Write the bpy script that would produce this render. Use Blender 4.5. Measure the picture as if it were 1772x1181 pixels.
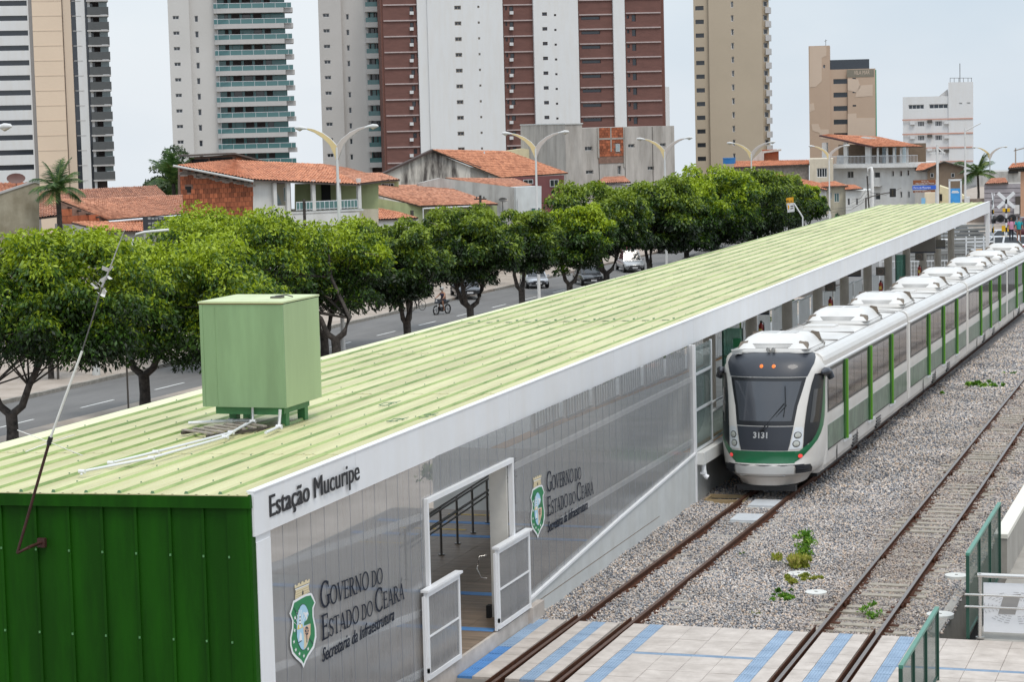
import bpy, math, random
import numpy as np
from mathutils import Vector, Matrix
rnd = random.Random(7)
S = bpy.context.scene
for o in list(bpy.data.objects): bpy.data.objects.remove(o)
COL = S.collection

# ------------------------------------------------------------------ camera
FPX, CXP, CYP, HC = 3870.0, 886.0, 590.5, 9.5
YAW, PIT, ROLL = math.radians(18.29), math.radians(5.59), math.radians(-1.417)
_cp, _sp, _c, _s = math.cos(PIT), math.sin(PIT), math.cos(YAW), math.sin(YAW)
FW = Vector((-_s*_cp, _c*_cp, -_sp)); RT = Vector((_c, _s, 0)); UP = RT.cross(FW)
R2 = RT*math.cos(ROLL) + UP*math.sin(ROLL); U2 = -RT*math.sin(ROLL) + UP*math.cos(ROLL)
EYE = Vector((0, 0, HC))
cam = bpy.data.cameras.new('camera'); co = bpy.data.objects.new('camera', cam); COL.objects.link(co)
m = Matrix((R2, U2, -FW)).transposed().to_4x4(); m.translation = EYE; co.matrix_world = m
cam.sensor_width = 36; cam.lens = 36*FPX/1772; cam.clip_start = .1; cam.clip_end = 6000
S.camera = co
# ------------------------------------------------------------------ world: bright overcast tropical sky
W = bpy.data.worlds.new('World'); S.world = W; W.use_nodes = True
nt = W.node_tree; nt.nodes.clear()
def N(t, **k):
    n = nt.nodes.new(t)
    for a, b in k.items(): setattr(n, a, b)
    return n
L = lambda a, b: nt.links.new(a, b)
SUN_EL, SUN_AZ = math.radians(62), math.radians(140)
sky = N('ShaderNodeTexSky', sky_type='NISHITA', sun_disc=False, sun_elevation=SUN_EL, sun_rotation=SUN_AZ, dust_density=2.0)
bg1 = N('ShaderNodeBackground'); bg1.inputs[1].default_value = .1; L(sky.outputs[0], bg1.inputs[0])
tc = N('ShaderNodeTexCoord'); mp = N('ShaderNodeMapping'); mp.inputs['Scale'].default_value = (1, 1, 2.2)
L(tc.outputs['Generated'], mp.inputs[0])
nz = N('ShaderNodeTexNoise'); nz.inputs['Scale'].default_value = 2.6; nz.inputs['Detail'].default_value = 5; nz.inputs['Roughness'].default_value = .5
L(mp.outputs[0], nz.inputs[0])
cr = N('ShaderNodeValToRGB'); cr.color_ramp.elements[0].position = .38; cr.color_ramp.elements[1].position = .62
cr.color_ramp.elements[0].color = (.60, .70, .80, 1); cr.color_ramp.elements[1].color = (.80, .85, .90, 1)
L(nz.outputs[0], cr.inputs[0])
bg2 = N('ShaderNodeBackground'); L(cr.outputs[0], bg2.inputs[0])
sepz = N('ShaderNodeSeparateXYZ'); L(tc.outputs['Generated'], sepz.inputs[0])          # overcast sky: brighter overhead than at the horizon
mrz = N('ShaderNodeMapRange'); mrz.inputs[1].default_value = .08; mrz.inputs[2].default_value = 1; mrz.inputs[3].default_value = 1.02; mrz.inputs[4].default_value = 2.0; L(sepz.outputs[2], mrz.inputs[0]); L(mrz.outputs[0], bg2.inputs[1])
mx = N('ShaderNodeMixShader'); mx.inputs[0].default_value = .88; L(bg1.outputs[0], mx.inputs[1]); L(bg2.outputs[0], mx.inputs[2])
wo = N('ShaderNodeOutputWorld'); L(mx.outputs[0], wo.inputs[0])
sl = bpy.data.lights.new('sun', 'SUN'); sl.energy = 1.5; sl.angle = math.radians(18); sl.color = (1, .93, .84)
so = bpy.data.objects.new('sun', sl); COL.objects.link(so)
_d = Vector((math.sin(SUN_AZ)*math.cos(SUN_EL), math.cos(SUN_AZ)*math.cos(SUN_EL), math.sin(SUN_EL)))
so.rotation_euler = _d.to_track_quat('Z', 'Y').to_euler(); so.location = (20, -20, 60)
S.view_settings.view_transform = 'Standard'; S.view_settings.look = 'None'
S.view_settings.exposure = 0.12; S.view_settings.gamma = 1; S.view_settings.use_curve_mapping = False

# ------------------------------------------------------------------ helpers: where a ray meets a real plane (used once, to survey the place)
def ray(px, py): return FW*FPX + R2*(px-CXP) - U2*(py-CYP)
def P(px, py, depth): return EYE + ray(px, py)*(depth/FPX)
def PZ(px, py, z):
    d = ray(px, py); return EYE + d*((z-HC)/d.z)
def PX(px, py, x):
    d = ray(px, py); return EYE + d*(x/d.x)
def PY(px, py, y):
    d = ray(px, py); return EYE + d*(y/d.y)
def gz(y): return 0.0 if y < 56 else -.024*(min(y, 260)-56)          # track formation level
def sz(y): return -2.2-.008*(min(y, 300)-56)                          # street level
def PS(px, py, dz=0):                                                  # point on the street
    d = ray(px, py); t = (-2.2+dz+.008*56-HC)/(d.z+.008*d.y); return EYE+d*t

# ------------------------------------------------------------------ materials
MATS = {}
def M(name, col, rough=.6, metal=0., var=.12, scale=1.5, bump=0., bscale=40., streak=0., col2=None, island=0., spec=.5, alpha=1., stretch=(1, 1, 1), gloss_coat=0.):
    if name in MATS: return MATS[name]
    m = bpy.data.materials.new(name); m.use_nodes = True; t = m.node_tree
    b = t.nodes['Principled BSDF']; b.inputs['Roughness'].default_value = rough; b.inputs['Metallic'].default_value = metal
    b.inputs['Specular IOR Level'].default_value = spec; b.inputs['Coat Weight'].default_value = gloss_coat
    geo = t.nodes.new('ShaderNodeNewGeometry')
    mp = t.nodes.new('ShaderNodeMapping'); mp.inputs['Scale'].default_value = stretch; t.links.new(geo.outputs['Position'], mp.inputs[0])
    nz = t.nodes.new('ShaderNodeTexNoise'); nz.inputs['Scale'].default_value = scale; nz.inputs['Detail'].default_value = 6; nz.inputs['Roughness'].default_value = .65
    t.links.new(mp.outputs[0], nz.inputs[0])
    r = t.nodes.new('ShaderNodeValToRGB'); e = r.color_ramp.elements; e[0].position = .3; e[1].position = .7
    c1 = [c*(1-var) for c in col]; c2 = list(col2) if col2 else [min(1, c*(1+var)) for c in col]
    e[0].color = (*c1, 1); e[1].color = (*c2, 1)
    t.links.new(nz.outputs[0], r.inputs[0]); out = r.outputs[0]
    if streak:
        mp2 = t.nodes.new('ShaderNodeMapping'); mp2.inputs['Scale'].default_value = (1.1, 1.1, .16); t.links.new(geo.outputs['Position'], mp2.inputs[0])
        n2 = t.nodes.new('ShaderNodeTexNoise'); n2.inputs['Scale'].default_value = 1.3; n2.inputs['Detail'].default_value = 9; n2.inputs['Roughness'].default_value = .62; t.links.new(mp2.outputs[0], n2.inputs[0])
        rr = t.nodes.new('ShaderNodeValToRGB'); rr.color_ramp.elements[0].position = .42; rr.color_ramp.elements[1].position = .85
        rr.color_ramp.elements[0].color = (1, 1, 1, 1); v = 1-streak; rr.color_ramp.elements[1].color = (v, v*.97, v*.93, 1)
        t.links.new(n2.outputs[0], rr.inputs[0])
        mm = t.nodes.new('ShaderNodeMix'); mm.data_type = 'RGBA'; mm.blend_type = 'MULTIPLY'; mm.inputs[0].default_value = 1
        t.links.new(out, mm.inputs[6]); t.links.new(rr.outputs[0], mm.inputs[7]); out = mm.outputs[2]
    if island:
        ir = t.nodes.new('ShaderNodeHueSaturation'); mr = t.nodes.new('ShaderNodeMapRange')
        mr.inputs[3].default_value = 1-island; mr.inputs[4].default_value = 1+island
        t.links.new(geo.outputs['Random Per Island'], mr.inputs[0]); t.links.new(mr.outputs[0], ir.inputs['Value'])
        t.links.new(out, ir.inputs['Color']); out = ir.outputs[0]
    t.links.new(out, b.inputs['Base Color'])
    if bump:
        n3 = t.nodes.new('ShaderNodeTexNoise'); n3.inputs['Scale'].default_value = bscale; n3.inputs['Detail'].default_value = 4; t.links.new(mp.outputs[0], n3.inputs[0])
        bp = t.nodes.new('ShaderNodeBump'); bp.inputs['Strength'].default_value = bump; bp.inputs['Distance'].default_value = .02
        t.links.new(n3.outputs[0], bp.inputs['Height']); t.links.new(bp.outputs[0], b.inputs['Normal'])
    MATS[name] = m; return m
def glass(name, col, trans=.3, rough=.05, dcol=None, tint=(1, 1, 1)):
    """window glass seen by day: part mirror, part view into the room behind it"""
    m = bpy.data.materials.new(name); m.use_nodes = True; t = m.node_tree; b = t.nodes['Principled BSDF']
    b.inputs['Base Color'].default_value = (*col, 1); b.inputs['Roughness'].default_value = rough; b.inputs['Specular IOR Level'].default_value = .8
    if trans:
        tr = t.nodes.new('ShaderNodeBsdfTransparent'); tr.inputs[0].default_value = (*tint, 1)
        mx = t.nodes.new('ShaderNodeMixShader'); mx.inputs[0].default_value = trans
        t.links.new(b.outputs[0], mx.inputs[1]); t.links.new(tr.outputs[0], mx.inputs[2]); t.links.new(mx.outputs[0], t.nodes['Material Output'].inputs[0])
    MATS[name] = m; return m
def leafmat(name, c1, c2, c3, trans=.3):
    m = bpy.data.materials.new(name); m.use_nodes = True; t = m.node_tree; b = t.nodes['Principled BSDF']
    b.inputs['Roughness'].default_value = .5
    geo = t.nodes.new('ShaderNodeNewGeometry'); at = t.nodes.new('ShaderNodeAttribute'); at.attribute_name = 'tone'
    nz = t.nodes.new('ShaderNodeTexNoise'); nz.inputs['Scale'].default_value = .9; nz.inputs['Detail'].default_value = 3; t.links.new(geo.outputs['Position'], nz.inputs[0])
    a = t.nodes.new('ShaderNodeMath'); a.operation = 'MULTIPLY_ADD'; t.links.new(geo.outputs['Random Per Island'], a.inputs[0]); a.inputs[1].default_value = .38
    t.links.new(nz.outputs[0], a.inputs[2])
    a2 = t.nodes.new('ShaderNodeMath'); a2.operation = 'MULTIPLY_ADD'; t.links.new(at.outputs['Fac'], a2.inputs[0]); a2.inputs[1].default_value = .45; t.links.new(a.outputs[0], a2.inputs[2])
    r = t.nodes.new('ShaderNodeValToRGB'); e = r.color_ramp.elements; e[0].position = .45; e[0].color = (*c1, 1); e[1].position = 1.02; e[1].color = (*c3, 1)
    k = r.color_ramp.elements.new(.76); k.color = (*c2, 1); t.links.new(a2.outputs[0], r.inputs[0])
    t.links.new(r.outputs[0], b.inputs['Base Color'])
    tl = t.nodes.new('ShaderNodeBsdfTranslucent'); t.links.new(r.outputs[0], tl.inputs[0])
    mx = t.nodes.new('ShaderNodeMixShader'); mx.inputs[0].default_value = trans
    t.links.new(b.outputs[0], mx.inputs[1]); t.links.new(tl.outputs[0], mx.inputs[2]); t.links.new(mx.outputs[0], t.nodes['Material Output'].inputs[0])
    MATS[name] = m; return m

roof_y = M('faded_roof_paint', (.485, .46, .235), .55, var=.12, scale=1.2, col2=(.555, .53, .295), stretch=(2, .12, 1))
roof_g = M('green_rib_paint', (.25, .38, .12), .5, var=.25, scale=1.5, col2=(.40, .50, .20), stretch=(1, .3, 1))
roof_gd = M('green_closer', (.11, .22, .12), .5)
wall_g = M('deep_green_paint', (.008, .064, .001), .6, spec=.15, var=.20, scale=1.6, bump=.05, bscale=3, streak=.25, stretch=(1.5, 1.5, .22))
white_p = M('white_painted_steel', (.74, .745, .76), .4, var=.04, scale=.8, streak=.06)
alu = M('aluminium', (.68, .70, .72), .35, metal=.3, var=.05)
steel = M('stainless_steel', (.6, .58, .55), .25, metal=.9, var=.1)
dsteel = M('dull_handrail', (.12, .11, .10), .35, metal=.7)
conc = M('light_concrete', (.52, .53, .52), .8, var=.07, scale=2, bump=.15, bscale=60, streak=.12)
concd = M('grey_concrete', (.33, .31, .28), .85, var=.15, scale=1.5, bump=.2, bscale=30, streak=.2)
rust = M('rusty_rail', (.070, .025, .011), .75, spec=.2, var=.4, scale=8, bump=.2)
railtop = M('worn_rail_head', (.12, .062, .040), .4, metal=.4, var=.3, scale=8)
railshine = M('polished_rail_head', (.19, .165, .15), .35, metal=.5, var=.15, scale=8)
for m_, a_, c_ in ((roof_y, .38, .60), (roof_g, .38, .62), (wall_g, .40, .62)):
    for n_ in m_.node_tree.nodes:
        if n_.type == 'VALTORGB' and n_.color_ramp.elements[0].position < .35: n_.color_ramp.elements[0].position = a_; n_.color_ramp.elements[1].position = c_
black = M('black_rubber', (.015, .015, .016), .6)
dark = M('dark_void', (.01, .01, .01), .9)
# ------------------------------------------------------------------ mesh builder
class MB:
    def __init__(s): s.v, s.f, s.m, s.sm = [], [], [], []
    def add(s, vs, fs, mi=0, smooth=False):
        b = len(s.v); s.v += [tuple(v) for v in vs]
        for f in fs: s.f.append([b+i for i in f]); s.m.append(mi); s.sm.append(smooth)
        return s
    def quad(s, a, b, c, d, mi=0): return s.add([a, b, c, d], [(0, 1, 2, 3)], mi)
    def box(s, x0, x1, y0, y1, z0, z1, mi=0, rot=None, piv=None):
        vs = [(x, y, z) for z in (z0, z1) for y in (y0, y1) for x in (x0, x1)]
        if rot is not None:
            p = Vector(piv) if piv is not None else Vector(((x0+x1)/2, (y0+y1)/2, (z0+z1)/2))
            vs = [rot @ (Vector(v)-p)+p for v in vs]
        return s.add(vs, [(0, 2, 3, 1), (4, 5, 7, 6), (0, 1, 5, 4), (2, 6, 7, 3), (0, 4, 6, 2), (1, 3, 7, 5)], mi)
    def hexa(s, pts, mi=0):           # 8 points, bottom four then top four (same order)
        return s.add(pts, [(3, 2, 1, 0), (4, 5, 6, 7), (0, 1, 5, 4), (1, 2, 6, 5), (2, 3, 7, 6), (3, 0, 4, 7)], mi)
    def prism(s, poly, v0, v1, mi=0, axis='y'):   # poly in (u,z) extruded along local y  (axis 'x': poly is (y,z) extruded along x; 'z': (x,y) along z)
        n = len(poly)
        if axis == 'y': g = lambda p, t: (p[0], t, p[1])
        elif axis == 'x': g = lambda p, t: (t, p[0], p[1])
        else: g = lambda p, t: (p[0], p[1], t)
        vs = [g(p, v0) for p in poly]+[g(p, v1) for p in poly]
        fs = [list(range(n)), list(range(2*n-1, n-1, -1))]+[(i, i+n, (i+1) % n+n, (i+1) % n) for i in range(n)]
        return s.add(vs, fs, mi)
    def tube(s, pts, r, n=8, mi=0, cap=True, smooth=True):
        pts = [Vector(p) for p in pts]; k = len(pts); rs = r if isinstance(r, (list, tuple)) else [r]*k
        vs = []; up = Vector((0, 0, 1))
        for i, p in enumerate(pts):
            t = (pts[min(i+1, k-1)]-pts[max(i-1, 0)]).normalized()
            a = t.cross(up) if abs(t.dot(up)) < .95 else t.cross(Vector((1, 0, 0)))
            a.normalize(); b = t.cross(a)
            for j in range(n):
                q = 2*math.pi*j/n; vs.append(p+(a*math.cos(q)+b*math.sin(q))*rs[i])
        fs = [(i*n+j, i*n+(j+1) % n, (i+1)*n+(j+1) % n, (i+1)*n+j) for i in range(k-1) for j in range(n)]
        s.add(vs, fs, mi, smooth)
        if cap: s.add(vs[:n], [list(range(n))[::-1]], mi); s.add(vs[-n:], [list(range(n))], mi)
        return s
    def cyl(s, c, r, z0, z1, n=16, mi=0, r2=None):
        c = Vector((c[0], c[1], 0)); return s.tube([c+Vector((0, 0, z0)), c+Vector((0, 0, z1))], [r, r if r2 is None else r2], n, mi)
    def wall(s, u0, u1, z0, z1, holes, v=0., dep=.18, mi=0, th=0., mrev=None):
        """front face in the plane y=v with real rectangular openings and their reveals"""
        us = sorted({u0, u1, *[h[0] for h in holes], *[h[1] for h in holes]}); zs = sorted({z0, z1, *[h[2] for h in holes], *[h[3] for h in holes]})
        us = [u for u in us if u0 <= u <= u1]; zs = [z for z in zs if z0 <= z <= z1]
        for i in range(len(us)-1):
            for j in range(len(zs)-1):
                cu, cz = (us[i]+us[i+1])/2, (zs[j]+zs[j+1])/2
                if any(h[0] < cu < h[1] and h[2] < cz < h[3] for h in holes): continue
                s.quad((us[i], v, zs[j]), (us[i+1], v, zs[j]), (us[i+1], v, zs[j+1]), (us[i], v, zs[j+1]), mi)
        r = mi if mrev is None else mrev
        for a, b, c, d in holes:
            w = v+dep
            s.quad((a, v, c), (a, w, c), (b, w, c), (b, v, c), r); s.quad((a, v, d), (b, v, d), (b, w, d), (a, w, d), r)
            s.quad((a, v, c), (a, v, d), (a, w, d), (a, w, c), r); s.quad((b, v, c), (b, w, c), (b, w, d), (b, v, d), r)
        return s
    def mesh(s, name, mats):
        me = bpy.data.meshes.new(name); me.from_pydata(s.v, [], s.f)
        for mt in (mats if isinstance(mats, (list, tuple)) else [mats]): me.materials.append(mt)
        me.polygons.foreach_set('material_index', s.m); me.polygons.foreach_set('use_smooth', s.sm); me.update(); return me
    def obj(s, name, mats, parent=None, **k): return mkobj(name, s.mesh(name, mats), parent, **k)
def mkobj(name, me, parent=None, loc=None, rot=None, **k):
    o = bpy.data.objects.new(name, me); COL.objects.link(o); o.parent = parent
    if loc is not None: o.location = loc
    if rot is not None: o.rotation_euler = rot
    for a, b in k.items(): o[a] = b
    return o
def empty(name, loc=(0, 0, 0), rz=0., label=None, cat=None, group=None, kind=None, rot=None):
    o = bpy.data.objects.new(name, None); COL.objects.link(o); o.location = loc; o.rotation_euler = rot or (0, 0, rz); o.empty_display_size = .2
    for a, b in (('label', label), ('category', cat), ('group', group), ('kind', kind)):
        if b: o[a] = b
    return o
def copytree(o, parent=None, names=None):
    c = o.copy(); COL.objects.link(c); c.parent = parent
    for ch in list(o.children): copytree(ch, c)
    return c
def textmesh(s, size=1., shear=0., bold=0., ext=.0):
    cu = bpy.data.curves.new('txt', 'FONT'); cu.body = s; cu.size = size; cu.shear = shear; cu.offset = bold; cu.extrude = ext; cu.resolution_u = 4
    o = bpy.data.objects.new('txt', cu); COL.objects.link(o); dg = bpy.context.evaluated_depsgraph_get()
    me = bpy.data.meshes.new_from_object(o.evaluated_get(dg)); bpy.data.objects.remove(o); bpy.data.curves.remove(cu); return me
def fit_text(name, s, mat, parent, mapf, w, h, shear=0., bold=0., base_chars='x', ext=.004, fat=0.):
    """lettering as a thin raised mesh; mapf takes (u,z,lift) and returns the place on the thing"""
    me = textmesh(s, 1., shear, bold, ext); n = len(me.vertices); a = np.empty(n*3); me.vertices.foreach_get('co', a); a = a.reshape(-1, 3)
    mnx, mxx = a[:, 0].min(), a[:, 0].max(); k = w/(mxx-mnx); kz = h/.70
    pts = [mapf((p[0]-mnx)*k, p[1]*kz, p[2]) for p in a]
    me.vertices.foreach_set('co', np.array([tuple(p) for p in pts]).ravel()); me.materials.clear(); me.materials.append(mat); me.update(); me.name = name
    if fat:                                                   # heavier strokes: the same outline repeated a hair to the side
        fs = [list(p.vertices) for p in me.polygons]; b = MB()
        for k in (-1, 0, 1): b.add([tuple(mapf(max(0, (p[0]-mnx)*k_)+k*fat/2, p[1]*kz, p[2]+.0006*k)) for p in a for k_ in (w/(mxx-mnx),)], fs)
        me = b.mesh(name, mat)
    return mkobj(name, me, parent)

# ------------------------------------------------------------------ surveyed facade frame
class Frame:
    """a building front: origin at its left foot, local x along the front, local y away into the building"""
    def __init__(s, pxL, pxR, py, dL, dR, zg):
        s.pm = (pxL+pxR)/2
        if dR is None: dR = dL-(pxR-pxL)/FPX*dL*(s.pm-CXP)/FPX      # front turned square to the line of sight
        A, B = P(pxL, py, dL), P(pxR, py, dR); s.o = Vector((A.x, A.y, zg)); s.a = math.atan2(B.y-A.y, B.x-A.x)
        s.w = math.hypot(B.x-A.x, B.y-A.y); s.ux = Vector((math.cos(s.a), math.sin(s.a), 0)); s.vy = Vector((-math.sin(s.a), math.cos(s.a), 0))
    def uz(s, px, py, v=0.):
        d = ray(px, py); t = ((s.o+s.vy*v-EYE).dot(s.vy))/d.dot(s.vy); q = EYE+d*t-s.o
        return q.dot(s.ux), q.z
    def u(s, px, py=300, v=0.): return s.uz(px, py, v)[0]
    def z(s, py, px=None, v=0.): return s.uz(px if px else s.pm, py, v)[1]
    def empty(s, name, label, cat, group=None): return empty(name, s.o, s.a, label, cat, group)

def leaves(name, mat, parent, centers, radii, n, size, seed, droop=.6, flat=.8, tone=None, loc=None, shell=.55, **k):
    """n leaf-sized faces spread through the volume of many small clumps"""
    g = np.random.default_rng(seed); C = np.array(centers); Rr = np.array(radii)
    w = Rr**2; w = w/w.sum(); idx = g.choice(len(C), n, p=w)
    d = g.normal(size=(n, 3)); d /= np.linalg.norm(d, axis=1)[:, None]; d[:, 2] = np.where(d[:, 2] < -.3, -d[:, 2]*.6, d[:, 2])
    rr = shell+(1.06-shell)*g.random(n)**.6
    p = C[idx]+d*(Rr[idx]*rr)[:, None]*np.array([1, 1, flat])
    ax = d*.7+g.normal(size=(n, 3))*.55; ax[:, 2] -= droop; ax /= np.linalg.norm(ax, axis=1)[:, None]
    sd = np.cross(ax, g.normal(size=(n, 3))); sd /= np.linalg.norm(sd, axis=1)[:, None]
    l = size*(.6+.8*g.random(n))[:, None]; wd = l*.42
    nrm = np.cross(ax, sd)
    v = np.stack([p-ax*l*.5, p+sd*wd*.5+nrm*l*.05, p+ax*l*.5-nrm*l*.08, p-sd*wd*.5+nrm*l*.05], 1).reshape(-1, 3)
    me = bpy.data.meshes.new(name); me.vertices.add(4*n); me.vertices.foreach_set('co', v.ravel())
    me.loops.add(4*n); me.loops.foreach_set('vertex_index', np.arange(4*n)); me.polygons.add(n); me.polygons.foreach_set('loop_start', np.arange(0, 4*n, 4)); me.update()
    me.materials.append(mat)
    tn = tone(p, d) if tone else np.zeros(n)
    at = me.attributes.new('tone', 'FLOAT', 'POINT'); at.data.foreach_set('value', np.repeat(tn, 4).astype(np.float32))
    return mkobj(name, me, parent, loc=loc, **k)
# ================================================================== SETTING: ground, street, track bed
asph = M('worn_asphalt', (.14, .135, .13), .85, var=.18, scale=.7, bump=.25, bscale=60, stretch=(1, .25, 1))
sand = M('dusty_pavement', (.34, .28, .225), .9, var=.2, scale=.6, bump=.3, bscale=20, col2=(.42, .36, .31))
soil = M('bare_soil', (.16, .13, .09), .95, var=.3, scale=.3)
kerbm = M('old_kerb_concrete', (.27, .25, .22), .9, var=.3, scale=3, bump=.2)
paint = M('road_paint', (.62, .62, .60), .7, var=.15, scale=5)
def sheet(name, xs, ys, zf, mat, **k):
    b = MB(); vs = [(xf(y) if callable(xf) else xf, y, zf((xf(y) if callable(xf) else xf), y)) for y in ys for xf in xs]; n = len(xs)
    b.add(vs, [(j*n+i, j*n+i+1, (j+1)*n+i+1, (j+1)*n+i) for j in range(len(ys)-1) for i in range(n-1)])
    return b.obj(name, mat, **k)
ysg = [-60, 0, 30, 56, 100, 150, 200, 260, 330, 500, 900, 4000]
def gzz(x, y):
    a = -2.6-.010*(y-56) if y < 260 else -4.64-min(1, (y-260)/240)*1.2
    return a
def gfall(x, y):
    d = math.hypot(x, y); a = gzz(x, y) if y > 0 else -2.0
    return a if d < 300 else min(a, a-(d-300)*.040)
_xs = [-3500, -2000, -1000, -600, -400, -300, -200, -150, -100, -66, -40, -20, 0, 40, 100, 200, 300, 400, 600, 1000, 2000, 3500]
sheet('ground', _xs, [-60, 0, 30, 56, 100, 150, 200, 260, 300, 330, 400, 500, 700, 1000, 1600, 2500, 4000], gfall, soil, kind='structure')
yst = [20, 56, 90, 130, 170, 210, 250, 300, 360, 500]
kerbx = lambda y: -52.6-.012*(y-90)
sheet('street', [kerbx, lambda y: -46.3], yst, lambda x, y: sz(y), asph, kind='structure')
b = MB(); b.hexa([(-46.3, 20, -3.4), (-21.2, 20, -3.4), (-21.2, 400, -6), (-46.3, 400, -6), (-46.3, 20, sz(20)+.14), (-21.2, 20, sz(20)+.14), (-21.2, 400, sz(300)-.6), (-46.3, 400, sz(300)-.6)])
b = MB()
for y0, y1 in zip(yst[:-1], yst[1:]):
    b.hexa([(-46.2, y0, sz(y0)-.9), (-20.2, y0, sz(y0)-.9), (-20.2, y1, sz(y1)-.9), (-46.2, y1, sz(y1)-.9), (-46.2, y0, sz(y0)+.14), (-20.2, y0, sz(y0)+.14), (-20.2, y1, sz(y1)+.14), (-46.2, y1, sz(y1)+.14)])
b.obj('near_pavement', sand, kind='structure')
b = MB()
for y0, y1 in zip(yst[:-1], yst[1:]):
    a0, a1 = kerbx(y0)-.18, kerbx(y1)-.18
    b.hexa([(-66, y0, sz(y0)-.9), (a0, y0, sz(y0)-.9), (a1, y1, sz(y1)-.9), (-66, y1, sz(y1)-.9), (-66, y0, sz(y0)+.16), (a0, y0, sz(y0)+.15), (a1, y1, sz(y1)+.15), (-66, y1, sz(y1)+.16)])
far_pav = b.obj('far_pavement', sand, kind='structure')
kr = empty('street_kerb', (0, 0, 0), kind='structure')
y = 78.0; kmesh = None
while y < 175:
    ln = 1.95
    if not (118 < y < 124 or 146 < y < 158):
        a = kerbx(y); g = rnd.uniform(-.015, .02)
        kb = MB().box(a-.19, a, y, y+ln, sz(y)-.15, sz(y)+.17+g); kb.obj('kerb_stone', kerbm, kr)
    y += 2.0
dr = empty('lane_marking', (0, 0, 0), kind='structure')
for k in range(13):
    y0 = 79.0+7.0*k
    b = MB().hexa([(-48.36, y0, sz(y0)+.001), (-48.24, y0, sz(y0)+.001), (-48.24, y0+3, sz(y0+3)+.001), (-48.36, y0+3, sz(y0+3)+.001), (-48.36, y0, sz(y0)+.006), (-48.24, y0, sz(y0)+.006), (-48.24, y0+3, sz(y0+3)+.006), (-48.36, y0+3, sz(y0+3)+.006)])
    b.obj('dash', paint, dr)

# ------------------------------------------------------------------ ballast
def rustdust(t, geo, col):
    """brake and rust dust lying in a band along the outer track"""
    sx_ = t.nodes.new('ShaderNodeSeparateXYZ'); t.links.new(geo.outputs['Position'], sx_.inputs[0])
    a = t.nodes.new('ShaderNodeMath'); a.operation = 'ADD'; a.inputs[1].default_value = 6.95; t.links.new(sx_.outputs[0], a.inputs[0])
    ab = t.nodes.new('ShaderNodeMath'); ab.operation = 'ABSOLUTE'; t.links.new(a.outputs[0], ab.inputs[0])
    mr = t.nodes.new('ShaderNodeMapRange'); mr.interpolation_type = 'SMOOTHSTEP'; mr.inputs[1].default_value = .3; mr.inputs[2].default_value = 1.9; mr.inputs[3].default_value = .42; mr.inputs[4].default_value = 0; t.links.new(ab.outputs[0], mr.inputs[0])
    nz = t.nodes.new('ShaderNodeTexNoise'); nz.inputs['Scale'].default_value = 1.4; nz.inputs['Detail'].default_value = 6; t.links.new(geo.outputs['Position'], nz.inputs[0])
    k = t.nodes.new('ShaderNodeMath'); k.operation = 'MULTIPLY'; t.links.new(mr.outputs[0], k.inputs[0]); t.links.new(nz.outputs[0], k.inputs[1])
    k2 = t.nodes.new('ShaderNodeMath'); k2.operation = 'MULTIPLY'; k2.inputs[1].default_value = 1.9; t.links.new(k.outputs[0], k2.inputs[0])
    mm = t.nodes.new('ShaderNodeMix'); mm.data_type = 'RGBA'; mm.inputs[7].default_value = (.25, .185, .14, 1); t.links.new(k2.outputs[0], mm.inputs[0]); t.links.new(col, mm.inputs[6]); return mm.outputs[2]
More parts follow.
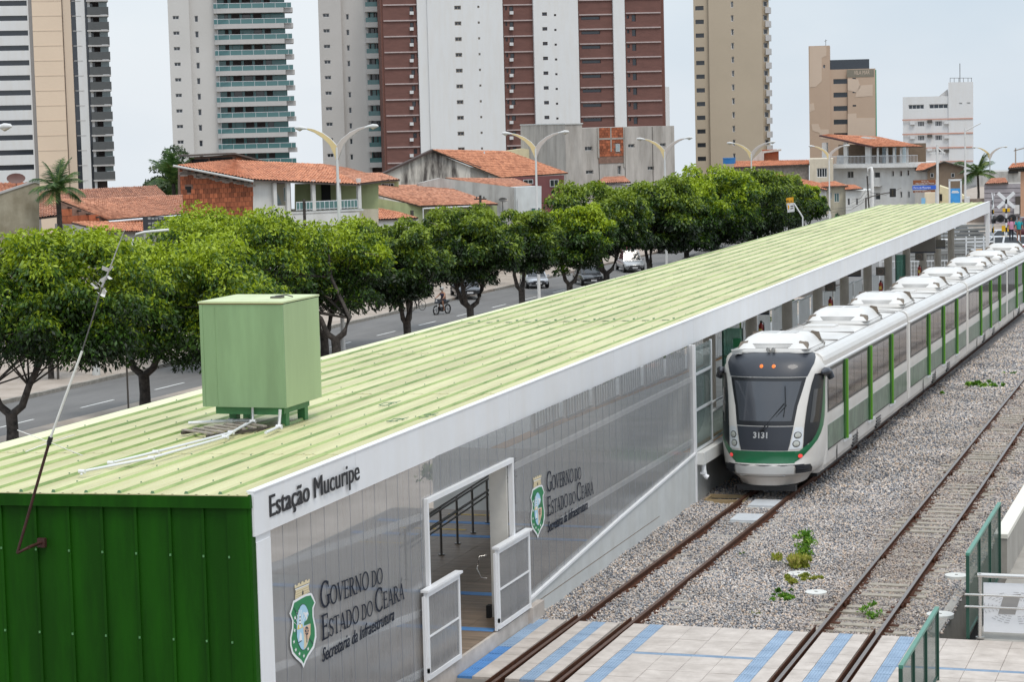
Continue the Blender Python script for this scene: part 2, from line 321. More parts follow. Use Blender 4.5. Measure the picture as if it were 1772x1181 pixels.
def ballmat():
    m = bpy.data.materials.new('ballast_stone'); m.use_nodes = True; t = m.node_tree; b = t.nodes['Principled BSDF']; b.inputs['Roughness'].default_value = .85
    geo = t.nodes.new('ShaderNodeNewGeometry'); r = t.nodes.new('ShaderNodeValToRGB'); e = r.color_ramp.elements
    cs = [(0, (.10, .105, .125)), (.13, (.17, .18, .205)), (.32, (.33, .33, .34)), (.55, (.47, .43, .40)), (.74, (.55, .475, .42)), (.88, (.56, .42, .31)), (1, (.74, .70, .66))]
    e[0].position = 0; e[0].color = (*cs[0][1], 1); e[1].position = 1; e[1].color = (*cs[-1][1], 1)
    for p, c in cs[1:-1]: k = e.new(p); k.color = (*c, 1)
    t.links.new(geo.outputs['Random Per Island'], r.inputs[0])
    nz = t.nodes.new('ShaderNodeTexNoise'); nz.inputs['Scale'].default_value = .5; nz.inputs['Detail'].default_value = 3; t.links.new(geo.outputs['Position'], nz.inputs[0])
    mr = t.nodes.new('ShaderNodeMapRange'); mr.inputs[1].default_value = .3; mr.inputs[2].default_value = .7; mr.inputs[3].default_value = .75; mr.inputs[4].default_value = 1.15; t.links.new(nz.outputs[0], mr.inputs[0])
    hs = t.nodes.new('ShaderNodeHueSaturation'); t.links.new(mr.outputs[0], hs.inputs['Value']); t.links.new(r.outputs[0], hs.inputs['Color']); rd = rustdust(t, geo, hs.outputs[0]); t.links.new(rd, b.inputs['Base Color'])
    MATS['ballast_stone'] = m
    m2 = bpy.data.materials.new('ballast_far'); m2.use_nodes = True; t = m2.node_tree; b = t.nodes['Principled BSDF']; b.inputs['Roughness'].default_value = .9
    geo = t.nodes.new('ShaderNodeNewGeometry'); vo = t.nodes.new('ShaderNodeTexVoronoi'); vo.inputs['Scale'].default_value = 15; t.links.new(geo.outputs['Position'], vo.inputs[0])
    sp = t.nodes.new('ShaderNodeSeparateColor'); t.links.new(vo.outputs['Color'], sp.inputs[0])
    r = t.nodes.new('ShaderNodeValToRGB'); e = r.color_ramp.elements; e[0].position = 0; e[0].color = (.07, .08, .095, 1); e[1].position = 1; e[1].color = (.58, .51, .46, 1)
    k = e.new(.45); k.color = (.38, .355, .34, 1); t.links.new(sp.outputs[0], r.inputs[0]); t.links.new(rustdust(t, geo, r.outputs[0]), b.inputs['Base Color'])
    bp = t.nodes.new('ShaderNodeBump'); bp.invert = True; bp.inputs['Strength'].default_value = .8; bp.inputs['Distance'].default_value = .03; t.links.new(vo.outputs['Distance'], bp.inputs['Height']); t.links.new(bp.outputs[0], b.inputs['Normal'])
    MATS['ballast_far'] = m2
ballmat()
xb = lambda y: -8.95-.3 if False else 0
def bx0(y): return -13.2-.016*max(0, y-56)                 # left limit of the track bed
yb = [-20, 20, 35.3, 40.2, 56, 70, 90, 120, 160, 200, 260, 320]
b = MB()
for y0, y1 in zip(yb[:-1], yb[1:]):
    xr0 = -5.45 if 36 < (y0+y1)/2 < 60 else -3.6; dz = -.17
    b.hexa([(bx0(y0), y0, gz(y0)-2.5), (xr0, y0, gz(y0)-2.5), (xr0, y1, gz(y1)-2.5), (bx0(y1), y1, gz(y1)-2.5), (bx0(y0), y0, gz(y0)+dz), (xr0, y0, gz(y0)+dz), (xr0, y1, gz(y1)+dz), (bx0(y1), y1, gz(y1)+dz)])
b.obj('ballast_bed', MATS['ballast_far'], kind='structure')
def stones(name, x0, x1, y0, y1, n, r0, r1, seed, keep=None, zo=-.165, mound=True):
    g = np.random.default_rng(seed); x = g.uniform(x0, x1, n); y = g.uniform(y0, y1, n)
    if keep is not None: k = keep(x, y); x, y = x[k], y[k]
    n = len(x); r = g.uniform(r0, r1, n)
    z = np.where(y < 56, 0, -.024*(y-56))+zo+g.uniform(-.01, .03, n)
    if mound: z += .12*np.exp(-((x+13.0)/.5)**2)*(y < 54)+.03*np.sin(x*2.1+y*.7)*np.sin(y*1.3)+.05*np.exp(-((x+9.2)/1.2)**2)
    base = np.array([(1, 0, 0), (0, 1, 0), (-1, 0, 0), (0, -1, 0), (0, 0, 1), (0, 0, -1)], float)
    V = base[None]*(r[:, None, None]*g.uniform(.55, 1.15, (n, 6, 1)))+g.normal(0, .22, (n, 6, 3))*r[:, None, None]
    th = g.uniform(0, 6.28, n); c, s = np.cos(th)[:, None], np.sin(th)[:, None]
    V = np.stack([V[..., 0]*c-V[..., 1]*s, V[..., 0]*s+V[..., 1]*c, V[..., 2]*.8], -1); V += np.stack([x, y, z], 1)[:, None]
    F = np.array([(0, 1, 4), (1, 2, 4), (2, 3, 4), (3, 0, 4), (1, 0, 5), (2, 1, 5), (3, 2, 5), (0, 3, 5)]); Fi = (F[None]+6*np.arange(n)[:, None, None]).ravel()
    me = bpy.data.meshes.new(name); me.vertices.add(6*n); me.vertices.foreach_set('co', V.ravel()); me.loops.add(len(Fi)); me.loops.foreach_set('vertex_index', Fi)
    me.polygons.add(8*n); me.polygons.foreach_set('loop_start', np.arange(0, 24*n, 3)); me.update(); me.materials.append(MATS['ballast_stone'])
    o = mkobj(name, me); o['kind'] = 'stuff'; return o
stones('ballast_stones', -13.1, -5.35, 40.15, 55.5, 90000, .020, .040, 1)
stones('ballast_stones', -13.2, -5.2, 55.5, 84, 60000, .030, .055, 2)
stones('ballast_stones', -11.2, -5.6, 84, 128, 36000, .05, .08, 3)
stones('ballast_stones', -13.1, -9.0, 33.4, 35.6, 4000, .022, .042, 4, mound=False)

# ------------------------------------------------------------------ rails and sleepers
RAILP = [(-.06, -.145), (.06, -.145), (.06, -.135), (.012, -.115), (.010, -.045), (.034, -.032), (.034, 0), (-.034, 0), (-.034, -.032), (-.010, -.045), (-.012, -.115), (-.06, -.135)]
def rail_mesh(path, prof=RAILP, top=railtop, lift=0.):
    b = MB(); n = len(prof); vs = []
    for (x, y, z) in path: vs += [(x+p[0], y, z+p[1]+lift) for p in prof]
    for i in range(len(path)-1):
        for j in range(n):
            k = (j+1) % n; b.add([vs[i*n+j], vs[(i+1)*n+j], vs[(i+1)*n+k], vs[i*n+k]], [(0, 1, 2, 3)], 1 if j == 6 else 0)
    b.add(vs[:n], [list(range(n))]); return b.mesh('rail', [rust, top])
xA = lambda y: -12.18+.0106*(y-35.4) if y < 56 else -11.962-.016*(y-56)
xB = lambda y: -7.50 if y < 56 else -7.50-.0195*(y-56)
ya = [20, 35, 45, 56, 75, 100, 130, 170, 220]
tA = empty('platform_track', (-11.6, 56, -.15), kind='structure'); tB = empty('outer_track', (-7, 56, -.15), kind='structure')
def put(me, name, root): o = mkobj(name, me, root); o.matrix_parent_inverse = Matrix.Translation(-root.location); return o
for off in (0, 1.075): put(rail_mesh([(xA(y)+off, y, gz(y)) for y in ya]), 'rail', tA)
for off in (0, 1.11): put(rail_mesh([(xB(y)+off, y, gz(y)) for y in ya], top=railshine), 'rail', tB)
GP = [(-.008, -.13), (.008, -.13), (.008, .02), (-.008, .02)]
for tr, xf, offs in ((tA, xA, (-.105, 1.075-.105)), (tB, xB, (-.105, 1.11-.105))):
    for off in offs: put(rail_mesh([(xf(y)+off, y, 0) for y in (20, 36, 40.6)], GP, top=rust), 'guard_rail', tr)
slc = M('concrete_sleeper', (.36, .33, .29), .85, var=.15, scale=5, bump=.2); slw = M('weathered_sleeper', (.32, .285, .235), .9, var=.35, scale=6, bump=.3, stretch=(1, 4, 4))
def slA():
    b = MB()
    for s in (-1, 1):
        b.hexa([(s*.32, -.12, -.25), (s*.98, -.12, -.25), (s*.98, .12, -.25), (s*.32, .12, -.25), (s*.34, -.10, -.125), (s*.95, -.085, -.075 if False else -.10), (s*.95, .085, -.10), (s*.34, .10, -.125)][::1] if s > 0 else [(s*.98, -.12, -.25), (s*.32, -.12, -.25), (s*.32, .12, -.25), (s*.98, .12, -.25), (s*.95, -.085, -.10), (s*.34, -.10, -.125), (s*.34, .10, -.125), (s*.95, .085, -.10)])
    b.box(-.33, .33, -.09, .09, -.25, -.138); 
    for s in (-1, 1):
        for t in (-1, 1): b.box(s*.5375+t*.10-.03, s*.5375+t*.10+.03, -.05, .05, -.13, -.085, 1)
    return b.mesh('sleeper', [slc, rust])
def slB(ln):
    b = MB(); b.box(-ln, ln, -.11, .11, -.26, -.115)
    for s in (-1, 1): b.box(s*.555-.13, s*.555+.13, -.07, .07, -.117, -.10, 1)
    return b.mesh('sleeper', [slw, rust])
ma = slA(); mbs = [slB(.93), slB(1.0), slB(.88)]
y = 40.45
while y < 54.0:
    o = mkobj('sleeper', ma, tA, loc=Vector((xA(y)+.5375, y, gz(y)+rnd.uniform(-.045, -.012)))-tA.location, rot=(0, 0, rnd.uniform(-.015, .015))); y += .60
y = 40.42; i = 0
while y < 96:
    o = mkobj('sleeper', rnd.choice(mbs), tB, loc=Vector((xB(y)+.555+rnd.uniform(-.07, .07), y, gz(y)+rnd.uniform(-.038, .004)))-tB.location, rot=(-.024 if y > 56 else 0, 0, rnd.uniform(-.03, .03))); y += .54; i += 1
b = MB()
for yy in (43.2, 47.9, 53.0, 60, 67): 
    for off in (0, 1.11): b.box(xB(yy)+off+.035, xB(yy)+off+.06, yy-.3, yy+.3, gz(yy)-.11, gz(yy)-.04); b.box(xB(yy)+off+.02, xB(yy)+off+.09, yy-.06, yy+.02, gz(yy)-.12, gz(yy)-.03)
put(b.mesh('fishplate', rust), 'fishplate', tB)
pl = M('pale_slab', (.50, .52, .54), .6, var=.12, scale=3)
for a, yc in ((52.05, .5), (54.1, .55)):
    t = empty('trackside_slab', (-11.36, a, -.12), label='grey concrete slab lying between the rails %s' % ('further from the train' if a < 53 else 'right under the train nose'), cat='slab', group='slabs between the rails in front of the train')
    MB().box(-.34, .34, -.45, .45, 0, .05).obj('slab_top', pl, t); MB().box(-.38, .38, -.49, .49, -.08, .0).obj('slab_rim', conc, t)

# ------------------------------------------------------------------ tiled level crossing
tile = M('crossing_tile', (.47, .41, .36), .6, var=.22, scale=2.2, col2=(.56, .50, .45), bump=.05, island=.05)
tact = M('blue_tactile_tile', (.21, .30, .42), .65, var=.15, scale=2, col2=(.29, .39, .51))
tactd = M('worn_blue_tile', (.075, .22, .48), .6, var=.2, scale=2)
cross = empty('level_crossing', (-8, 38, 0), kind='structure')
def cput(b, name, mats): return put(b.mesh(name, mats), name, cross)
b = MB()
for x0, x1 in ((-13.0, -12.31), (-12.07, -11.25), (-11.0, -7.64), (-7.41, -6.53), (-6.3, -1.4)): b.box(x0, x1, 35.64, 40.16, -.3, -.045)
cput(b, 'base_slab', concd)
cols = [(-12.93, -12.66, 1), (-12.66, -12.32, 0), (-12.06, -11.80, 0), (-11.80, -11.53, 1), (-11.53, -11.26, 0), (-10.99, -10.67, 0), (-10.67, -10.40, 1)] + \
       [(-10.40+.55*i, -9.85+.55*i, 0) for i in range(4)] + [(-8.20, -7.93, 1), (-7.93, -7.65, 0), (-7.40, -7.08, 0), (-7.08, -6.82, 1), (-6.82, -6.54, 0), (-6.29, -5.97, 0), (-5.97, -5.70, 1)] + \
       [(-5.70+.58*i, -5.12+.58*i, 0) for i in range(7)]
rows = [35.64, 36.2, 36.76, 37.31, 37.86, 38.01, 38.55, 39.09, 39.63, 40.16]
for (x0, x1, kd) in cols:
    for y0, y1 in zip(rows[:-1], rows[1:]):
        blue = kd == 1; thin = abs(y1-y0-.15) < .01
        if thin and (x0 > -10.41 and x1 < -8.19 or x0 > -5.71): blue = True
        z = rnd.uniform(-.003, .002)
        if blue:
            b = MB(); b.box(x0+.003, x1-.003, y0+.003, y1-.003, -.044, z-.004)
            nx = 5 if kd == 1 else 1; ny = max(1, int((y1-y0)/.055))
            if kd == 1:
                for i in range(nx): 
                    w = (x1-x0)/nx; b.box(x0+w*(i+.22), x0+w*(i+.78), y0+.012, y1-.012, z-.0045, z+.002)
            else:
                for i in range(3): b.box(x0+.02, x1-.02, y0+.02+i*.043, y0+.045+i*.043, z-.0045, z+.002)
            cput(b, 'tactile_tile', tactd if x0 < -12.5 and y0 < 37.5 else tact)
        else:
            b = MB(); e = .004; b.box(x0+e, x1-e, y0+e, y1-e, -.044, z)
            cput(b, 'paving_tile', tile)
# ================================================================== STATION
def polymat(name, base, tr=.16):
    m = bpy.data.materials.new(name); m.use_nodes = True; t = m.node_tree; b = t.nodes['Principled BSDF']
    geo = t.nodes.new('ShaderNodeNewGeometry'); mp = t.nodes.new('ShaderNodeMapping'); mp.inputs['Scale'].default_value = (8, 8, .25); t.links.new(geo.outputs['Position'], mp.inputs[0])
    nz = t.nodes.new('ShaderNodeTexNoise'); nz.inputs['Scale'].default_value = 1.3; nz.inputs['Detail'].default_value = 6; nz.inputs['Roughness'].default_value = .7; t.links.new(mp.outputs[0], nz.inputs[0])
    r = t.nodes.new('ShaderNodeValToRGB'); e = r.color_ramp.elements; e[0].position = .25; e[0].color = (*[c*.88 for c in base], 1); e[1].position = .8; e[1].color = (*[c*1.12 for c in base], 1)
    t.links.new(nz.outputs[0], r.inputs[0]); t.links.new(r.outputs[0], b.inputs['Base Color'])
    b.inputs['Specular IOR Level'].default_value = .6
    mr = t.nodes.new('ShaderNodeMapRange'); mr.inputs[3].default_value = .07; mr.inputs[4].default_value = .18; t.links.new(nz.outputs[0], mr.inputs[0]); t.links.new(mr.outputs[0], b.inputs['Roughness'])
    bp = t.nodes.new('ShaderNodeBump'); bp.inputs['Strength'].default_value = .05; bp.inputs['Distance'].default_value = .02; t.links.new(nz.outputs[0], bp.inputs['Height']); t.links.new(bp.outputs[0], b.inputs['Normal'])
    tp = t.nodes.new('ShaderNodeBsdfTransparent'); mx = t.nodes.new('ShaderNodeMixShader'); mx.inputs[0].default_value = tr
    t.links.new(b.outputs[0], mx.inputs[1]); t.links.new(tp.outputs[0], mx.inputs[2]); t.links.new(mx.outputs[0], t.nodes['Material Output'].inputs[0]); return m
poly = polymat('polycarbonate_sheet', (.30, .302, .305), .36); poly2 = polymat('grimy_polycarbonate', (.20, .20, .205), .1)
joint = M('sheet_joint', (.24, .25, .28), .4)
floorm = M('brown_stone_floor', (.19, .135, .09), .5, var=.35, scale=1.0, stretch=(1, 9, 1), col2=(.28, .205, .145))
st = empty('station_building', (-13, 27.7, 0), label='long platform station with faded yellow green ribbed roof and grey translucent walls', cat='station')
def sput(b, name, mats, **k):
    me = b.mesh(name, mats) if isinstance(b, MB) else b
    o = mkobj(name, me, st, **k); o.matrix_parent_inverse = Matrix.Translation(-st.location); return o
sx = lambda x, y: x-.0114*(y-27.7)
rz = lambda x, y: 4.49-.0176*(-13-x)-.0023*(y-27.7)
Y0, Y1 = 27.7, 131.0
lefte = lambda y: -19.76-.003*(y-27.7)
ribx = [-13.44-.52*i for i in range(12)]            # twelve ribs
lap = [27.68, 31.5, 39.3, 46.9, 54.7, 62.3, 70.0, 77.6, 85.2, 92.9, 100.5, 108.1, 115.8, 123.4, Y1]
# roof panels: one lane between two ribs, one sheet length each; two fine stiffening folds in each
lanes = [(-13.0, ribx[0])]+list(zip(ribx[:-1], ribx[1:]))
for li, (xa, xc) in enumerate(lanes):
    for y0, y1 in zip(lap[:-1], lap[1:]):
        b = MB(); xs = []; w = xa-xc
        prof = [(xa, 0), (xa-w*.30, 0), (xa-w*.33, .007), (xa-w*.37, .007), (xa-w*.40, 0), (xa-w*.60, 0), (xa-w*.63, .007), (xa-w*.67, .007), (xa-w*.70, 0), (xc, 0)]
        dz = rnd.uniform(-.002, .002); n = len(prof); vs = []
        for y, lift in ((y0-.06, .006), (y1, .0)):
            for (x, z) in prof: vs.append((sx(x, y), y, rz(x, y)+z+lift+dz))
        b.add(vs, [(j+1, j, n+j, n+j+1) for j in range(n-1)], 0)
        b.add([vs[0], vs[n-1], (vs[n-1][0], vs[n-1][1], vs[n-1][2]-.012), (vs[0][0], vs[0][1], vs[0][2]-.012)], [(0, 1, 2, 3)], 0)
        sput(b, 'roof_panel', roof_y)
for x in ribx:
    for y0, y1 in zip(lap[:-1], lap[1:]):
        b = MB(); vs = []; e = rnd.uniform(0, .004)
        for y in (y0, y1):
            for dx, dz in ((.036, 0), (.018, .038+e), (-.018, .038+e), (-.036, 0)): vs.append((sx(x+dx, y), y, rz(x, y)+dz+.004))
        b.add(vs, [(0, 4, 5, 1), (2, 6, 7, 3)], 0); b.add(vs, [(1, 5, 6, 2)], 1); b.add(vs[:4], [(0, 1, 2, 3)], 2)
        sput(b, 'roof_rib', [roof_g, roof_y, roof_gd])
b = MB()
for x in ribx:
    y = 28.2+rnd.random()
    while y < 90:
        c = sx(x, y); z = rz(x, y)+.05; b.box(c-.007, c+.007, y-.012, y+.012, z, z+.014); y += rnd.choice((1.2, 2.4, 3.6))
sput(b, 'roof_fastener', roof_gd, kind='stuff')
b = MB()                                                     # green end closers along one lap
for x in ribx[:11]:
    c = sx(x, 54.7); z = rz(x, 54.7); b.box(c-.30, c+.0, 54.60, 54.64, z+.006, z+.018); b.box(c-.02, c+.02, 54.58, 54.68, z+.05, z+.072)
sput(b, 'rib_closer', roof_gd)
b = MB()
for y0, y1 in zip(lap[:-1], lap[1:]):
    m_ = 4
    for i in range(m_):
        a, c = y0+(y1-y0)*i/m_, y0+(y1-y0)*(i+1)/m_-.012; f = lambda x, y: rz(x, y)+.012
        xr = ribx[-1]-.05
        b.hexa([(lefte(a), a, f(-19.7, a)-.08), (sx(xr, a), a, f(xr, a)-.05), (sx(xr, c), c, f(xr, c)-.05), (lefte(c), c, f(-19.7, c)-.08), (lefte(a), a, f(-19.7, a)), (sx(xr, a), a, f(xr, a)), (sx(xr, c), c, f(xr, c)), (lefte(c), c, f(-19.7, c))])
sput(b, 'edge_flashing', M('edge_flashing_paint', (.68, .69, .42), .45, var=.06))
# structural deck under the sheets (keeps the inside dark) and ceiling beams
b = MB(); b.hexa([(-19.6, 27.8, 4.22), (-13.1, 27.8, 4.34), (sx(-13.1, Y1), Y1, 4.10), (-19.95, Y1, 3.98), (-19.6, 27.8, 4.30), (-13.1, 27.8, 4.42), (sx(-13.1, Y1), Y1, 4.18), (-19.95, Y1, 4.03)])
sput(b, 'ceiling', M('ceiling_paint', (.35, .36, .33), .7))
# fascia
for i, (y0, y1) in enumerate(zip(lap[:-1], lap[1:])):
    b = MB(); X = lambda y, o=0: sx(-13.0, y)+o
    if i == 0: y0 = 27.70
    g = .006; zt = lambda y: rz(-13, y)+.03; zb = lambda y: 3.905-.0023*(y-27.7)
    a, c = y0+g, y1
    b.hexa([(X(a, -.04), a, zb(a)), (X(a, .05), a, zb(a)), (X(c, .05), c, zb(c)), (X(c, -.04), c, zb(c)), (X(a, -.04), a, zt(a)), (X(a, .05), a, zt(a)), (X(c, .05), c, zt(c)), (X(c, -.04), c, zt(c))])
    b.hexa([(X(a, -.20), a, zb(a)-.0), (X(a, -.05), a, zb(a)), (X(c, -.05), c, zb(c)), (X(c, -.20), c, zb(c)), (X(a, -.20), a, zb(a)+.03), (X(a, -.05), a, zb(a)+.03), (X(c, -.05), c, zb(c)+.03), (X(c, -.20), c, zb(c)+.03)])
    b.hexa([(X(a, -.06), a, zt(a)+.002), (X(a, .062), a, zt(a)+.002), (X(c, .062), c, zt(c)+.002), (X(c, -.06), c, zt(c)+.002), (X(a, -.06), a, zt(a)+.02), (X(a, .062), a, zt(a)+.02), (X(c, .062), c, zt(c)+.02), (X(c, -.06), c, zt(c)+.02)])
    sput(b, 'fascia_board', white_p)
blacktxt = M('black_lettering', (.012, .012, .016), .5, var=0)
def sidemap(y0, z0, x=-13.0+.053, slope=0.):
    return lambda u, z, l: (x+l, y0+u, z0+z+slope*u)
tm = fit_text('station_name', 'Estação Mucuripe', blacktxt, st, sidemap(28.22, 4.09), 3.32, .31, bold=.0, fat=.024, ext=.002); tm.matrix_parent_inverse = Matrix.Translation(-st.location)
# end wall: green standing-seam panels, seams, trims
seams = [-13.33, -13.72, -14.23, -14.76, -15.29, -15.82, -16.35, -16.91, -17.43, -17.96, -18.49, -19.02, -19.70]
for xa, xc in zip(seams[:-1], seams[1:]):
    b = MB(); b.box(xc+.012, xa-.012, 27.70, 27.74, -2.3, 4.33); sput(b, 'wall_panel', wall_g)
for x in seams:
    b = MB(); b.hexa([(x-.022, 27.665, -2.3), (x+.022, 27.665, -2.3), (x+.022, 27.72, -2.3), (x-.022, 27.72, -2.3), (x-.022, 27.665, 4.33), (x+.022, 27.665, 4.33), (x+.022, 27.72, 4.33), (x-.022, 27.72, 4.33)])
    for z in (1.0, 2.4, 3.6): b.box(x-.012, x+.012, 27.65, 27.67, z, z+.03, 1)
    sput(b, 'standing_seam', [wall_g, M('green_rivet', (.10, .25, .10), .4)])
b = MB(); b.box(-13.31, -13.03, 27.66, 27.76, -2.3, 4.30); b.box(-13.03, -12.985, 27.665, 27.80, -2.3, 4.49)
sput(b, 'corner_trim', wall_g)
b = MB(); n = 12
b.hexa([(-19.75, 27.62, 4.19), (-12.97, 27.62, 4.31), (-12.97, 27.70, 4.31), (-19.75, 27.70, 4.19), (-19.75, 27.62, 4.36), (-12.97, 27.62, 4.48), (-12.97, 27.68, 4.48), (-19.75, 27.68, 4.36)])
sput(b, 'top_trim', wall_g)
b = MB(); b.box(-13.13, -12.975, 27.80, 28.27, -.3, 3.80); sput(b, 'corner_post', white_p)
b = MB(); b.box(-13.13, -12.99, 27.80, 28.30, 3.80, 3.90); sput(b, 'post_cap', white_p)
# side wall of translucent sheets
def sill(y): 
    ks = [(27, -.3), (34.4, -.3), (39.2, .30), (40.0, .40), (45.48, .75), (46.7, .83), (53.6, 1.20)]
    for (a, za), (c, zc) in zip(ks[:-1], ks[1:]):
        if a <= y <= c: return za+(zc-za)*(y-a)/(c-a)
    return 1.2
xw = -13.035
y = 28.30
ysp = [28.30]
while y < 53.4:
    y += .505; 
    ysp.append(y)
ysp[-1] = 53.62
def panel(a, c, z0a, z0c, z1, mt):
    b = MB(); g = .0008; n = 1; pts = []
    for i in range(n+1):                                   # gently fluted sheet
        yy = a+g+(c-a-2*g)*i/n; pts.append((xw, yy))
    for i in range(n):
        (x0, ya_), (x1, yb_) = pts[i], pts[i+1]; f = lambda q: z0a+(z0c-z0a)*(q-a)/(c-a)
        b.quad((x0, ya_, f(ya_)), (x1, yb_, f(yb_)), (x1, yb_, z1), (x0, ya_, z1))
    sput(b, 'wall_sheet', mt)
for a, c in zip(ysp[:-1], ysp[1:]):
    mt = poly
    if c <= 34.62: panel(a, c, -.3, -.3, 3.92, mt)
    elif a >= 39.15: panel(a, c, sill(a), sill(c), 3.9, mt)
    elif a < 34.57: panel(a, 34.57, -.3, -.3, 3.9, mt); panel(34.57, c, 3.28, 3.28, 3.9, mt)
    elif c > 39.15: panel(a, 39.15, 3.28, 3.28, 3.9, mt); panel(39.15, c, sill(39.2), sill(c), 3.9, mt)
    else: panel(a, c, 3.28, 3.28, 3.9, mt)
b = MB()
for y in ysp[1:-1]:
    z0 = 3.28 if 34.5 < y < 39.2 else (-.3 if y < 34.6 else sill(y)); b.box(xw+.002, xw+.006, y-.004, y+.004, z0, 3.9); sput(b, 'sheet_joint', joint); b = MB()
# inner steel girts, seen through the sheets
for zz, ze in ((3.33, 2.98), (1.88, 1.36), (.75, .35)):
    b = MB(); b.hexa([(-13.12, 28.3, zz-.05), (-13.05, 28.3, zz-.05), (-13.05, 34.5, ze-.05), (-13.12, 34.5, ze-.05), (-13.12, 28.3, zz+.05), (-13.05, 28.3, zz+.05), (-13.05, 34.5, ze+.05), (-13.12, 34.5, ze+.05)]); sput(b, 'girt', M('girt_white', (.92, .92, .92), .5, var=0))
for zz, ya2 in ((3.05, 39.3), (1.50, 42.5)):
    b = MB(); b.box(-13.12, -13.05, ya2, 53.6, zz-.05, zz+.05); sput(b, 'girt', MATS['girt_white'])
# door frame, door leaf
b = MB(); b.box(-13.06, -12.97, 34.53, 34.60, 1.7, 3.26); b.box(-13.06, -12.97, 39.08, 39.16, .3, 3.26); b.box(-13.058, -12.967, 34.527, 39.163, 3.19, 3.273)
sput(b, 'door_frame', white_p)
b = MB(); b.box(-13.42, -13.08, 39.02, 39.10, .26, 3.19); b.box(-13.50, -13.42, 38.9, 39.05, .26, .5, 1); sput(b, 'door_leaf', [M('cream_door', (.58, .56, .52), .5), dark])
b = MB(); b.tube([(-13.50, 39.0, 1.0), (-13.60, 38.95, 1.02), (-13.66, 38.9, 1.2), (-13.62, 38.95, 1.42), (-13.50, 39.0, 1.44)], .012); sput(b, 'door_handle', steel)
# retaining plinth under the right part of the wall, with white cap trim
b = MB(); ks = [39.5, 40.07, 45.48, 46.7, 53.62]
for a, c in zip(ks[:-1], ks[1:]):
    b.hexa([(-13.2, a, -.6), (-13.005, a, -.6), (-13.005, c, -.6), (-13.2, c, -.6), (-13.2, a, sill(a)-.02), (-13.005, a, sill(a)-.02), (-13.005, c, sill(c)-.02), (-13.2, c, sill(c)-.02)])
sput(b, 'plinth', conc)
b = MB()
for a, c in zip(ks[:-1], ks[1:]):
    b.hexa([(-13.06, a, sill(a)-.03), (-12.975, a, sill(a)-.03), (-12.975, c, sill(c)-.03), (-13.06, c, sill(c)-.03), (-13.06, a, sill(a)+.02), (-12.975, a, sill(a)+.02), (-12.975, c, sill(c)+.02), (-13.06, c, sill(c)+.02)])
sput(b, 'sill_trim', white_p)
b = MB(); b.box(-13.02, -12.86, 39.75, 40.5, -.1, .30); sput(b, 'plinth_step', tile)
b = MB(); b.box(-13.12, -12.975, 53.60, 53.70, -.6, 3.9); sput(b, 'end_mullion', white_p)
b = MB(); b.tube([(-12.93, 53.9, 1.14), (-12.88, 53.9, 1.05), (-12.86, 53.9, .72), (-12.84, 53.9, .60), (-12.75, 53.9, .55)], .065, 10); b.box(-12.94, -12.80, 53.83, 53.97, .64, .70); sput(b, 'drain_pipe', white_p)
# floors
b = MB(); b.box(-19.7, -13.22, 27.75, 50.0, -2.4, .25); b.box(-13.22, -13.005, 34.0, 39.5, -.6, .25); sput(b, 'base', concd)
fl = [(-19.6+.6*i, -19.0+.6*i) for i in range(11)]
for yy in np.arange(33.6, 50, 1.2):
    for i, (a, c) in enumerate(fl):
        if a < -18.9 and yy < 42: continue
        blue = False
        b = MB(); b.box(a+.003, c-.003, yy+.003, min(yy+1.2, 50)-.003, .245, .262+rnd.uniform(-.001, .001)); sput(b, 'floor_tile', floorm)
b = MB()
for yy in (37.86, 40.8, 46.6, 48.2): b.box(-19.4, -13.02, yy, yy+.26, .26, .268)
sput(b, 'tactile_strip', tactd)
b = MB()
for yy, a, c in ((45.6, -19, -17.6), (47.4, -18.9, -16.9), (49.3, -18.0, -16.6)): b.box(a, c, yy, yy+.10, .26, .268)
sput(b, 'yellow_strip', M('yellow_strip_paint', (.55, .36, .04), .6))
b = MB(); b.box(-13.0, -12.94, 34.2, 40.1, -.1, .252); sput(b, 'threshold', tile)
# inner ramp hand-rails
ft = [PZ(764, 961, .27), PZ(791, 940, .27), PZ(817.5, 920, .27), PZ(844, 905, .27)]
hts = [PY(764, 878, ft[0].y).z, PY(791, 860, ft[1].y).z, PY(817, 842, ft[2].y).z, PY(844, 831, ft[3].y).z]
dv = (ft[3]-ft[0])/3; e0, e1 = ft[0]-dv*2, ft[3]+dv*2
b = MB()
for i in range(-2, 6):
    p = ft[0]+dv*i; hh = hts[min(3, max(0, i))]; b.tube([p, (p.x, p.y, hh)], .028, 8); b.cyl((p.x, p.y), .07, .27, .285, 10)
sput(b, 'handrail_post', dsteel)
b = MB()
for zz in (hts[0]-.05, hts[0]-.32, hts[0]-.42, hts[0]+.02): b.tube([(e0.x+.05, e0.y, zz), (e1.x+.05, e1.y, zz+.05)], .022, 8)
for zz in (hts[0]-.12, hts[0]-.38): b.tube([(e0.x-.12, e0.y, zz), (e1.x-.12, e1.y, zz)], .022, 8)
sput(b, 'handrail', dsteel)
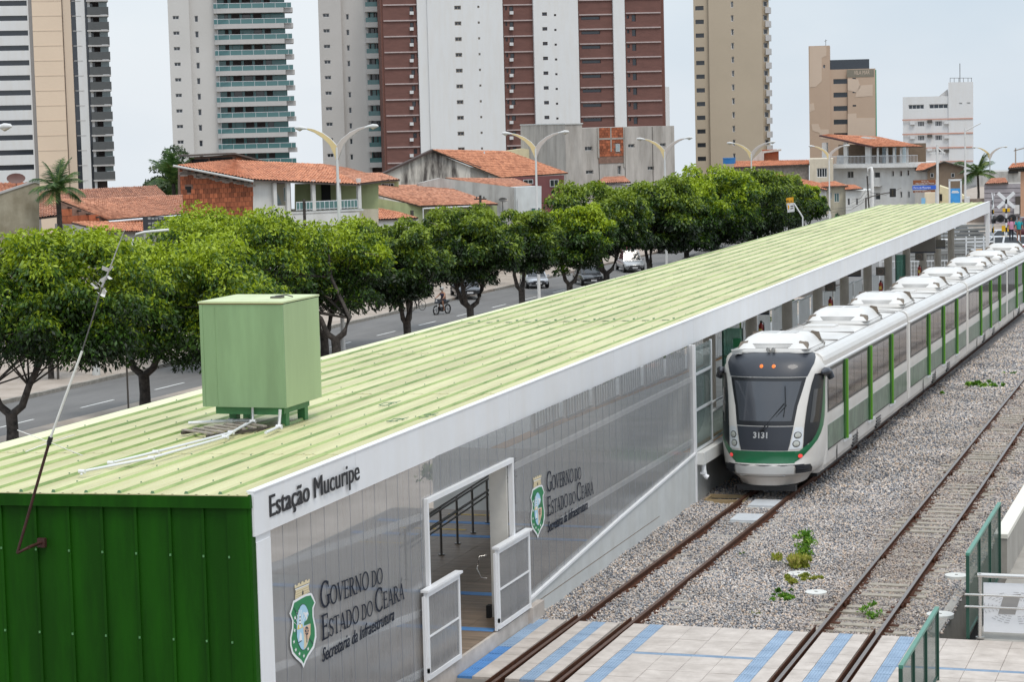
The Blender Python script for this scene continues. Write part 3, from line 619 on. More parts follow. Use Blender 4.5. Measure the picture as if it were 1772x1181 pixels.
# gates: two low framed leaves
def gate(y0, y1, z0, z1, lab, xg=-12.93):
    t = empty('low_gate', (xg, (y0+y1)/2, z0), label=lab, cat='gate', group='framed translucent gates at the crossing door')
    h, w = z1-z0, y1-y0; a, c = -w/2, w/2
    b = MB(); b.box(-.03, .03, a, a+.09, 0, h-.04); b.box(-.03, .03, c-.07, c, 0, h-.04); b.box(-.03, .03, a+.09, c-.07, 0, .08); b.box(-.03, .03, a+.09, c-.07, h-.13, h-.04)
    b.box(-.025, .025, a+.09, c-.07, h*.46, h*.46+.03); b.obj('frame', white_p, t)
    MB().box(-.008, .008, a+.09, c-.07, .08, h*.46).box(-.008, .008, a+.09, c-.07, h*.46+.03, h-.13).obj('sheet', poly, t)
    MB().box(-.07, .07, a-.03, c+.05, h-.04, h).obj('top_cap', white_p, t)
    MB().box(-.045, .0, a-.05, a-.005, -.02, h*.93).box(-.05, .03, a+.0, a+.05, .12, .2, 1).obj('gate_post', [white_p, alu], t); return t
gate(34.20, 35.84, .27, 1.80, 'nearer grey translucent gate leaf under the door opening, left of the dark doorway')
gate(37.90, 39.82, .30, 1.82, 'farther grey translucent gate leaf standing below the second state crest')
# ------------------------------------------------------------------ state crest and lettering, raised print on the sheets
cw = M('crest_white', (.75, .76, .76), .5, var=0); cg = M('crest_green', (.015, .20, .07), .5, var=.05); cb = M('crest_blue', (.36, .58, .72), .5, var=0)
cc = M('crest_cream', (.66, .56, .36), .5, var=0); cy_ = M('crest_yellow', (.75, .55, .10), .5, var=0); ck = M('crest_line', (.02, .03, .05), .5, var=0); cg2 = M('crest_dark_green', (.03, .16, .06), .5, var=0); cpk = M('crest_peach', (.68, .47, .32), .5, var=0)
def crest(name_y, dy, dz):
    t = empty('state_crest', (xw+.02, 29.4+dy, 1.69+dz), label='printed green shield crest with castle crown %s' % name_y, cat='crest', group='state crests printed on the side wall')
    def q(cx_, cy__): 
        p = PX(480+cx_/5.904, 980+cy__/5.904, -13.0); return (p.y-29.4, p.z-1.69)
    lay = [0]
    def pg(name, pts, mt, l, raw=False):
        pp = pts if raw else [q(*p) for p in pts]; b = MB()
        n = len(pp); x = .002*l; vs = [(x, u, z) for u, z in pp]+[(x-.0015, u, z) for u, z in pp]
        b.add(vs, [list(range(n)), list(range(2*n-1, n-1, -1))]+[(i, i+n, (i+1) % n+n, (i+1) % n) for i in range(n)]); me = b.mesh(name, mt); return mkobj(name, me, t)
    def circ(cx_, cy__, rx, ry, n=22, a0=0, a1=2*math.pi): return [(cx_+rx*math.cos(a0+(a1-a0)*i/n), cy__+ry*math.sin(a0+(a1-a0)*i/n)) for i in range(n)]
    pg('shield_rim', [(170, 362), (240, 318), (300, 290), (345, 278), (362, 285), (398, 375), (378, 440), (380, 520), (404, 640), (408, 730), (385, 840), (330, 920), (300, 980), (277, 1045), (255, 1000), (200, 950), (160, 900), (140, 820), (138, 740), (158, 640), (160, 560), (132, 490), (150, 440)], cw, 1)
    pg('shield_field', [(180, 382), (250, 338), (300, 312), (348, 303), (386, 378), (364, 430), (366, 520), (388, 640), (390, 720), (370, 820), (318, 905), (290, 960), (276, 1000), (255, 965), (210, 925), (172, 880), (154, 810), (153, 740), (173, 640), (174, 560), (148, 492), (165, 440)], cg, 2)
    pg('oval', circ(270, 628, 72, 240), ck, 3); pg('oval_sky', circ(270, 628, 67, 233), cb, 4)
    for k in range(7):
        a = math.radians(200+k*20); pg('sun_ray', [(235, 640), (235+190*math.cos(a)*.36-3, 640+190*math.sin(a)), (235+190*math.cos(a)*.36+4, 640+190*math.sin(a))], cw, 4.6)
    pg('hill', [(274, 612), (280, 575), (305, 555), (318, 515), (332, 485), (339, 520), (342, 588), (300, 605)], cg2, 5)
    pg('sun_glow', [(206, 655), (215, 610), (225, 600), (235, 570), (250, 600), (258, 595), (262, 632), (235, 645)], cy_, 5)
    pg('lighthouse', [(225, 640), (229, 500), (240, 500), (248, 632)], cw, 6); 
    for zz in (520, 555, 590): pg('tower_band', [(227, zz), (241, zz-3), (241, zz+7), (227, zz+10)], ck, 6.6)
    pg('dove', [(270, 470), (292, 482), (310, 468), (318, 490), (300, 510), (310, 530), (300, 560), (288, 520), (276, 500)], cw, 6)
    pg('land', [(268, 630), (342, 592), (341, 700), (322, 760), (296, 745), (275, 690)], cpk, 5)
    pg('sea', [(204, 660), (262, 636), (270, 700), (275, 760), (274, 850), (250, 852), (222, 800), (205, 730)], cb, 5)
    pg('beach', [(266, 636), (274, 700), (296, 748), (322, 762), (300, 830), (276, 852), (278, 770)], cc, 4.8)
    pg('sail', [(236, 676), (252, 700), (256, 760), (224, 768)], cw, 6); pg('hull', [(216, 784), (250, 764), (254, 770), (222, 792)], ck, 6)
    pg('tree_crown', circ(303, 665, 20, 44, 14), ck, 6)
    for i, j in ((303, 665), (293, 650), (313, 652), (293, 684), (313, 680)): pg('tree_gap', circ(i, j, 5, 9, 8), cpk, 7)
    pg('tree_trunk', [(300, 700), (307, 698), (308, 784), (301, 786)], ck, 6)
    pg('stripe_line', [(170, 430), (174, 428), (212, 500), (208, 506)], ck, 5); pg('stripe_line', [(330, 745), (334, 742), (372, 800), (368, 806)], ck, 5)
    for i, j in ((184, 532), (180, 662), (174, 778), (192, 860), (230, 900), (275, 922), (318, 850)):
        pts = []
        for k in range(10):
            a = -math.pi/2+k*math.pi/5; r = 1 if k % 2 == 0 else .42; pts.append((i+12*r*math.cos(a), j+23*r*math.sin(a)-r*math.cos(a)*4))
        pg('star', pts, cw, 5)
    crp = [(190, 345), (192, 300), (196, 262), (187, 232), (184, 200), (200, 192), (203, 208), (216, 200), (218, 184), (236, 174), (240, 190), (252, 184), (254, 166), (272, 156), (276, 172), (290, 166), (292, 148), (308, 142), (312, 156), (324, 150), (328, 136), (338, 138), (336, 178), (328, 200), (330, 240), (338, 268), (300, 290), (240, 316)]
    pg('castle_crown', crp, cc, 1.5); pg('crown_door', [(258, 300), (262, 258), (268, 250), (274, 262), (274, 292)], ck, 2.5)
    pg('crown_cornice', [(187, 236), (333, 176), (331, 190), (190, 252)], cw, 2.5); pg('crown_line', [(187, 234), (334, 173), (334, 178), (187, 239)], ck, 3.4)
    for k in range(3): pg('crown_course', [(196, 272+k*24), (330, 212+k*24), (330, 215+k*24), (196, 275+k*24)], M('crest_brown', (.30, .22, .10), .6, var=0), 2.5)
    return t
crest('left of the nearer government lettering', 0, 0)
c2 = crest('beyond the doorway, over the sloping plinth', 11.33, -.20); c2.scale = (1, .94, .96)
# serif capitals drawn as strokes
def G(ch):
    A = lambda cx_, cy__, rx, ry, a0, a1, n=14: [(cx_+rx*math.cos(math.radians(a0+(a1-a0)*i/n)), cy__+ry*math.sin(math.radians(a0+(a1-a0)*i/n))) for i in range(n+1)]
    T, t = .15, .075
    def arcw(pts, cx_): return [(p, t+(T-t)*min(1, abs(p[0]-cx_)/.28)) for p in pts]
    ln = lambda a, c, w: [(a, w), (c, w)]
    D = {'G': (.78, [arcw(A(.42, .5, .36, .48, 50, 318), .42), ln((.67, .42), (.67, .10), T), ln((.52, .42), (.80, .42), t), ln((.67, .95), (.67, .72), t)]),
         'O': (.84, [arcw(A(.42, .5, .36, .48, 0, 360, 22), .42)]),
         'V': (.74, [ln((.10, 1), (.37, .02), T), ln((.64, 1), (.37, .02), t), ln((0, .98), (.24, .98), t), ln((.52, .98), (.76, .98), t)]),
         'E': (.62, [ln((.16, 0), (.16, 1), T), ln((.03, .97), (.54, .97), t), ln((.03, .03), (.56, .03), t), ln((.16, .52), (.46, .52), t), ln((.54, .99), (.54, .80), t), ln((.56, .01), (.58, .22), t), ln((.46, .60), (.46, .44), t)]),
         'R': (.72, [ln((.16, 0), (.16, 1), T), ln((.03, .97), (.34, .97), t), arcw(A(.32, .745, .22, .225, 90, -90), .28), ln((.16, .52), (.34, .52), t), ln((.34, .52), (.66, .03), T), ln((.03, .03), (.29, .03), t), ln((.6, .03), (.75, .03), t)]),
         'N': (.84, [ln((.15, 0), (.15, 1), t), ln((.13, .98), (.68, .02), T), ln((.68, 0), (.68, 1), t), ln((.02, .97), (.18, .97), t), ln((.03, .03), (.27, .03), t), ln((.56, .97), (.80, .97), t)]),
         'D': (.78, [ln((.16, 0), (.16, 1), T), ln((.03, .97), (.34, .97), t), ln((.03, .03), (.34, .03), t), arcw(A(.32, .5, .36, .47, 90, -90), .32)]),
         'S': (.56, [[(p, w) for p, w in zip(A(.28, .74, .18, .235, 30, 200, 8)+A(.28, .26, .20, .24, 100, -150, 10), [t]*4+[T]*12+[t]*8)], ln((.45, .96), (.46, .72), t), ln((.07, .28), (.06, .04), t)]),
         'T': (.68, [ln((.34, 0), (.34, 1), T), ln((.03, .97), (.65, .97), t), ln((.21, .03), (.47, .03), t), ln((.04, .98), (.03, .78), t), ln((.64, .98), (.65, .78), t)]),
         'A': (.76, [ln((.09, 0), (.38, 1), t), ln((.38, 1), (.66, .02), T), ln((.2, .35), (.54, .35), t), ln((0, .03), (.2, .03), t), ln((.54, .03), (.78, .03), t)]),
         'C': (.74, [arcw(A(.42, .5, .36, .48, 45, 315), .42), ln((.67, .95), (.67, .70), t)])}
    D['Á'] = (D['A'][0], D['A'][1]+[ln((.36, 1.10), (.50, 1.34), .07)])
    return D[ch]
def serif_line(words, mapf, w, H, sm=.74):
    """words: list of (text, big first letter?, relative size)"""
    x = 0; items = []
    for text, big, sc in words:
        for i, ch in enumerate(text):
            k = (1.0 if (big and i == 0) else sm)*sc; adv, strokes = G(ch); items.append((x, k, strokes)); x += adv*k*1.02
        x += .22
    W_ = x-.22; b = MB(); lf = 0
    for ox, k, strokes in items:
        for st_ in strokes:
            for (p, wp), (q_, wq) in zip(st_[:-1], st_[1:]):
                dx, dy = q_[0]-p[0], q_[1]-p[1]; L_ = math.hypot(dx, dy) or 1; nx_, ny_ = -dy/L_, dx/L_
                lf += .000035; pts = [(p[0]+nx_*wp/2, p[1]+ny_*wp/2), (p[0]-nx_*wp/2, p[1]-ny_*wp/2), (q_[0]-nx_*wq/2, q_[1]-ny_*wq/2), (q_[0]+nx_*wq/2, q_[1]+ny_*wq/2)]
                b.add([mapf((ox+u*k)*w/W_, v*k*H, lf) for u, v in pts], [(0, 1, 2, 3)])
    return b
inkm = M('print_ink', (.018, .022, .034), .8, var=0, spec=.1)
def govtext(lab, dy, dz, ks):
    t = empty('wall_lettering', (xw+.022, 30.03+dy, 1.55+dz), label=lab, cat='lettering', group='government lettering on the side wall')
    mp_ = lambda z0, s=0.: (lambda u, z, l: (.0+l, u*ks, z0+z+s*u))
    serif_line([('GOVERNO', 1, 1), ('DO', 0, .88)], mp_(.83, -.045), 2.50, .40, .72).obj('first_line', inkm, t)
    serif_line([('ESTADO', 1, 1), ('DO', 0, .88), ('CEARÁ', 1, 1)], mp_(.35, -.025), 3.42, .38, .72).obj('second_line', inkm, t)
    fit_text('third_line', 'Secretaria da Infraestrutura', inkm, t, mp_(.03, -.005), 2.95, .21, shear=.28)
govtext('dark serif government lettering beside the nearer crest, left of the doorway', 0, 0, 1)
govtext('dark serif government lettering beside the farther crest, right of the doorway', 11.28, -.12, .95)
# ------------------------------------------------------------------ platform, columns, railings
pe = lambda y: -12.83-.016*(y-56); pz = lambda y: 1.2-.024*max(0, y-56)
ys = [53.7, 60, 70, 80, 90, 100, 115, 132]
b = MB()
for a, c in zip(ys[:-1], ys[1:]):
    b.hexa([(-20, a, -4), (pe(a)-.35, a, -4), (pe(c)-.35, c, -4), (-21, c, -5), (-20, a, pz(a)-.3), (pe(a)-.35, a, pz(a)-.3), (pe(c)-.35, c, pz(c)-.3), (-21, c, pz(c)-.3)], 1)
    b.hexa([(-20, a, pz(a)-.3), (pe(a), a, pz(a)-.3), (pe(c), c, pz(c)-.3), (-21, c, pz(c)-.3), (-20, a, pz(a)), (pe(a), a, pz(a)), (pe(c), c, pz(c)), (-21, c, pz(c))])
sput(b, 'platform', [M('platform_paint', (.60, .60, .58), .7, var=.08, streak=.15), conc])
b = MB()
for x0, x1, mi in ((.25, .55, 0), (5.2, 5.6, 0)):
    for a, c in zip(ys[:-1], ys[1:]): b.hexa([(pe(a)-x1, a, pz(a)+.002), (pe(a)-x0, a, pz(a)+.002), (pe(c)-x0, c, pz(c)+.002), (pe(c)-x1, c, pz(c)+.002), (pe(a)-x1, a, pz(a)+.01), (pe(a)-x0, a, pz(a)+.01), (pe(c)-x0, c, pz(c)+.01), (pe(c)-x1, c, pz(c)+.01)])
sput(b, 'platform_warning_strip', M('orange_tactile', (.52, .27, .10), .7, var=.15))
colm = M('column_concrete', (.38, .345, .30), .85, var=.12, scale=2, bump=.2, bscale=30, streak=.2)
cy = [63.8+6.2*i for i in range(11)]
cols_x = lambda y: -15.0-.0114*(y-64)
for y in cy:
    b = MB(); x = cols_x(y); z0, z1 = pz(y), 4.05
    b.tube([(x, y, z0), (x, y, z1)], .18, 18); sput(b, 'column', colm)
# glazed screen at the start of the platform
gl = glass('screen_glass', (.16, .19, .19), .55, .03, tint=(.82, .9, .88)); glg = glass('green_glass', (.05, .16, .13), .45, .04, tint=(.6, .85, .75))
b = MB()
for yy in (53.72, 55.50): b.box(-13.05, -12.99, yy, yy+.06, 1.2, 3.86)
for z in (1.22, 2.22, 3.12): b.box(-13.05, -12.99, 53.78, 55.50, z, z+.06)
for z in (2.24, 2.0): b.tube([(-13.0, 55.5, z), (-13.0, 57.6, z-.02)], .03, 8)
b.box(-13.04, -13.0, 55.56, 57.6, 1.25, 1.31); b.box(-13.04, -12.99, 57.55, 57.62, 1.2, 2.25)
sput(b, 'screen_frame', alu)
for a, c, z0, z1 in ((53.78, 55.5, 1.28, 2.22), (53.78, 55.5, 2.28, 3.12), (53.78, 55.5, 3.18, 3.84), (55.56, 57.55, 1.31, 1.98)):
    b = MB(); b.box(-13.025, -13.015, a, c, z0, z1); sput(b, 'screen_pane', gl)
# white railing at the back of the platform: panels of upright boards
wr = M('white_railing', (.66, .67, .67), .5, var=.06)
y = 57.0; xf_ = lambda y: -18.3-.0114*(y-57)
while y < 128:
    b = MB(); z = pz(y+1.4); n = 9
    for i in range(n):
        yy = y+.1+i*(2.5/n); b.box(xf_(yy)-.015, xf_(yy)+.015, yy, yy+.10, z+.08, z+1.15)
    b.box(xf_(y)-.03, xf_(y)+.03, y, y+2.7, z+1.15, z+1.22); b.box(xf_(y)-.03, xf_(y)+.03, y, y+2.7, z+.02, z+.09); b.box(xf_(y)-.04, xf_(y)+.04, y-.06, y+.06, z, z+1.25)
    sput(b, 'railing_panel', wr); y += 3.1
# green glazed booth, hanging signs, extinguishers
def hang(px0, px1, pyb, X, h, nm, mt, txt=None):
    a, c = PX(px0, pyb, X), PX(px1, pyb, X); y0 = (a.y+c.y)/2; wd = abs(PY(px1, pyb, y0).x-PY(px0, pyb, y0).x); z = PY(px0, pyb, y0).z
    xc = (PY(px0, pyb, y0).x+PY(px1, pyb, y0).x)/2
    t = empty('hanging_sign', (xc, y0, z), label=nm, cat='sign', group='signs hanging under the station eave')
    MB().box(-wd/2, wd/2, -.04, .04, 0, .05).obj('sign_edge', M('sign_navy', (.02, .03, .06), .5), t); MB().box(-wd/2, wd/2, -.03, .03, .05, h).obj('sign_face', mt, t)
    MB().tube([(-wd*.35, 0, h), (-wd*.35, 0, 4.05-z)], .015, 6).tube([(wd*.35, 0, h), (wd*.35, 0, 4.05-z)], .015, 6).obj('hanger', dsteel, t)
sgm = M('sign_grey', (.13, .12, .105), .6)
hang(1312, 1331, 545, -14.4, .30, 'first small dark sign hanging under the eave above the train nose', sgm)
hang(1467, 1490, 479, -14.6, .30, 'dark sign hanging near the fourth platform column', sgm)
hang(1568, 1619, 438, -15.0, .85, 'large grey sign board hanging near the far end of the platform', M('sign_board_grey', (.16, .145, .13), .6))
hang(1619, 1636, 430, -15.1, .45, 'narrow dark sign hanging just right of the large grey board', sgm)
redm = M('extinguisher_red', (.30, .02, .012), .35)
def extinguisher(px, py, lab):
    q_ = PX(px, py, -14.80); x = q_.x-.02; y = q_.y+.15; z = q_.z-.28
    t = empty('fire_extinguisher', (x+.02, y-.15, z), label=lab, cat='extinguisher', group='fire extinguishers on the platform columns')
    MB().tube([(0, 0, 0), (0, 0, .05), (0, 0, .42), (0, 0, .50)], [.075, .085, .085, .035], 12).obj('cylinder', redm, t)
    MB().box(-.03, .03, -.03, .03, .50, .57).tube([(0, 0, .55), (.09, 0, .5), (.10, 0, .2)], .014, 6).obj('valve', black, t)
    MB().box(-.05, .05, -.09, -.084, .18, .32).obj('sticker', cy_, t)
    s = empty('wall_plate', (x+.02, y-.12, z+.95), label='square dark plate above %s' % lab, cat='plate', group='square plates on the platform columns')
    MB().box(-.2, .2, -.02, .02, -.18, .18).obj('plate', sgm, s)
    b = MB(); pts = [(.12*math.cos(a*.45), -.022, .12*math.sin(a*.45)) for a in range(15)]; b.tube(pts, .008, 5); b.obj('ring_print', M('plate_ring', (.35, .2, .16), .6), s)
extinguisher(1317, 571, 'the red extinguisher on the column just behind the train nose'); extinguisher(1437, 527, 'the red extinguisher on the third column past the standing worker')
extinguisher(1524, 497, 'the red extinguisher on the column level with the third roof unit'); extinguisher(1591, 469, 'the small red extinguisher by the green booth')
def booth(pxa, pxb, pyt, X, z0, h, lab, sign=True):
    a = PX((pxa+pxb)/2, pyt, X); y0 = a.y; w = abs(PY(pxb, pyt, y0).x-PY(pxa, pyt, y0).x); z1 = a.z
    t = empty('glass_panel', (a.x, y0, pz(y0)), label=lab, cat='glass door'); H = z1+.3-pz(y0)
    MB().box(-w/2, w/2, -.01, .01, .05, H).obj('pane', glg, t); MB().box(-w/2-.05, -w/2, -.03, .03, 0, H).box(w/2, w/2+.03, -.03, .03, 0, H).box(-w/2, w/2, -.03, .03, 0, .05).obj('frame', M('dark_green_frame', (.008, .05, .03), .4), t)
    if sign: MB().box(.02, .25, -.03, -.015, H*.72, H*.72+.28).obj('green_notice', cg, t)
booth(1252, 1284, 585, -15.0, 0, 2, 'dark green framed glass door panel standing beyond the train nose, left of the first column')
booth(1551, 1566, 452, -15.6, 0, 2, 'small green glass panel between the far platform columns', False)
# far end posts
b = MB(); xx = sx(-13.0, 130.4); b.box(xx-.13, xx+.08, 130.2, 130.5, -4, 3.7); sput(b, 'end_post', white_p)

# low shrubs between the platform railing and the pavement
# ================================================================== TRAIN
tw = M('train_white', (.64, .62, .59), .32, var=.05, scale=.8, streak=.05, gloss_coat=.3); tdk = M('train_slate', (.022, .026, .036), .45, var=.05, gloss_coat=.2)
tbk = M('train_black', (.012, .013, .016), .3, var=0); tgr = M('train_green', (.006, .12, .045), .3, var=.08, gloss_coat=.3); tlg = M('door_leaf_green', (.11, .30, .025), .35, var=.1); tdg = M('door_edge_green', (.02, .085, .015), .4)
tgl = glass('train_glass', (.035, .033, .032), 0, .06); twg = glass('windscreen_glass', (.045, .05, .06), 0, .10); tskirt = M('train_skirt', (.52, .52, .51), .4, var=.08, scale=1, streak=.12)
def graphic():
    m = M('window_film_green', (.012, .07, .035), .3, var=.5, scale=2.6, col2=(.17, .26, .19), stretch=(1, 1.6, .6), gloss_coat=.1); return m
tfilm = graphic()
amber = bpy.data.materials.new('amber_lens'); amber.use_nodes = True; _b = amber.node_tree.nodes['Principled BSDF']; _b.inputs['Base Color'].default_value = (.9, .18, .02, 1); _b.inputs['Roughness'].default_value = .2; _b.inputs['Emission Color'].default_value = (1, .22, .03, 1); _b.inputs['Emission Strength'].default_value = .3
redl = bpy.data.materials.new('red_lamp_lit'); redl.use_nodes = True; _b = redl.node_tree.nodes['Principled BSDF']; _b.inputs['Base Color'].default_value = (.8, .04, .03, 1); _b.inputs['Emission Color'].default_value = (1, .12, .12, 1); _b.inputs['Emission Strength'].default_value = .35
lens = M('headlight_glass', (.5, .5, .46), .12, metal=.4, var=.05)
dY = Vector((-.016, 1, -.024)).normalized(); dX = Vector((1, .016, 0)).normalized(); dZ = dX.cross(dY)
Rm = Matrix((dX, dY, dZ)).transposed()
TO = Vector((-11.44, 54.3, .04))
train = empty('light_rail_train', TO, rot=Rm.to_euler(), label='white and green light rail train 3131 standing at the platform', cat='train')
def interp(tb, z):
    for (a, va), (c, vc) in zip(tb[:-1], tb[1:]):
        if a <= z <= c: return va+(vc-va)*(z-a)/(c-a)
    return tb[-1][1] if z > tb[-1][0] else tb[0][1]
NOSE = [(.24, .30), (.46, .20), (.50, .08), (.56, .0), (.80, .0), (.88, .07), (1.2, .07), (1.84, .17), (2.4, .36), (3.04, .60), (3.3, .76), (3.45, .96), (3.53, 1.25), (3.56, 1.7)]
HW = [(.24, .80), (.46, .94), (.50, 1.06), (.56, 1.12), (.64, 1.22), (.9, 1.27), (1.2, 1.30), (3.0, 1.29), (3.2, 1.27), (3.36, 1.19), (3.48, 1.04), (3.53, .8), (3.56, .4)]
NN = 2.5
def surf(s, z, off=0.):
    def raw(s, z):
        w, y0 = interp(HW, z), interp(NOSE, z); c = max(.25, 1.75-y0) if z < 3.3 else max(.2, 1.9-y0); sg = 1 if s >= 0 else -1; a = abs(s)
        if a <= 1:
            th = a*math.pi/2; return Vector((sg*w*math.sin(th)**(2/NN), y0+c*(1-max(0, math.cos(th))**(2/NN)), z))
        return Vector((sg*w, y0+c+(a-1)*2, z))
    p = raw(s, z)
    if off:
        e = 1e-3; a = raw(s+e, z)-raw(s-e, z); b_ = raw(s, z+e*2)-raw(s, z-e*2); n = a.cross(b_); n.normalize()
        if n.y > 0 and abs(s) < .9 or n.x*s < 0: n = -n
        p = p+n*off
    return p
def s_of(x, z): 
    w = interp(HW, z); return math.copysign(math.asin(min(1, (abs(x)/w)**(NN/2)))/(math.pi/2), x)
car1 = mkobj('car', None, train)
def patch(name, rows, mat, par, ns=14, off=.006, smooth=True, thick=True):
    """rows: (z, sL, sR)"""
    b = MB(); vs = []; n = ns+1
    rr = []
    for (z0, a0, c0), (z1, a1, c1) in zip(rows[:-1], rows[1:]):
        k = max(1, int(abs(z1-z0)/.09)); rr += [(z0+(z1-z0)*i/k, a0+(a1-a0)*i/k, c0+(c1-c0)*i/k) for i in range(k)]
    rr.append(rows[-1])
    for z, a, c in rr: vs += [surf(a+(c-a)*i/ns, z, off) for i in range(n)]
    b.add(vs, [(j*n+i, j*n+i+1, (j+1)*n+i+1, (j+1)*n+i) for j in range(len(rr)-1) for i in range(ns)], 0, smooth); return b.obj(name, mat, par)
def xr(rows): return [(z, s_of(a, z), s_of(c, z)) for z, a, c in rows]
# shell of the cab
zs = [.24, .34, .44, .5, .56, .62, .7, .8, .88, 1.0, 1.2, 1.4, 1.6, 1.84, 2.1, 2.4, 2.7, 3.04, 3.15, 3.3, 3.38, 3.45, 3.49, 3.53, 3.55, 3.56]
ss = [i/24*1.0 for i in range(-24, 25)]
b = MB(); n = len(ss); vs = [surf(s, z) for z in zs for s in ss]
b.add(vs, [(j*n+i, j*n+i+1, (j+1)*n+i+1, (j+1)*n+i) for j in range(len(zs)-1) for i in range(n-1)], 0, True)
b.obj('cab_shell', tw, car1)
patch('roof_visor', xr([(2.95, -.97, .97), (3.15, -1.05, 1.05), (3.38, -1.09, 1.09), (3.46, -1.04, 1.04), (3.505, -.90, .90)]), tdk, car1, off=.014)
patch('windscreen_surround', xr([(1.76, -.715, .715), (2.24, -.785, .785), (2.93, -.955, .955)]), tbk, car1, off=.008)
patch('windscreen', xr([(1.87, -.655, .655), (2.24, -.71, .71), (2.84, -.85, .85)]), twg, car1, off=.014)
patch('front_panel', xr([(1.15, -.59, .59), (1.3, -.63, .63), (1.74, -.71, .71)]), tdk, car1, off=.01)
patch('green_band', xr([(.825, -.745, .745), (1.13, -.745, .745)]), tgr, car1, off=.0125)
for sg in (-1, 1):
    # green sweep rising beside the dark cab window
    gr = [(.83, .27, .33), (.95, .27, .44), (1.04, .27, .50), (1.12, .27, .55), (1.13, .40, .56), (1.20, .457, .61), (1.35, .605, .725), (1.50, .69, .81), (1.68, .765, .89), (1.90, .81, .935), (2.18, .85, .962), (2.5, .875, .962), (2.76, .885, .955), (2.98, .90, .935)]
    patch('green_sweep', [(z, sg*a_, sg*c_) for z, a_, c_ in gr], tgr, car1, ns=8, off=.010)
    rows = [(1.20, .452, .458), (1.35, .46, .605), (1.50, .465, .69), (1.68, .47, .765), (1.90, .485, .81), (2.18, .505, .85), (2.5, .54, .875), (2.76, .58, .885), (3.0, .64, .90)]
    patch('side_window', [(z, sg*a_, sg*c_) for z, a_, c_ in rows], tbk, car1, ns=8, off=.012)
    patch('window_pane', [(1.80, sg*.56, sg*.74), (2.62, sg*.62, sg*.82)], tgl, car1, ns=6, off=.018)
    # lamps
    pnl = [(1.18, .62, .88), (1.26, .64, .91), (1.66, .725, .93), (1.72, .75, .90)]; patch('lamp_housing', xr([(z, sg*a, sg*c) for z, a, c in pnl]), alu, car1, ns=6, off=.012)
    def disc(name, x, z, r, mat, off=.02, par=None):
        b = MB(); c = surf(s_of(x, z), z, off+.01); ring = [surf(s_of(x+r*math.cos(k*math.pi/8), z+r*math.sin(k*math.pi/8)), z+r*math.sin(k*math.pi/8), off) for k in range(16)]
        b.add([c]+ring, [(0, k+1, (k+1) % 16+1) for k in range(16)], 0, True); return b.obj(name, mat, par or car1)
    for z in (1.52, 1.31): h = disc('headlight', sg*(.805 if z > 1.45 else .775), z, .085, tbk, .018); disc('lens', sg*(.805 if z > 1.45 else .775), z, .068, lens, .024)
    disc('lens', sg*.86, 1.0, .05, redl, .02).name = 'tail_light'
    disc('marker_light', sg*.155, 3.20, .045, amber, .02)
    # grilles and mirror pod
    b = MB()
    g0 = [surf(s_of(sg*x, z), z, .05) for z in (.585, .79) for x in (.70, 1.0)]
    patch('bumper_grille', xr([(.585, sg*.74, sg*1.05), (.78, sg*.74, sg*1.05)]), tbk, car1, ns=5, off=.035)
    b = MB()
    for k in range(5):
        z = .60+k*.038; b.tube([surf(s_of(sg*x, z), z, .042) for x in (.76, .9, 1.03)], .007, 5)
    b.obj('grille_slat', tdk, car1)
    pc = surf(sg*.93, 3.0, .03); b = MB(); b.tube([pc+Vector((-sg*.02, -.42, .02)), pc+Vector((sg*.03, -.2, .04)), pc+Vector((sg*.05, .05, .0)), pc+Vector((sg*.05, .22, -.05))], [.03, .10, .12, .04], 10); b.tube([pc+Vector((sg*.08, .08, -.02)), pc+Vector((sg*.14, .12, -.16))], [.10, .09], 10); b.obj('mirror_pod', tdk, car1)
patch('bumper', xr([(.57, -.70, .70), (.76, -.70, .70)]), tskirt, car1, off=.03)
b = MB(); 
for x in (-.5, .42): c = surf(s_of(x, .53), .50, .02); b.box(x-.11, x+.11, c.y-.02, c.y+.06, .505, .535)
b.obj('step', tskirt, car1)
patch('front_skirt', xr([(.26, -.75, .75), (.50, -.85, .85)]), M('skirt_cream', (.62, .57, .52), .4, var=.06), car1, off=.012)
MB().box(-.74, .74, .36, .6, .10, .24).obj('cow_catcher', black, car1)
MB().tube([surf(s, .785, .012) for s in (-.5, -.38, -.2, 0, .2, .38, .5)], .011, 6).obj('trim_line', tdk, car1)
ln_ = surf(s_of(-.1, 1.55), 1.52, .02)
fit_text('number', '3131', cw, car1, lambda u, z, l: (surf(s_of(-.27+u, 1.46+z), 1.46+z, .016)), .36, .14, bold=.035)
# wiper
b = MB(); p0, p1 = surf(s_of(-.05, 1.66), 1.66, .03), surf(s_of(.47, 2.3), 2.3, .05); b.tube([p0, p1], .014, 6); b.tube([p0+Vector((.05, 0, -.02)), p1+Vector((.06, 0, -.04))], .010, 6)
b.tube([surf(s_of(.47, 2.72), 2.72, .04), surf(s_of(.50, 2.3), 2.3, .045), surf(s_of(.47, 1.98), 1.98, .03)], .013, 6); b.tube([p0+Vector((-.04, -.02, -.02)), p0+Vector((.04, -.02, .02))], .035, 8); b.obj('wiper', tbk, car1)
b = MB(); b.tube([(-.06, 1.05, 3.60), (-.06, 1.3, 3.60)], [.05, .03], 10); b.tube([(.07, 1.05, 3.60), (.07, 1.3, 3.60)], [.05, .03], 10); b.box(-.1, .1, 1.2, 1.3, 3.52, 3.57); b.obj('horn', steel, car1)
b = MB(); b.box(-1.0, -.75, 1.1, 1.3, 3.48, 3.56); b.tube([(-1.0, 1.05, 3.58), (-.7, 1.1, 3.60)], .02, 6); b.obj('roof_bracket', tskirt, car1)
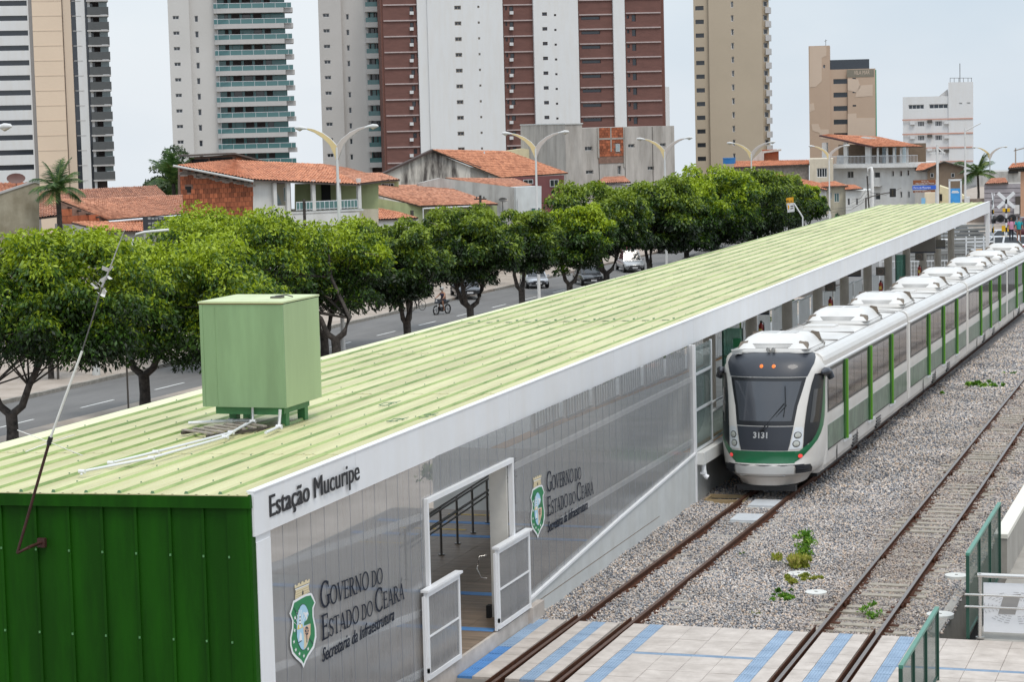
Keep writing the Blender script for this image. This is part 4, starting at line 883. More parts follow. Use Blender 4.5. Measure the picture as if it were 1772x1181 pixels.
# car bodies
SEC = [(1.10, .40), (1.20, .47), (1.27, .62), (1.295, .93), (1.30, .97), (1.30, 3.06), (1.31, 3.09), (1.31, 3.12), (1.285, 3.15), (1.285, 3.28), (1.25, 3.38), (1.16, 3.46), (1.02, 3.495), (.99, 3.485), (.5, 3.51), (0, 3.52)]
def carbody(y0, y1, par):
    sec = SEC+[(-x, z) for x, z in SEC[-2::-1]]; n = len(sec); b = MB(); st_ = [(y0, .97), (y0+.10, 1.0), (y1-.10, 1.0), (y1, .97)]; vs = [(x*k, y, z) for y, k in st_ for x, z in sec]
    b.add(vs, [(j*n+i+1, j*n+i, (j+1)*n+i, (j+1)*n+i+1) for j in range(3) for i in range(n-1)]); 
    b.add(vs[:n], [list(range(n))]); b.add(vs[-n:], [list(range(n))[::-1]]); return b.obj('body', tw, par)
L_ = 18.586
def side(par, ys, yend, sg, bars):
    x = 1.30*sg; o = lambda d: x+sg*d
    def bx(b, y0, y1, z0, z1, d0, d1, mi=0):
        a, c = sorted((o(d0), o(d1))); b.box(a, c, y0, y1, z0, z1, mi)
    edges = [ys]+bars+[yend]
    for i in range(len(edges)-1):
        a = edges[i]+(.0 if i == 0 else .30); c = edges[i+1]-.04
        if c-a < .3: continue
        b = MB(); bx(b, a, c, 1.93, 3.03, .0, .008); w = b.obj('window_frame', tbk, par)
        b = MB(); m3 = max(1, round((c-a)/1.5)); ww = (c-a-.1)/m3
        for k in range(m3): 
            b = MB(); bx(b, a+.05+k*ww+.02, a+.05+(k+1)*ww-.02, 2.0, 2.97, .008, .014); b.obj('window', tgl, par)
        b = MB(); bx(b, a, c, .985, 1.60, .0, .009); b.obj('film_panel', tfilm, par)
        b = MB(); bx(b, a, c, .955, .98, .0, .012); bx(b, a, c, 3.035, 3.05, 0, .01); b.obj('sill_strip', tbk, par)
    for yb in bars:
        b = MB(); bx(b, yb+.16, yb+.28, .93, 3.06, .0, .085, 0); bx(b, yb-.04, yb+.16, .93, 3.06, 0, .04, 1); d = b.obj('door_leaf', [tlg, tdg], par)
        b = MB(); bx(b, yb-.15, yb+1.0, .86, .93, 0, .05); b.obj('door_step', alu, par)
        b = MB(); bx(b, yb+.31, yb+.37, 1.25, 1.33, 0, .03); b.obj('door_button', amber, par)
    b = MB()
    bx(b, ys, yend, 3.09, 3.12, .0, .03); b.obj('gutter', alu, par)
    b = MB()
    for yy in bars[:2]:
        for k in range(4): bx(b, yy+1.6, yy+2.5, .52+k*.085, .565+k*.085, -.06, .004)
    b.obj('skirt_louvre', tbk, par)
    b = MB(); bx(b, edges[1]-1.2, edges[1]-1.18, .45, .92, -.02, .004); bx(b, edges[2]-2.2, edges[2]-2.18, .45, .92, -.02, .004); b.obj('skirt_joint', tbk, par)
fw_m = M('fairing_white', (.62, .61, .59), .4, var=.06, scale=1.5, streak=.08)
def fairing(y0, ln, par, flip=False):
    secs = [(0, .98, 0, ln), (.09, .98, 0, ln), (.10, .94, .05, ln-.05), (.22, .86, .20, ln-.16), (.34, .76, .50, ln-.34), (.41, .64, .80, ln-.52), (.44, .42, 1.0, ln-.8)]
    b = MB(); vs = []; n = 28
    for z, w, a, c in secs:
        for k in range(n):
            th = 2*math.pi*k/n; e = .28; cx_ = math.copysign(abs(math.cos(th))**e, math.cos(th)); cy__ = math.copysign(abs(math.sin(th))**e, math.sin(th))
            vs.append((w*cx_, y0+(a+c)/2+(c-a)/2*cy__, 3.50+z))
    b.add(vs, [(j*n+i, j*n+(i+1) % n, (j+1)*n+(i+1) % n, (j+1)*n+i) for j in range(len(secs)-1) for i in range(n)], 0, True); b.add(vs[-n:], [list(range(n))], 0); f = b.obj('roof_unit', fw_m, par)
    b = MB()
    for k in range(4): zz = 3.625+k*.030; yy = y0+.085+k*.038; b.box(-.42+.03*k*-1, .42+.03*k, yy-.004, yy+.004, zz-.006, zz+.010)
    g1 = b.obj('louvre', M('louvre_dark', (.10, .10, .10), .6), f)
    b = MB(); b.box(-.45, -.05, y0+ln*.40, y0+ln*.60, 3.935, 3.946); b.box(.05, .45, y0+ln*.40, y0+ln*.60, 3.935, 3.946); b.obj('fan_grille', M('fan_grey', (.42, .42, .41), .6), f)
    for sg in (-1, 1):
        b = MB(); b.hexa([(sg*.70, y0+ln-.52, 3.74), (sg*.93, y0+ln-.55, 3.70), (sg*.90, y0+ln-.22, 3.66), (sg*.70, y0+ln-.16, 3.70), (sg*.66, y0+ln-.55, 3.92), (sg*.86, y0+ln-.52, 3.90), (sg*.84, y0+ln-.30, 3.88), (sg*.66, y0+ln-.28, 3.92)]); b.obj('air_intake', M('intake_tan', (.16, .13, .10), .7), f)
        b = MB(); b.hexa([(sg*.60, y0+ln-.30, 3.60), (sg*1.0, y0+ln-.30, 3.60), (sg*.92, y0+ln+.12, 3.50), (sg*.66, y0+ln+.12, 3.50), (sg*.62, y0+ln-.46, 3.91), (sg*.80, y0+ln-.46, 3.87), (sg*.80, y0+ln-.14, 3.71), (sg*.64, y0+ln-.14, 3.73)]); b.obj('intake_cowl', fw_m, f)
    b = MB(); b.box(-.96, .96, y0+.03, y0+ln-.03, 3.592, 3.602); b.obj('fairing_joint', M('seam_grey', (.25, .24, .23), .7), f)
    for sg in (-1, 1):
        b = MB(); b.hexa([(sg*.66, y0+.18, 3.62), (sg*.90, y0+.22, 3.60), (sg*.90, y0+.50, 3.60), (sg*.70, y0+.50, 3.64), (sg*.66, y0+.30, 3.78), (sg*.86, y0+.34, 3.75), (sg*.86, y0+.52, 3.75), (sg*.68, y0+.52, 3.80)]); b.obj('air_intake', MATS['intake_tan'], f)
    return f
for k in range(4):
    par = car1 if k == 0 else mkobj('car', None, train)
    y0 = 1.66 if k == 0 else L_*k-.18; y1 = L_*(k+1)-.62
    if k == 3: y1 = L_*4-1.5
    carbody(y0, y1, par)
    bars = [4.64+L_*k+4.52*i for i in range(3)]
    for sg in (1, -1): side(par, y0+.18 if k else 1.95, y1-.35, sg, bars)
    f0 = (1.2 if k == 0 else L_*k+1.3); fairing(f0, 2.6, par); fairing(L_*k+11.6, 2.9, par)
    b = MB()
    for yy in np.arange(y0+1.0, y1-.5, 2.9): b.box(-1.0, 1.0, yy, yy+.025, 3.49, 3.527)
    for sg in (-1, 1): b.box(min(sg*1.0, sg*1.02), max(sg*1.0, sg*1.02), y0+.3, y1-.3, 3.49, 3.505)
    b.obj('roof_seam', M('seam_grey', (.25, .24, .23), .7), par)
    MB().box(-.75, .15, L_*k+10.2, L_*k+11.1, 3.50, 3.56).obj('roof_hatch', fw_m, par)
    b = MB(); b.box(-1.0, 1.0, y0+.4, y1-.4, .25, .6)
    for yy in (y0+2.2, y0+4.3, y1-4.6, y1-2.5):
        for sg in (-1, 1): b.tube([(sg*.50, yy, .36), (sg*.60, yy, .36)], .36, 18)
    b.obj('undercarriage', black, par)
    if k < 3:
        b = MB()
        for i in range(5): yy = y1+.02+i*.085; b.box(-1.12, 1.12, yy, yy+.05, .75, 3.3)
        b.box(-1.06, 1.06, y1-.05, y1+.5, .8, 3.25); b.obj('gangway_bellows', M('bellows_grey', (.10, .10, .10), .8), par)
# ================================================================== THINGS ON THE ROOF
tankg = M('sage_green_sheet', (.21, .32, .165), .45, var=.13, scale=1.0, stretch=(2, 2, .25), col2=(.25, .385, .20), streak=.22); tanky = M('faded_sage_sheet', (.33, .435, .225), .45, var=.10, scale=1.0, stretch=(2, 2, .25)); tankb = M('green_frame_paint', (.05, .20, .07), .45, var=.15, scale=3)
t = empty('tank_cabinet', (-16.14, 35.05, 4.40), rz=0, label='big sage green sheet metal box raised on a green frame on the roof', cat='tank box')
w, d = .765, .76
MB().box(-w, w, -d, d, .40, 2.17).obj('front_panel', tankg, t)
MB().box(w+.001, w+.012, -d+.02, d, .40, 2.17).obj('side_panel', tanky, t)
MB().box(-w-.02, w+.02, -d-.02, d+.02, 2.17, 2.20).box(-w-.012, w+.012, -d-.012, d+.012, 2.155, 2.169, 1).obj('lid', [M('pale_lid', (.52, .58, .33), .5), M('rust_edge', (.20, .10, .04), .8)], t)
b = MB(); b.box(-w-.006, -w+.05, -d-.008, -d, .40, 2.15); b.box(w-.02, w+.014, -d-.008, -d+.015, .40, 2.15); b.box(-.50, -.485, -d-.006, -d, .42, 2.1)
b.obj('corner_angle', tankg, t)
b = MB(); b.box(-.60, .60, -.62, -.52, .26, .395); b.box(-.60, .60, .52, .62, .26, .395); b.box(-.622, -.52, -.519, .519, .262, .39); b.box(.52, .622, -.519, .519, .262, .39); b.obj('base_frame', tankb, t)
for x, y in ((.52, -.30), (.52, .5), (-.52, .5), (-.45, -.2)): MB().box(x-.07, x+.07, y-.07, y+.07, -.02, .26).box(x-.12, x+.12, y-.12, y+.12, -.02, .0).obj('leg', tankb, t)
MB().box(.25, .45, -.10, .05, 2.20, 2.23).tube([(.3, 0, 2.23), (.5, .02, 2.25), (.62, .02, 2.22)], .012, 6).obj('latch', dsteel, t)
pvc = M('white_pvc', (.66, .66, .67), .35, var=.08)
def rzz(x, y): return rz(x, y)+.05
def pipe(lab, pts, r=.022, extra=None):
    p0 = Vector(pts[0]); t = empty('roof_pipe', (p0.x, p0.y, rzz(p0.x, p0.y)), label=lab, cat='pipe', group='white water pipes on the roof')
    P_ = [Vector((x, y, rzz(x, y)+dz))-t.location for x, y, dz in [(q[0], q[1], q[2] if len(q) > 2 else .05) for q in pts]]
    MB().tube(P_, r, 8).obj('pipe', pvc, t); b = MB()
    for q in P_[1:-1]: b.tube([q-Vector((.05, 0, 0)), q+Vector((.05, 0, 0))], r*1.5, 8)
    b.obj('pipe_joint', pvc, t); return t
A_ = lambda px, py, z=4.5: PZ(px, py, z)
a1, a2, a3, a4 = A_(192, 805), A_(270, 786), A_(400, 752), A_(438, 735)
pipe('long thin white pipe running from the green box to the near left', [(a1.x, a1.y-.02, .0), (a1.x, a1.y), (a2.x, a2.y), (a3.x, a3.y), (a4.x, a4.y, .08), (a4.x, a4.y, .35)])
a1, a2, a3 = A_(142, 820), A_(262, 797), A_(390, 760)
pipe('lower of the two thin pipes ending at the near left of the roof', [(a1.x, a1.y-.02, .0), (a1.x, a1.y), (a2.x, a2.y), (a3.x, a3.y), (a4.x-.1, a4.y-.05, .05)])
a1, a2 = A_(326, 733), A_(400, 730); pipe('short stub pipe sticking out left from under the green box', [(a1.x, a1.y), (a2.x, a2.y), (a2.x+.4, a2.y, .06)], .03)
a1, a2 = A_(460, 752), A_(483, 742); pipe('short bent drain pipe under the right of the green box', [(a1.x, a1.y, .04), (a2.x, a2.y, .04), (a2.x+.02, a2.y+.02, .33)], .028)
plk = M('weathered_plank', (.30, .26, .22), .85, var=.3, scale=5)
a = A_(385, 748); t = empty('wooden_pallet', (a.x, a.y+.3, rzz(a.x, a.y)), rz=math.radians(-28), label='old wooden slat frame lying under the green box on the roof', cat='pallet')
for k in range(6): MB().box(-.55, .25, -.6+k*.22, -.52+k*.22, .03, .055).obj('slat', plk, t)
for x in (-.5, .2): MB().box(x, x+.06, -.65, .65, -.02, .03).obj('runner', M('dark_plank', (.06, .05, .04), .8), t)
# loose wires and twigs on the roof
for i, (px, py, lab) in enumerate(((672, 700, 'tangled dark wire loop left of centre on the roof, farthest of the bits'), (685, 731, 'thin dark twig in the middle of the near roof'), (737, 724, 'small dark wire ring near the white fascia'))):
    a = A_(px, py, 4.46); t = empty('roof_debris', (a.x, a.y, rz(a.x, a.y)+.01), label=lab, cat='wire scrap', group='scraps of wire and twig on the roof')
    b = MB(); g = random.Random(i); pts = [(.12*math.cos(k*.8)*g.uniform(.5, 1.3), .3*math.sin(k*.8+.3)*g.uniform(.4, 1.2), .02+.01*(k % 2)) for k in range(8)]; b.tube(pts, .007, 5); b.tube([(0, 0, .02), (.1, .35, .03)], .006, 5); b.obj('wire', gmat if False else roof_gd, t)
# antenna rod
t = empty('antenna', (-16.25, 27.6, 3.7), label='tall leaning whip antenna clamped to the dark green end wall', cat='antenna')
yA = 27.30; q = lambda px, py: PY(px, py, yA)-Vector((-16.25, 27.6, 3.7))
pw_ = M('antenna_white', (.72, .71, .66), .4, var=.1); rsty = M('rusty_tube', (.045, .014, .010), .6, var=.4, scale=6)
MB().tube([q(30, 958), q(58, 860), q(84, 770)], .022, 8).obj('mast', rsty, t)
MB().tube([q(50, 948), q(30, 958)], [.02, .02], 8).tube([(0, .09, .02), q(50, 948)], .025, 8).box(-.06, .06, .03, .09, -.05, .08).obj('bracket', rsty, t)
MB().tube([q(84, 770), q(88, 757)], .035, 10).obj('collar', black, t)
MB().tube([q(88, 757), q(112, 690), q(142, 608)], .018, 8).obj('lower_rod', pw_, t)
MB().tube([q(142, 608), q(162, 545), q(176, 497)], .010, 8).obj('middle_rod', M('dull_rod', (.10, .095, .09), .5), t)
MB().tube([q(176, 497), q(190, 465), q(203, 430), q(216, 397)], [.016, .010, .008, .004], 8).obj('upper_rod', M('grey_rod', (.38, .37, .36), .5), t)
b = MB(); c = q(86, 766)
for px, py in ((30, 745), (143, 789)): b.tube([c, q(px, py)], .006, 5)
for px, py, dy in ((60, 778, -.25), (114, 757, .25)): e = q(px, py); b.tube([c, e+Vector((0, dy, 0))], .006, 5)
b.obj('radial_rod', pw_, t)
b = MB(); g = random.Random(3)
for px, py in ((190, 465), (172, 492), (178, 500), (174, 512), (168, 497), (182, 478)):
    c = q(px, py)
    for k in range(3): a_ = Vector((g.uniform(-.10, .05), g.uniform(-.04, .04), g.uniform(-.05, .06))); c2_ = Vector((g.uniform(-.05, .05), .02, g.uniform(-.07, .0))); b.quad(c, c+a_, c+a_+c2_, c+c2_)
b.obj('frayed_tape', M('torn_tape', (.70, .69, .65), .7, var=.1), t)

# ================================================================== STREET LAMPS
lampw = M('lamp_grey', (.60, .60, .59), .5, var=.08); lampy = M('lamp_yellow_panel', (.68, .53, .27), .5, var=.05); lampb = M('lamp_beige_panel', (.50, .44, .40), .5, var=.05)
def lamp(x, y, ztop, lab, h=None):
    zb = sz(y)+.1; H = ztop-zb
    t = empty('street_lamp', (x, y, zb), rz=math.radians(0), label=lab, cat='street lamp', group='double armed street lamps along the road')
    MB().tube([(0, 0, 0), (0, 0, H*.5), (0, 0, H)], [.12, .085, .065], 12).obj('pole', lampw, t)
    MB().box(-.25, .25, -.25, .25, 0, .03).obj('base_plate', lampw, t)
    for s, mt in ((-1, lampy), (1, lampb)):
        # leaf shaped panel rising from the pole and sweeping out
        up_ = [(0, .08), (.30, .42), (.75, .74), (1.25, .95), (1.65, 1.03)]; dn = [(1.65, .97), (1.25, .82), (.75, .50), (.38, .12), (.14, -.42), (0, -.85)]
        b = MB(); b.prism([(s*u, H+z) for u, z in up_+dn], -.03, .03); b.obj('arm_panel', mt, t)
        b = MB(); b.tube([(s*u, 0, H+z+.01) for u, z in up_], .022, 6); b.tube([(s*u, 0, H+z-.01) for u, z in dn[::-1]], .018, 6); b.obj('arm', lampw, t)
        b = MB(); b.tube([(s*1.60, 0, H+1.0), (s*1.80, 0, H+1.03), (s*2.05, 0, H+1.07), (s*2.27, 0, H+1.06), (s*2.35, 0, H+1.04)], [.035, .075, .105, .085, .03], 10); hd = b.obj('lamp_head', lampw, t)
        b = MB(); b.tube([(s*1.88, 0, H+1.0), (s*2.05, 0, H+.95), (s*2.24, 0, H+.99)], [.03, .08, .03], 10); b.obj('lamp_glass', M('lamp_glass', (.42, .38, .30), .2), hd)
    return t
lamp(-44.62, 71.2, 8.75, 'nearest street lamp, only one arm end reaching in at the upper left edge')
lamp(-45, 107.95, PX(583, 255, -45).z, 'street lamp in front of the balcony of the brick house')
lamp(-45, 142.15, PX(927, 257, -45).z, 'street lamp in front of the stained shed and white box house')
lamp(-45, 176.8, PX(1150, 262, -45).z, 'street lamp in front of the unfinished concrete block')
lamp(-45, 210.1, PX(1300, 266, -45).z, 'street lamp at the foot of the tall tan tower')
lamp(-45, 251.8, PX(1438, 268, -45).z, 'street lamp before the white terrace house')
_p = P(1713, 268, 300); lamp(_p.x, _p.y, _p.z, 'far street lamp standing beyond the end of the station roof')
for px, py, dd, lab in ((187, 478, 430, 'tiny far street lamp in front of the left tower with dark balconies'),): pass

# ================================================================== TREES
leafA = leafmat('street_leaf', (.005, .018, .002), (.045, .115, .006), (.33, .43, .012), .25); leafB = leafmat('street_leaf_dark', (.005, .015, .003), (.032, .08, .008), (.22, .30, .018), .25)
leafP = leafmat('palm_leaf', (.015, .045, .008), (.07, .14, .03), (.25, .30, .09))
bark = M('dark_bark', (.014, .012, .011), .9, var=.5, scale=5, bump=.6, bscale=12, col2=(.085, .072, .062)); twig = M('bare_twig', (.20, .16, .12), .8)
def tree(px, ytree_x, pxc, pyt, wpx, lab, seed, pyb=None, n=14000, mat=None, fork=None, lean=0, size=.17, offy=0):
    """px: trunk; pxc, pyt, wpx: crown centre, crown top and crown width as surveyed"""
    g = random.Random(seed); X = ytree_x
    fp = PX(px, 560, X); y = fp.y; zb = sz(y)+.12; dep = (Vector((X, y, 0))-EYE).dot(FW); k = dep/FPX
    top = PX(px, pyt, X).z; R = wpx*k/2*(1.14 if px < 600 else 1.03); cx_ = (pxc-px)*k; bot = (PX(px, pyb, X).z if pyb else zb+2.2); hz = (top-bot)/2; cz = (top+bot)/2-zb
    t = empty('street_tree', (X, y, zb), label=lab, cat='tree', group='trees lining the road behind the station')
    ux = Vector((math.cos(YAW), math.sin(YAW), 0)); ctr = ux*cx_
    C, Rr = [], []
    m = int(54+R*12); n = int(n*3.0)
    for i in range(m):
        th = g.uniform(0, 2*math.pi); ph = math.asin(g.uniform(-1, 1)); rr = .66+.26*g.random() if i > m*.3 else g.uniform(.1, .55)
        r = g.uniform(.20, .34)*(R+hz)/2
        cp_ = max(.55, math.cos(ph)); C.append((ctr.x+math.cos(th)*cp_*R*rr*.98, ctr.y+math.sin(th)*cp_*R*rr*.92, cz+math.sin(ph)*(hz-r*.75)*min(1, rr+.15))); Rr.append(r)
    zmin, zmax = cz-hz, cz+hz
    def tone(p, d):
        a = (p[:, 2]-zmin)/(zmax-zmin); return np.clip((a-.5)*1.3, -.5, .7)+np.clip(d[:, 2], -.3, 1)*.5-.14  # paints light on tops and shade below into leaf colour, plus new growth
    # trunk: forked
    b = MB(); fz = g.uniform(1.2, 1.7); th0 = g.uniform(0, 6.28) if fork is None else fork; r0 = .17+.012*R
    b.tube([(-lean*.3, 0, -.3), (0, 0, 0), (lean*.3, .05, fz*.5), (lean*.6, 0, fz)], [r0*1.4, r0*1.2, r0*1.02, r0*1.05], 10)
    limbs = []
    for j in range(2 if g.random() < .6 else 3):
        th = th0+j*2*math.pi/(2.0 if j < 2 else 3)+g.uniform(-.3, .3); dx, dy = math.cos(th), math.sin(th)*.8; e = Vector((ctr.x*.6+dx*R*.55, ctr.y*.6+dy*R*.5, cz+hz*.35)); s0 = Vector((lean*.6, 0, fz-.12))
        p1 = s0+Vector((dx*.45, dy*.45, .35)); p2 = s0+Vector((dx*.75, dy*.7, 1.1)); p3 = s0.lerp(e, .6)+Vector((0, 0, .3))
        b.tube([s0, p1, p2, p3, e], [r0*.72, r0*.68, r0*.58, r0*.4, r0*.12], 9); limbs += [p2, p3]
    b.obj('trunk', bark, t)
    b = MB()
    for i in range(26):
        s0 = g.choice(limbs); c = Vector(C[g.randrange(len(C))]); mid = s0.lerp(c, .5)+Vector((g.uniform(-.3, .3), g.uniform(-.3, .3), g.uniform(-.1, .3))); b.tube([s0, mid, c], [.04, .028, .012], 6)
    b.obj('branch', bark, t)
    b = MB()
    for i in range(10):
        c = Vector(C[g.randrange(len(C))]); d = (c-Vector((ctr.x, ctr.y, cz-hz*.4))).normalized(); s0 = c+d*Rr[0]*.2; p1 = s0+d*.5+Vector((0, 0, -.1)); b.tube([s0, p1, p1+Vector((g.uniform(-.4, .4), g.uniform(-.4, .4), g.uniform(-.2, .25)))], [.02, .014, .006], 5)
    b.obj('bare_twig', twig, t)
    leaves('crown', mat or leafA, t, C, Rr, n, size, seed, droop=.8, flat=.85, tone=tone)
    return t
TR = [(12, 105, 388, 315, 672, 'leftmost big tree, its trunk beside the left edge of the picture', None, 17000, 1),
      (245, 310, 408, 325, 668, 'tree with a wide V shaped trunk left of the green roof box', 0.0, 16000, 1),
      (580, 410, 347, 310, 580, 'tall bright tree rising behind the green roof box', .5, 18000, 1),
      (560, 580, 376, 190, 565, 'leafy tree just right of the green roof box, leaning into its neighbours', 1.2, 9000, 1),
      (704, 680, 372, 190, 545, 'tree with a single straight trunk next to the cyclist', None, 12000, 0),
      (814, 808, 352, 185, 510, 'tree with a forked trunk right of the motorcyclist', 0.1, 12000, 0),
      (904, 910, 362, 125, 488, 'slim tree in front of the silver hatchback', None, 8000, 0),
      (987, 1000, 352, 140, 484, 'olive coloured tree in front of the black car', None, 9000, 1),
      (1051, 1030, 312, 200, 462, 'tall dark tree in front of the silver pickup, left trunk', .3, 12000, 0),
      (1126, 1135, 302, 170, 452, 'dark tree in front of the unfinished concrete block', None, 11000, 0),
      (1190, 1195, 310, 130, 445, 'tree with a V shaped trunk right below the concrete block', .2, 9000, 1),
      (1240, 1240, 282, 170, 440, 'highest of the far trees, under the tan tower', .9, 11000, 1),
      (1300, 1300, 284, 160, 428, 'broad dark tree at the foot of the tan tower', None, 10000, 0),
      (1352, 1350, 300, 120, 412, 'far tree behind the orange and white bus stop sign', None, 8000, 0),
      (1395, 1398, 318, 75, 390, 'last small tree of the row beside the beige house', None, 7000, 1)]
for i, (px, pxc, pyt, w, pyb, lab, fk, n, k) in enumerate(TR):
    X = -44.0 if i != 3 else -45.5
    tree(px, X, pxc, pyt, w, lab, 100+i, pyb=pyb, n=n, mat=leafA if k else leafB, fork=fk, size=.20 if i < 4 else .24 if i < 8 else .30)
# small trees on the far pavement, seen under the crowns
for i, (px, X, lab) in enumerate(((88, -55.2, 'small clipped tree on the far pavement at the left'), (255, -56.0, 'second small tree on the far pavement, behind the V trunk'), (838, -55.5, 'roadside tree with a pale straight trunk beside the parked dark sedan'))):
    y = PX(px, 640 if i < 2 else 490, X).y; top = 4.2 if i < 2 else 5.5
    t = empty('pavement_tree', (X, y, sz(y)+.15), label=lab, cat='tree'); MB().tube([(0, 0, 0), (.03, 0, 1.2), (0, 0, 2.4)], [.16, .13, .10], 9).obj('trunk', bark if i < 2 else M('pale_bark', (.22, .20, .16), .9, var=.3, scale=5), t)
    g = random.Random(i); C = [(g.uniform(-1.3, 1.3), g.uniform(-1.3, 1.3), g.uniform(2.2, top-.5)) for k in range(22)]; leaves('crown', leafB, t, C, [.8]*22, 5000, .2, 50+i)
# tree far behind the brick house
_p = P(310, 300, 215); t = empty('big_far_tree', (_p.x, _p.y, sz(200)), label='round grey green tree behind the brick house, right of the palm', cat='tree')
MB().tube([(0, 0, 0), (0, 0, 5)], [.4, .25], 9).obj('trunk', bark, t); g = random.Random(9)
C = []
for i in range(46): th = g.uniform(0, 6.28); r = g.uniform(0, 1)**.5; C.append((2.9*r*math.cos(th)-.6, 2.6*r*math.sin(th), 3.5+g.uniform(0, 1)*(_p.z-sz(200)+2.0-3.5)*(1-.5*r*r)))
leaves('crown', leafmat('grey_leaf', (.015, .035, .015), (.05, .09, .03), (.16, .19, .07)), t, C, [1.3]*46, 15000, .36, 77)
def palm(px, py, dep, s, lab, seed, nf=16):
    p = P(px, py, dep); g = random.Random(seed); zb = sz(p.y); t = empty('palm_tree', (p.x, p.y, zb), label=lab, cat='palm tree', group='coconut palms among the houses'); H = p.z-zb
    MB().tube([(0, 0, 0), (.1, 0, H*.5), (0, 0, H)], [.22, .16, .14], 9).obj('trunk', bark, t)
    for i in range(nf):
        th = i*2.4+g.uniform(-.2, .2); el = g.uniform(.2, 1.5); L_ = s*g.uniform(.85, 1.1); pts = []
        q_ = Vector((0, 0, H)); dirv = Vector((math.cos(th)*math.cos(el), math.sin(th)*math.cos(el), math.sin(el)))
        b = MB(); prev = q_.copy(); seg = 10
        for k in range(seg):
            dirv = (dirv+Vector((0, 0, -.14))).normalized(); nxt = prev+dirv*L_/seg; sd = dirv.cross(Vector((0, 0, 1))).normalized(); pts.append(prev.copy())
            ll = .32*s*math.sin(math.pi*(k+.8)/(seg+1.2))
            for m_ in range(4):
                for sg in (-1, 1):
                    o_ = prev.lerp(nxt, m_/4); e = o_+sd*sg*ll*1.1+dirv*ll*.8+Vector((0, 0, -ll*.45+g.uniform(-.08, .08))); w_ = dirv*.016*s
                    b.add([o_-w_, o_+w_, e], [(0, 1, 2)], 0)
            prev = nxt
        b.tube(pts, [.03*s/2]*len(pts), 5, 1); b.obj('frond', [leafP, leafP], t)
palm(100, 330, 127, 1.9, 'coconut palm with spiky fronds left of the brick gable house', 4, 20)
palm(300, 318, 160, 2.6, 'palm showing its drooping fronds left of the brick house wall', 6, 14)
palm(1692, 302, 300, 3.4, 'dark palm by the far street lamp at the right', 8, 18)

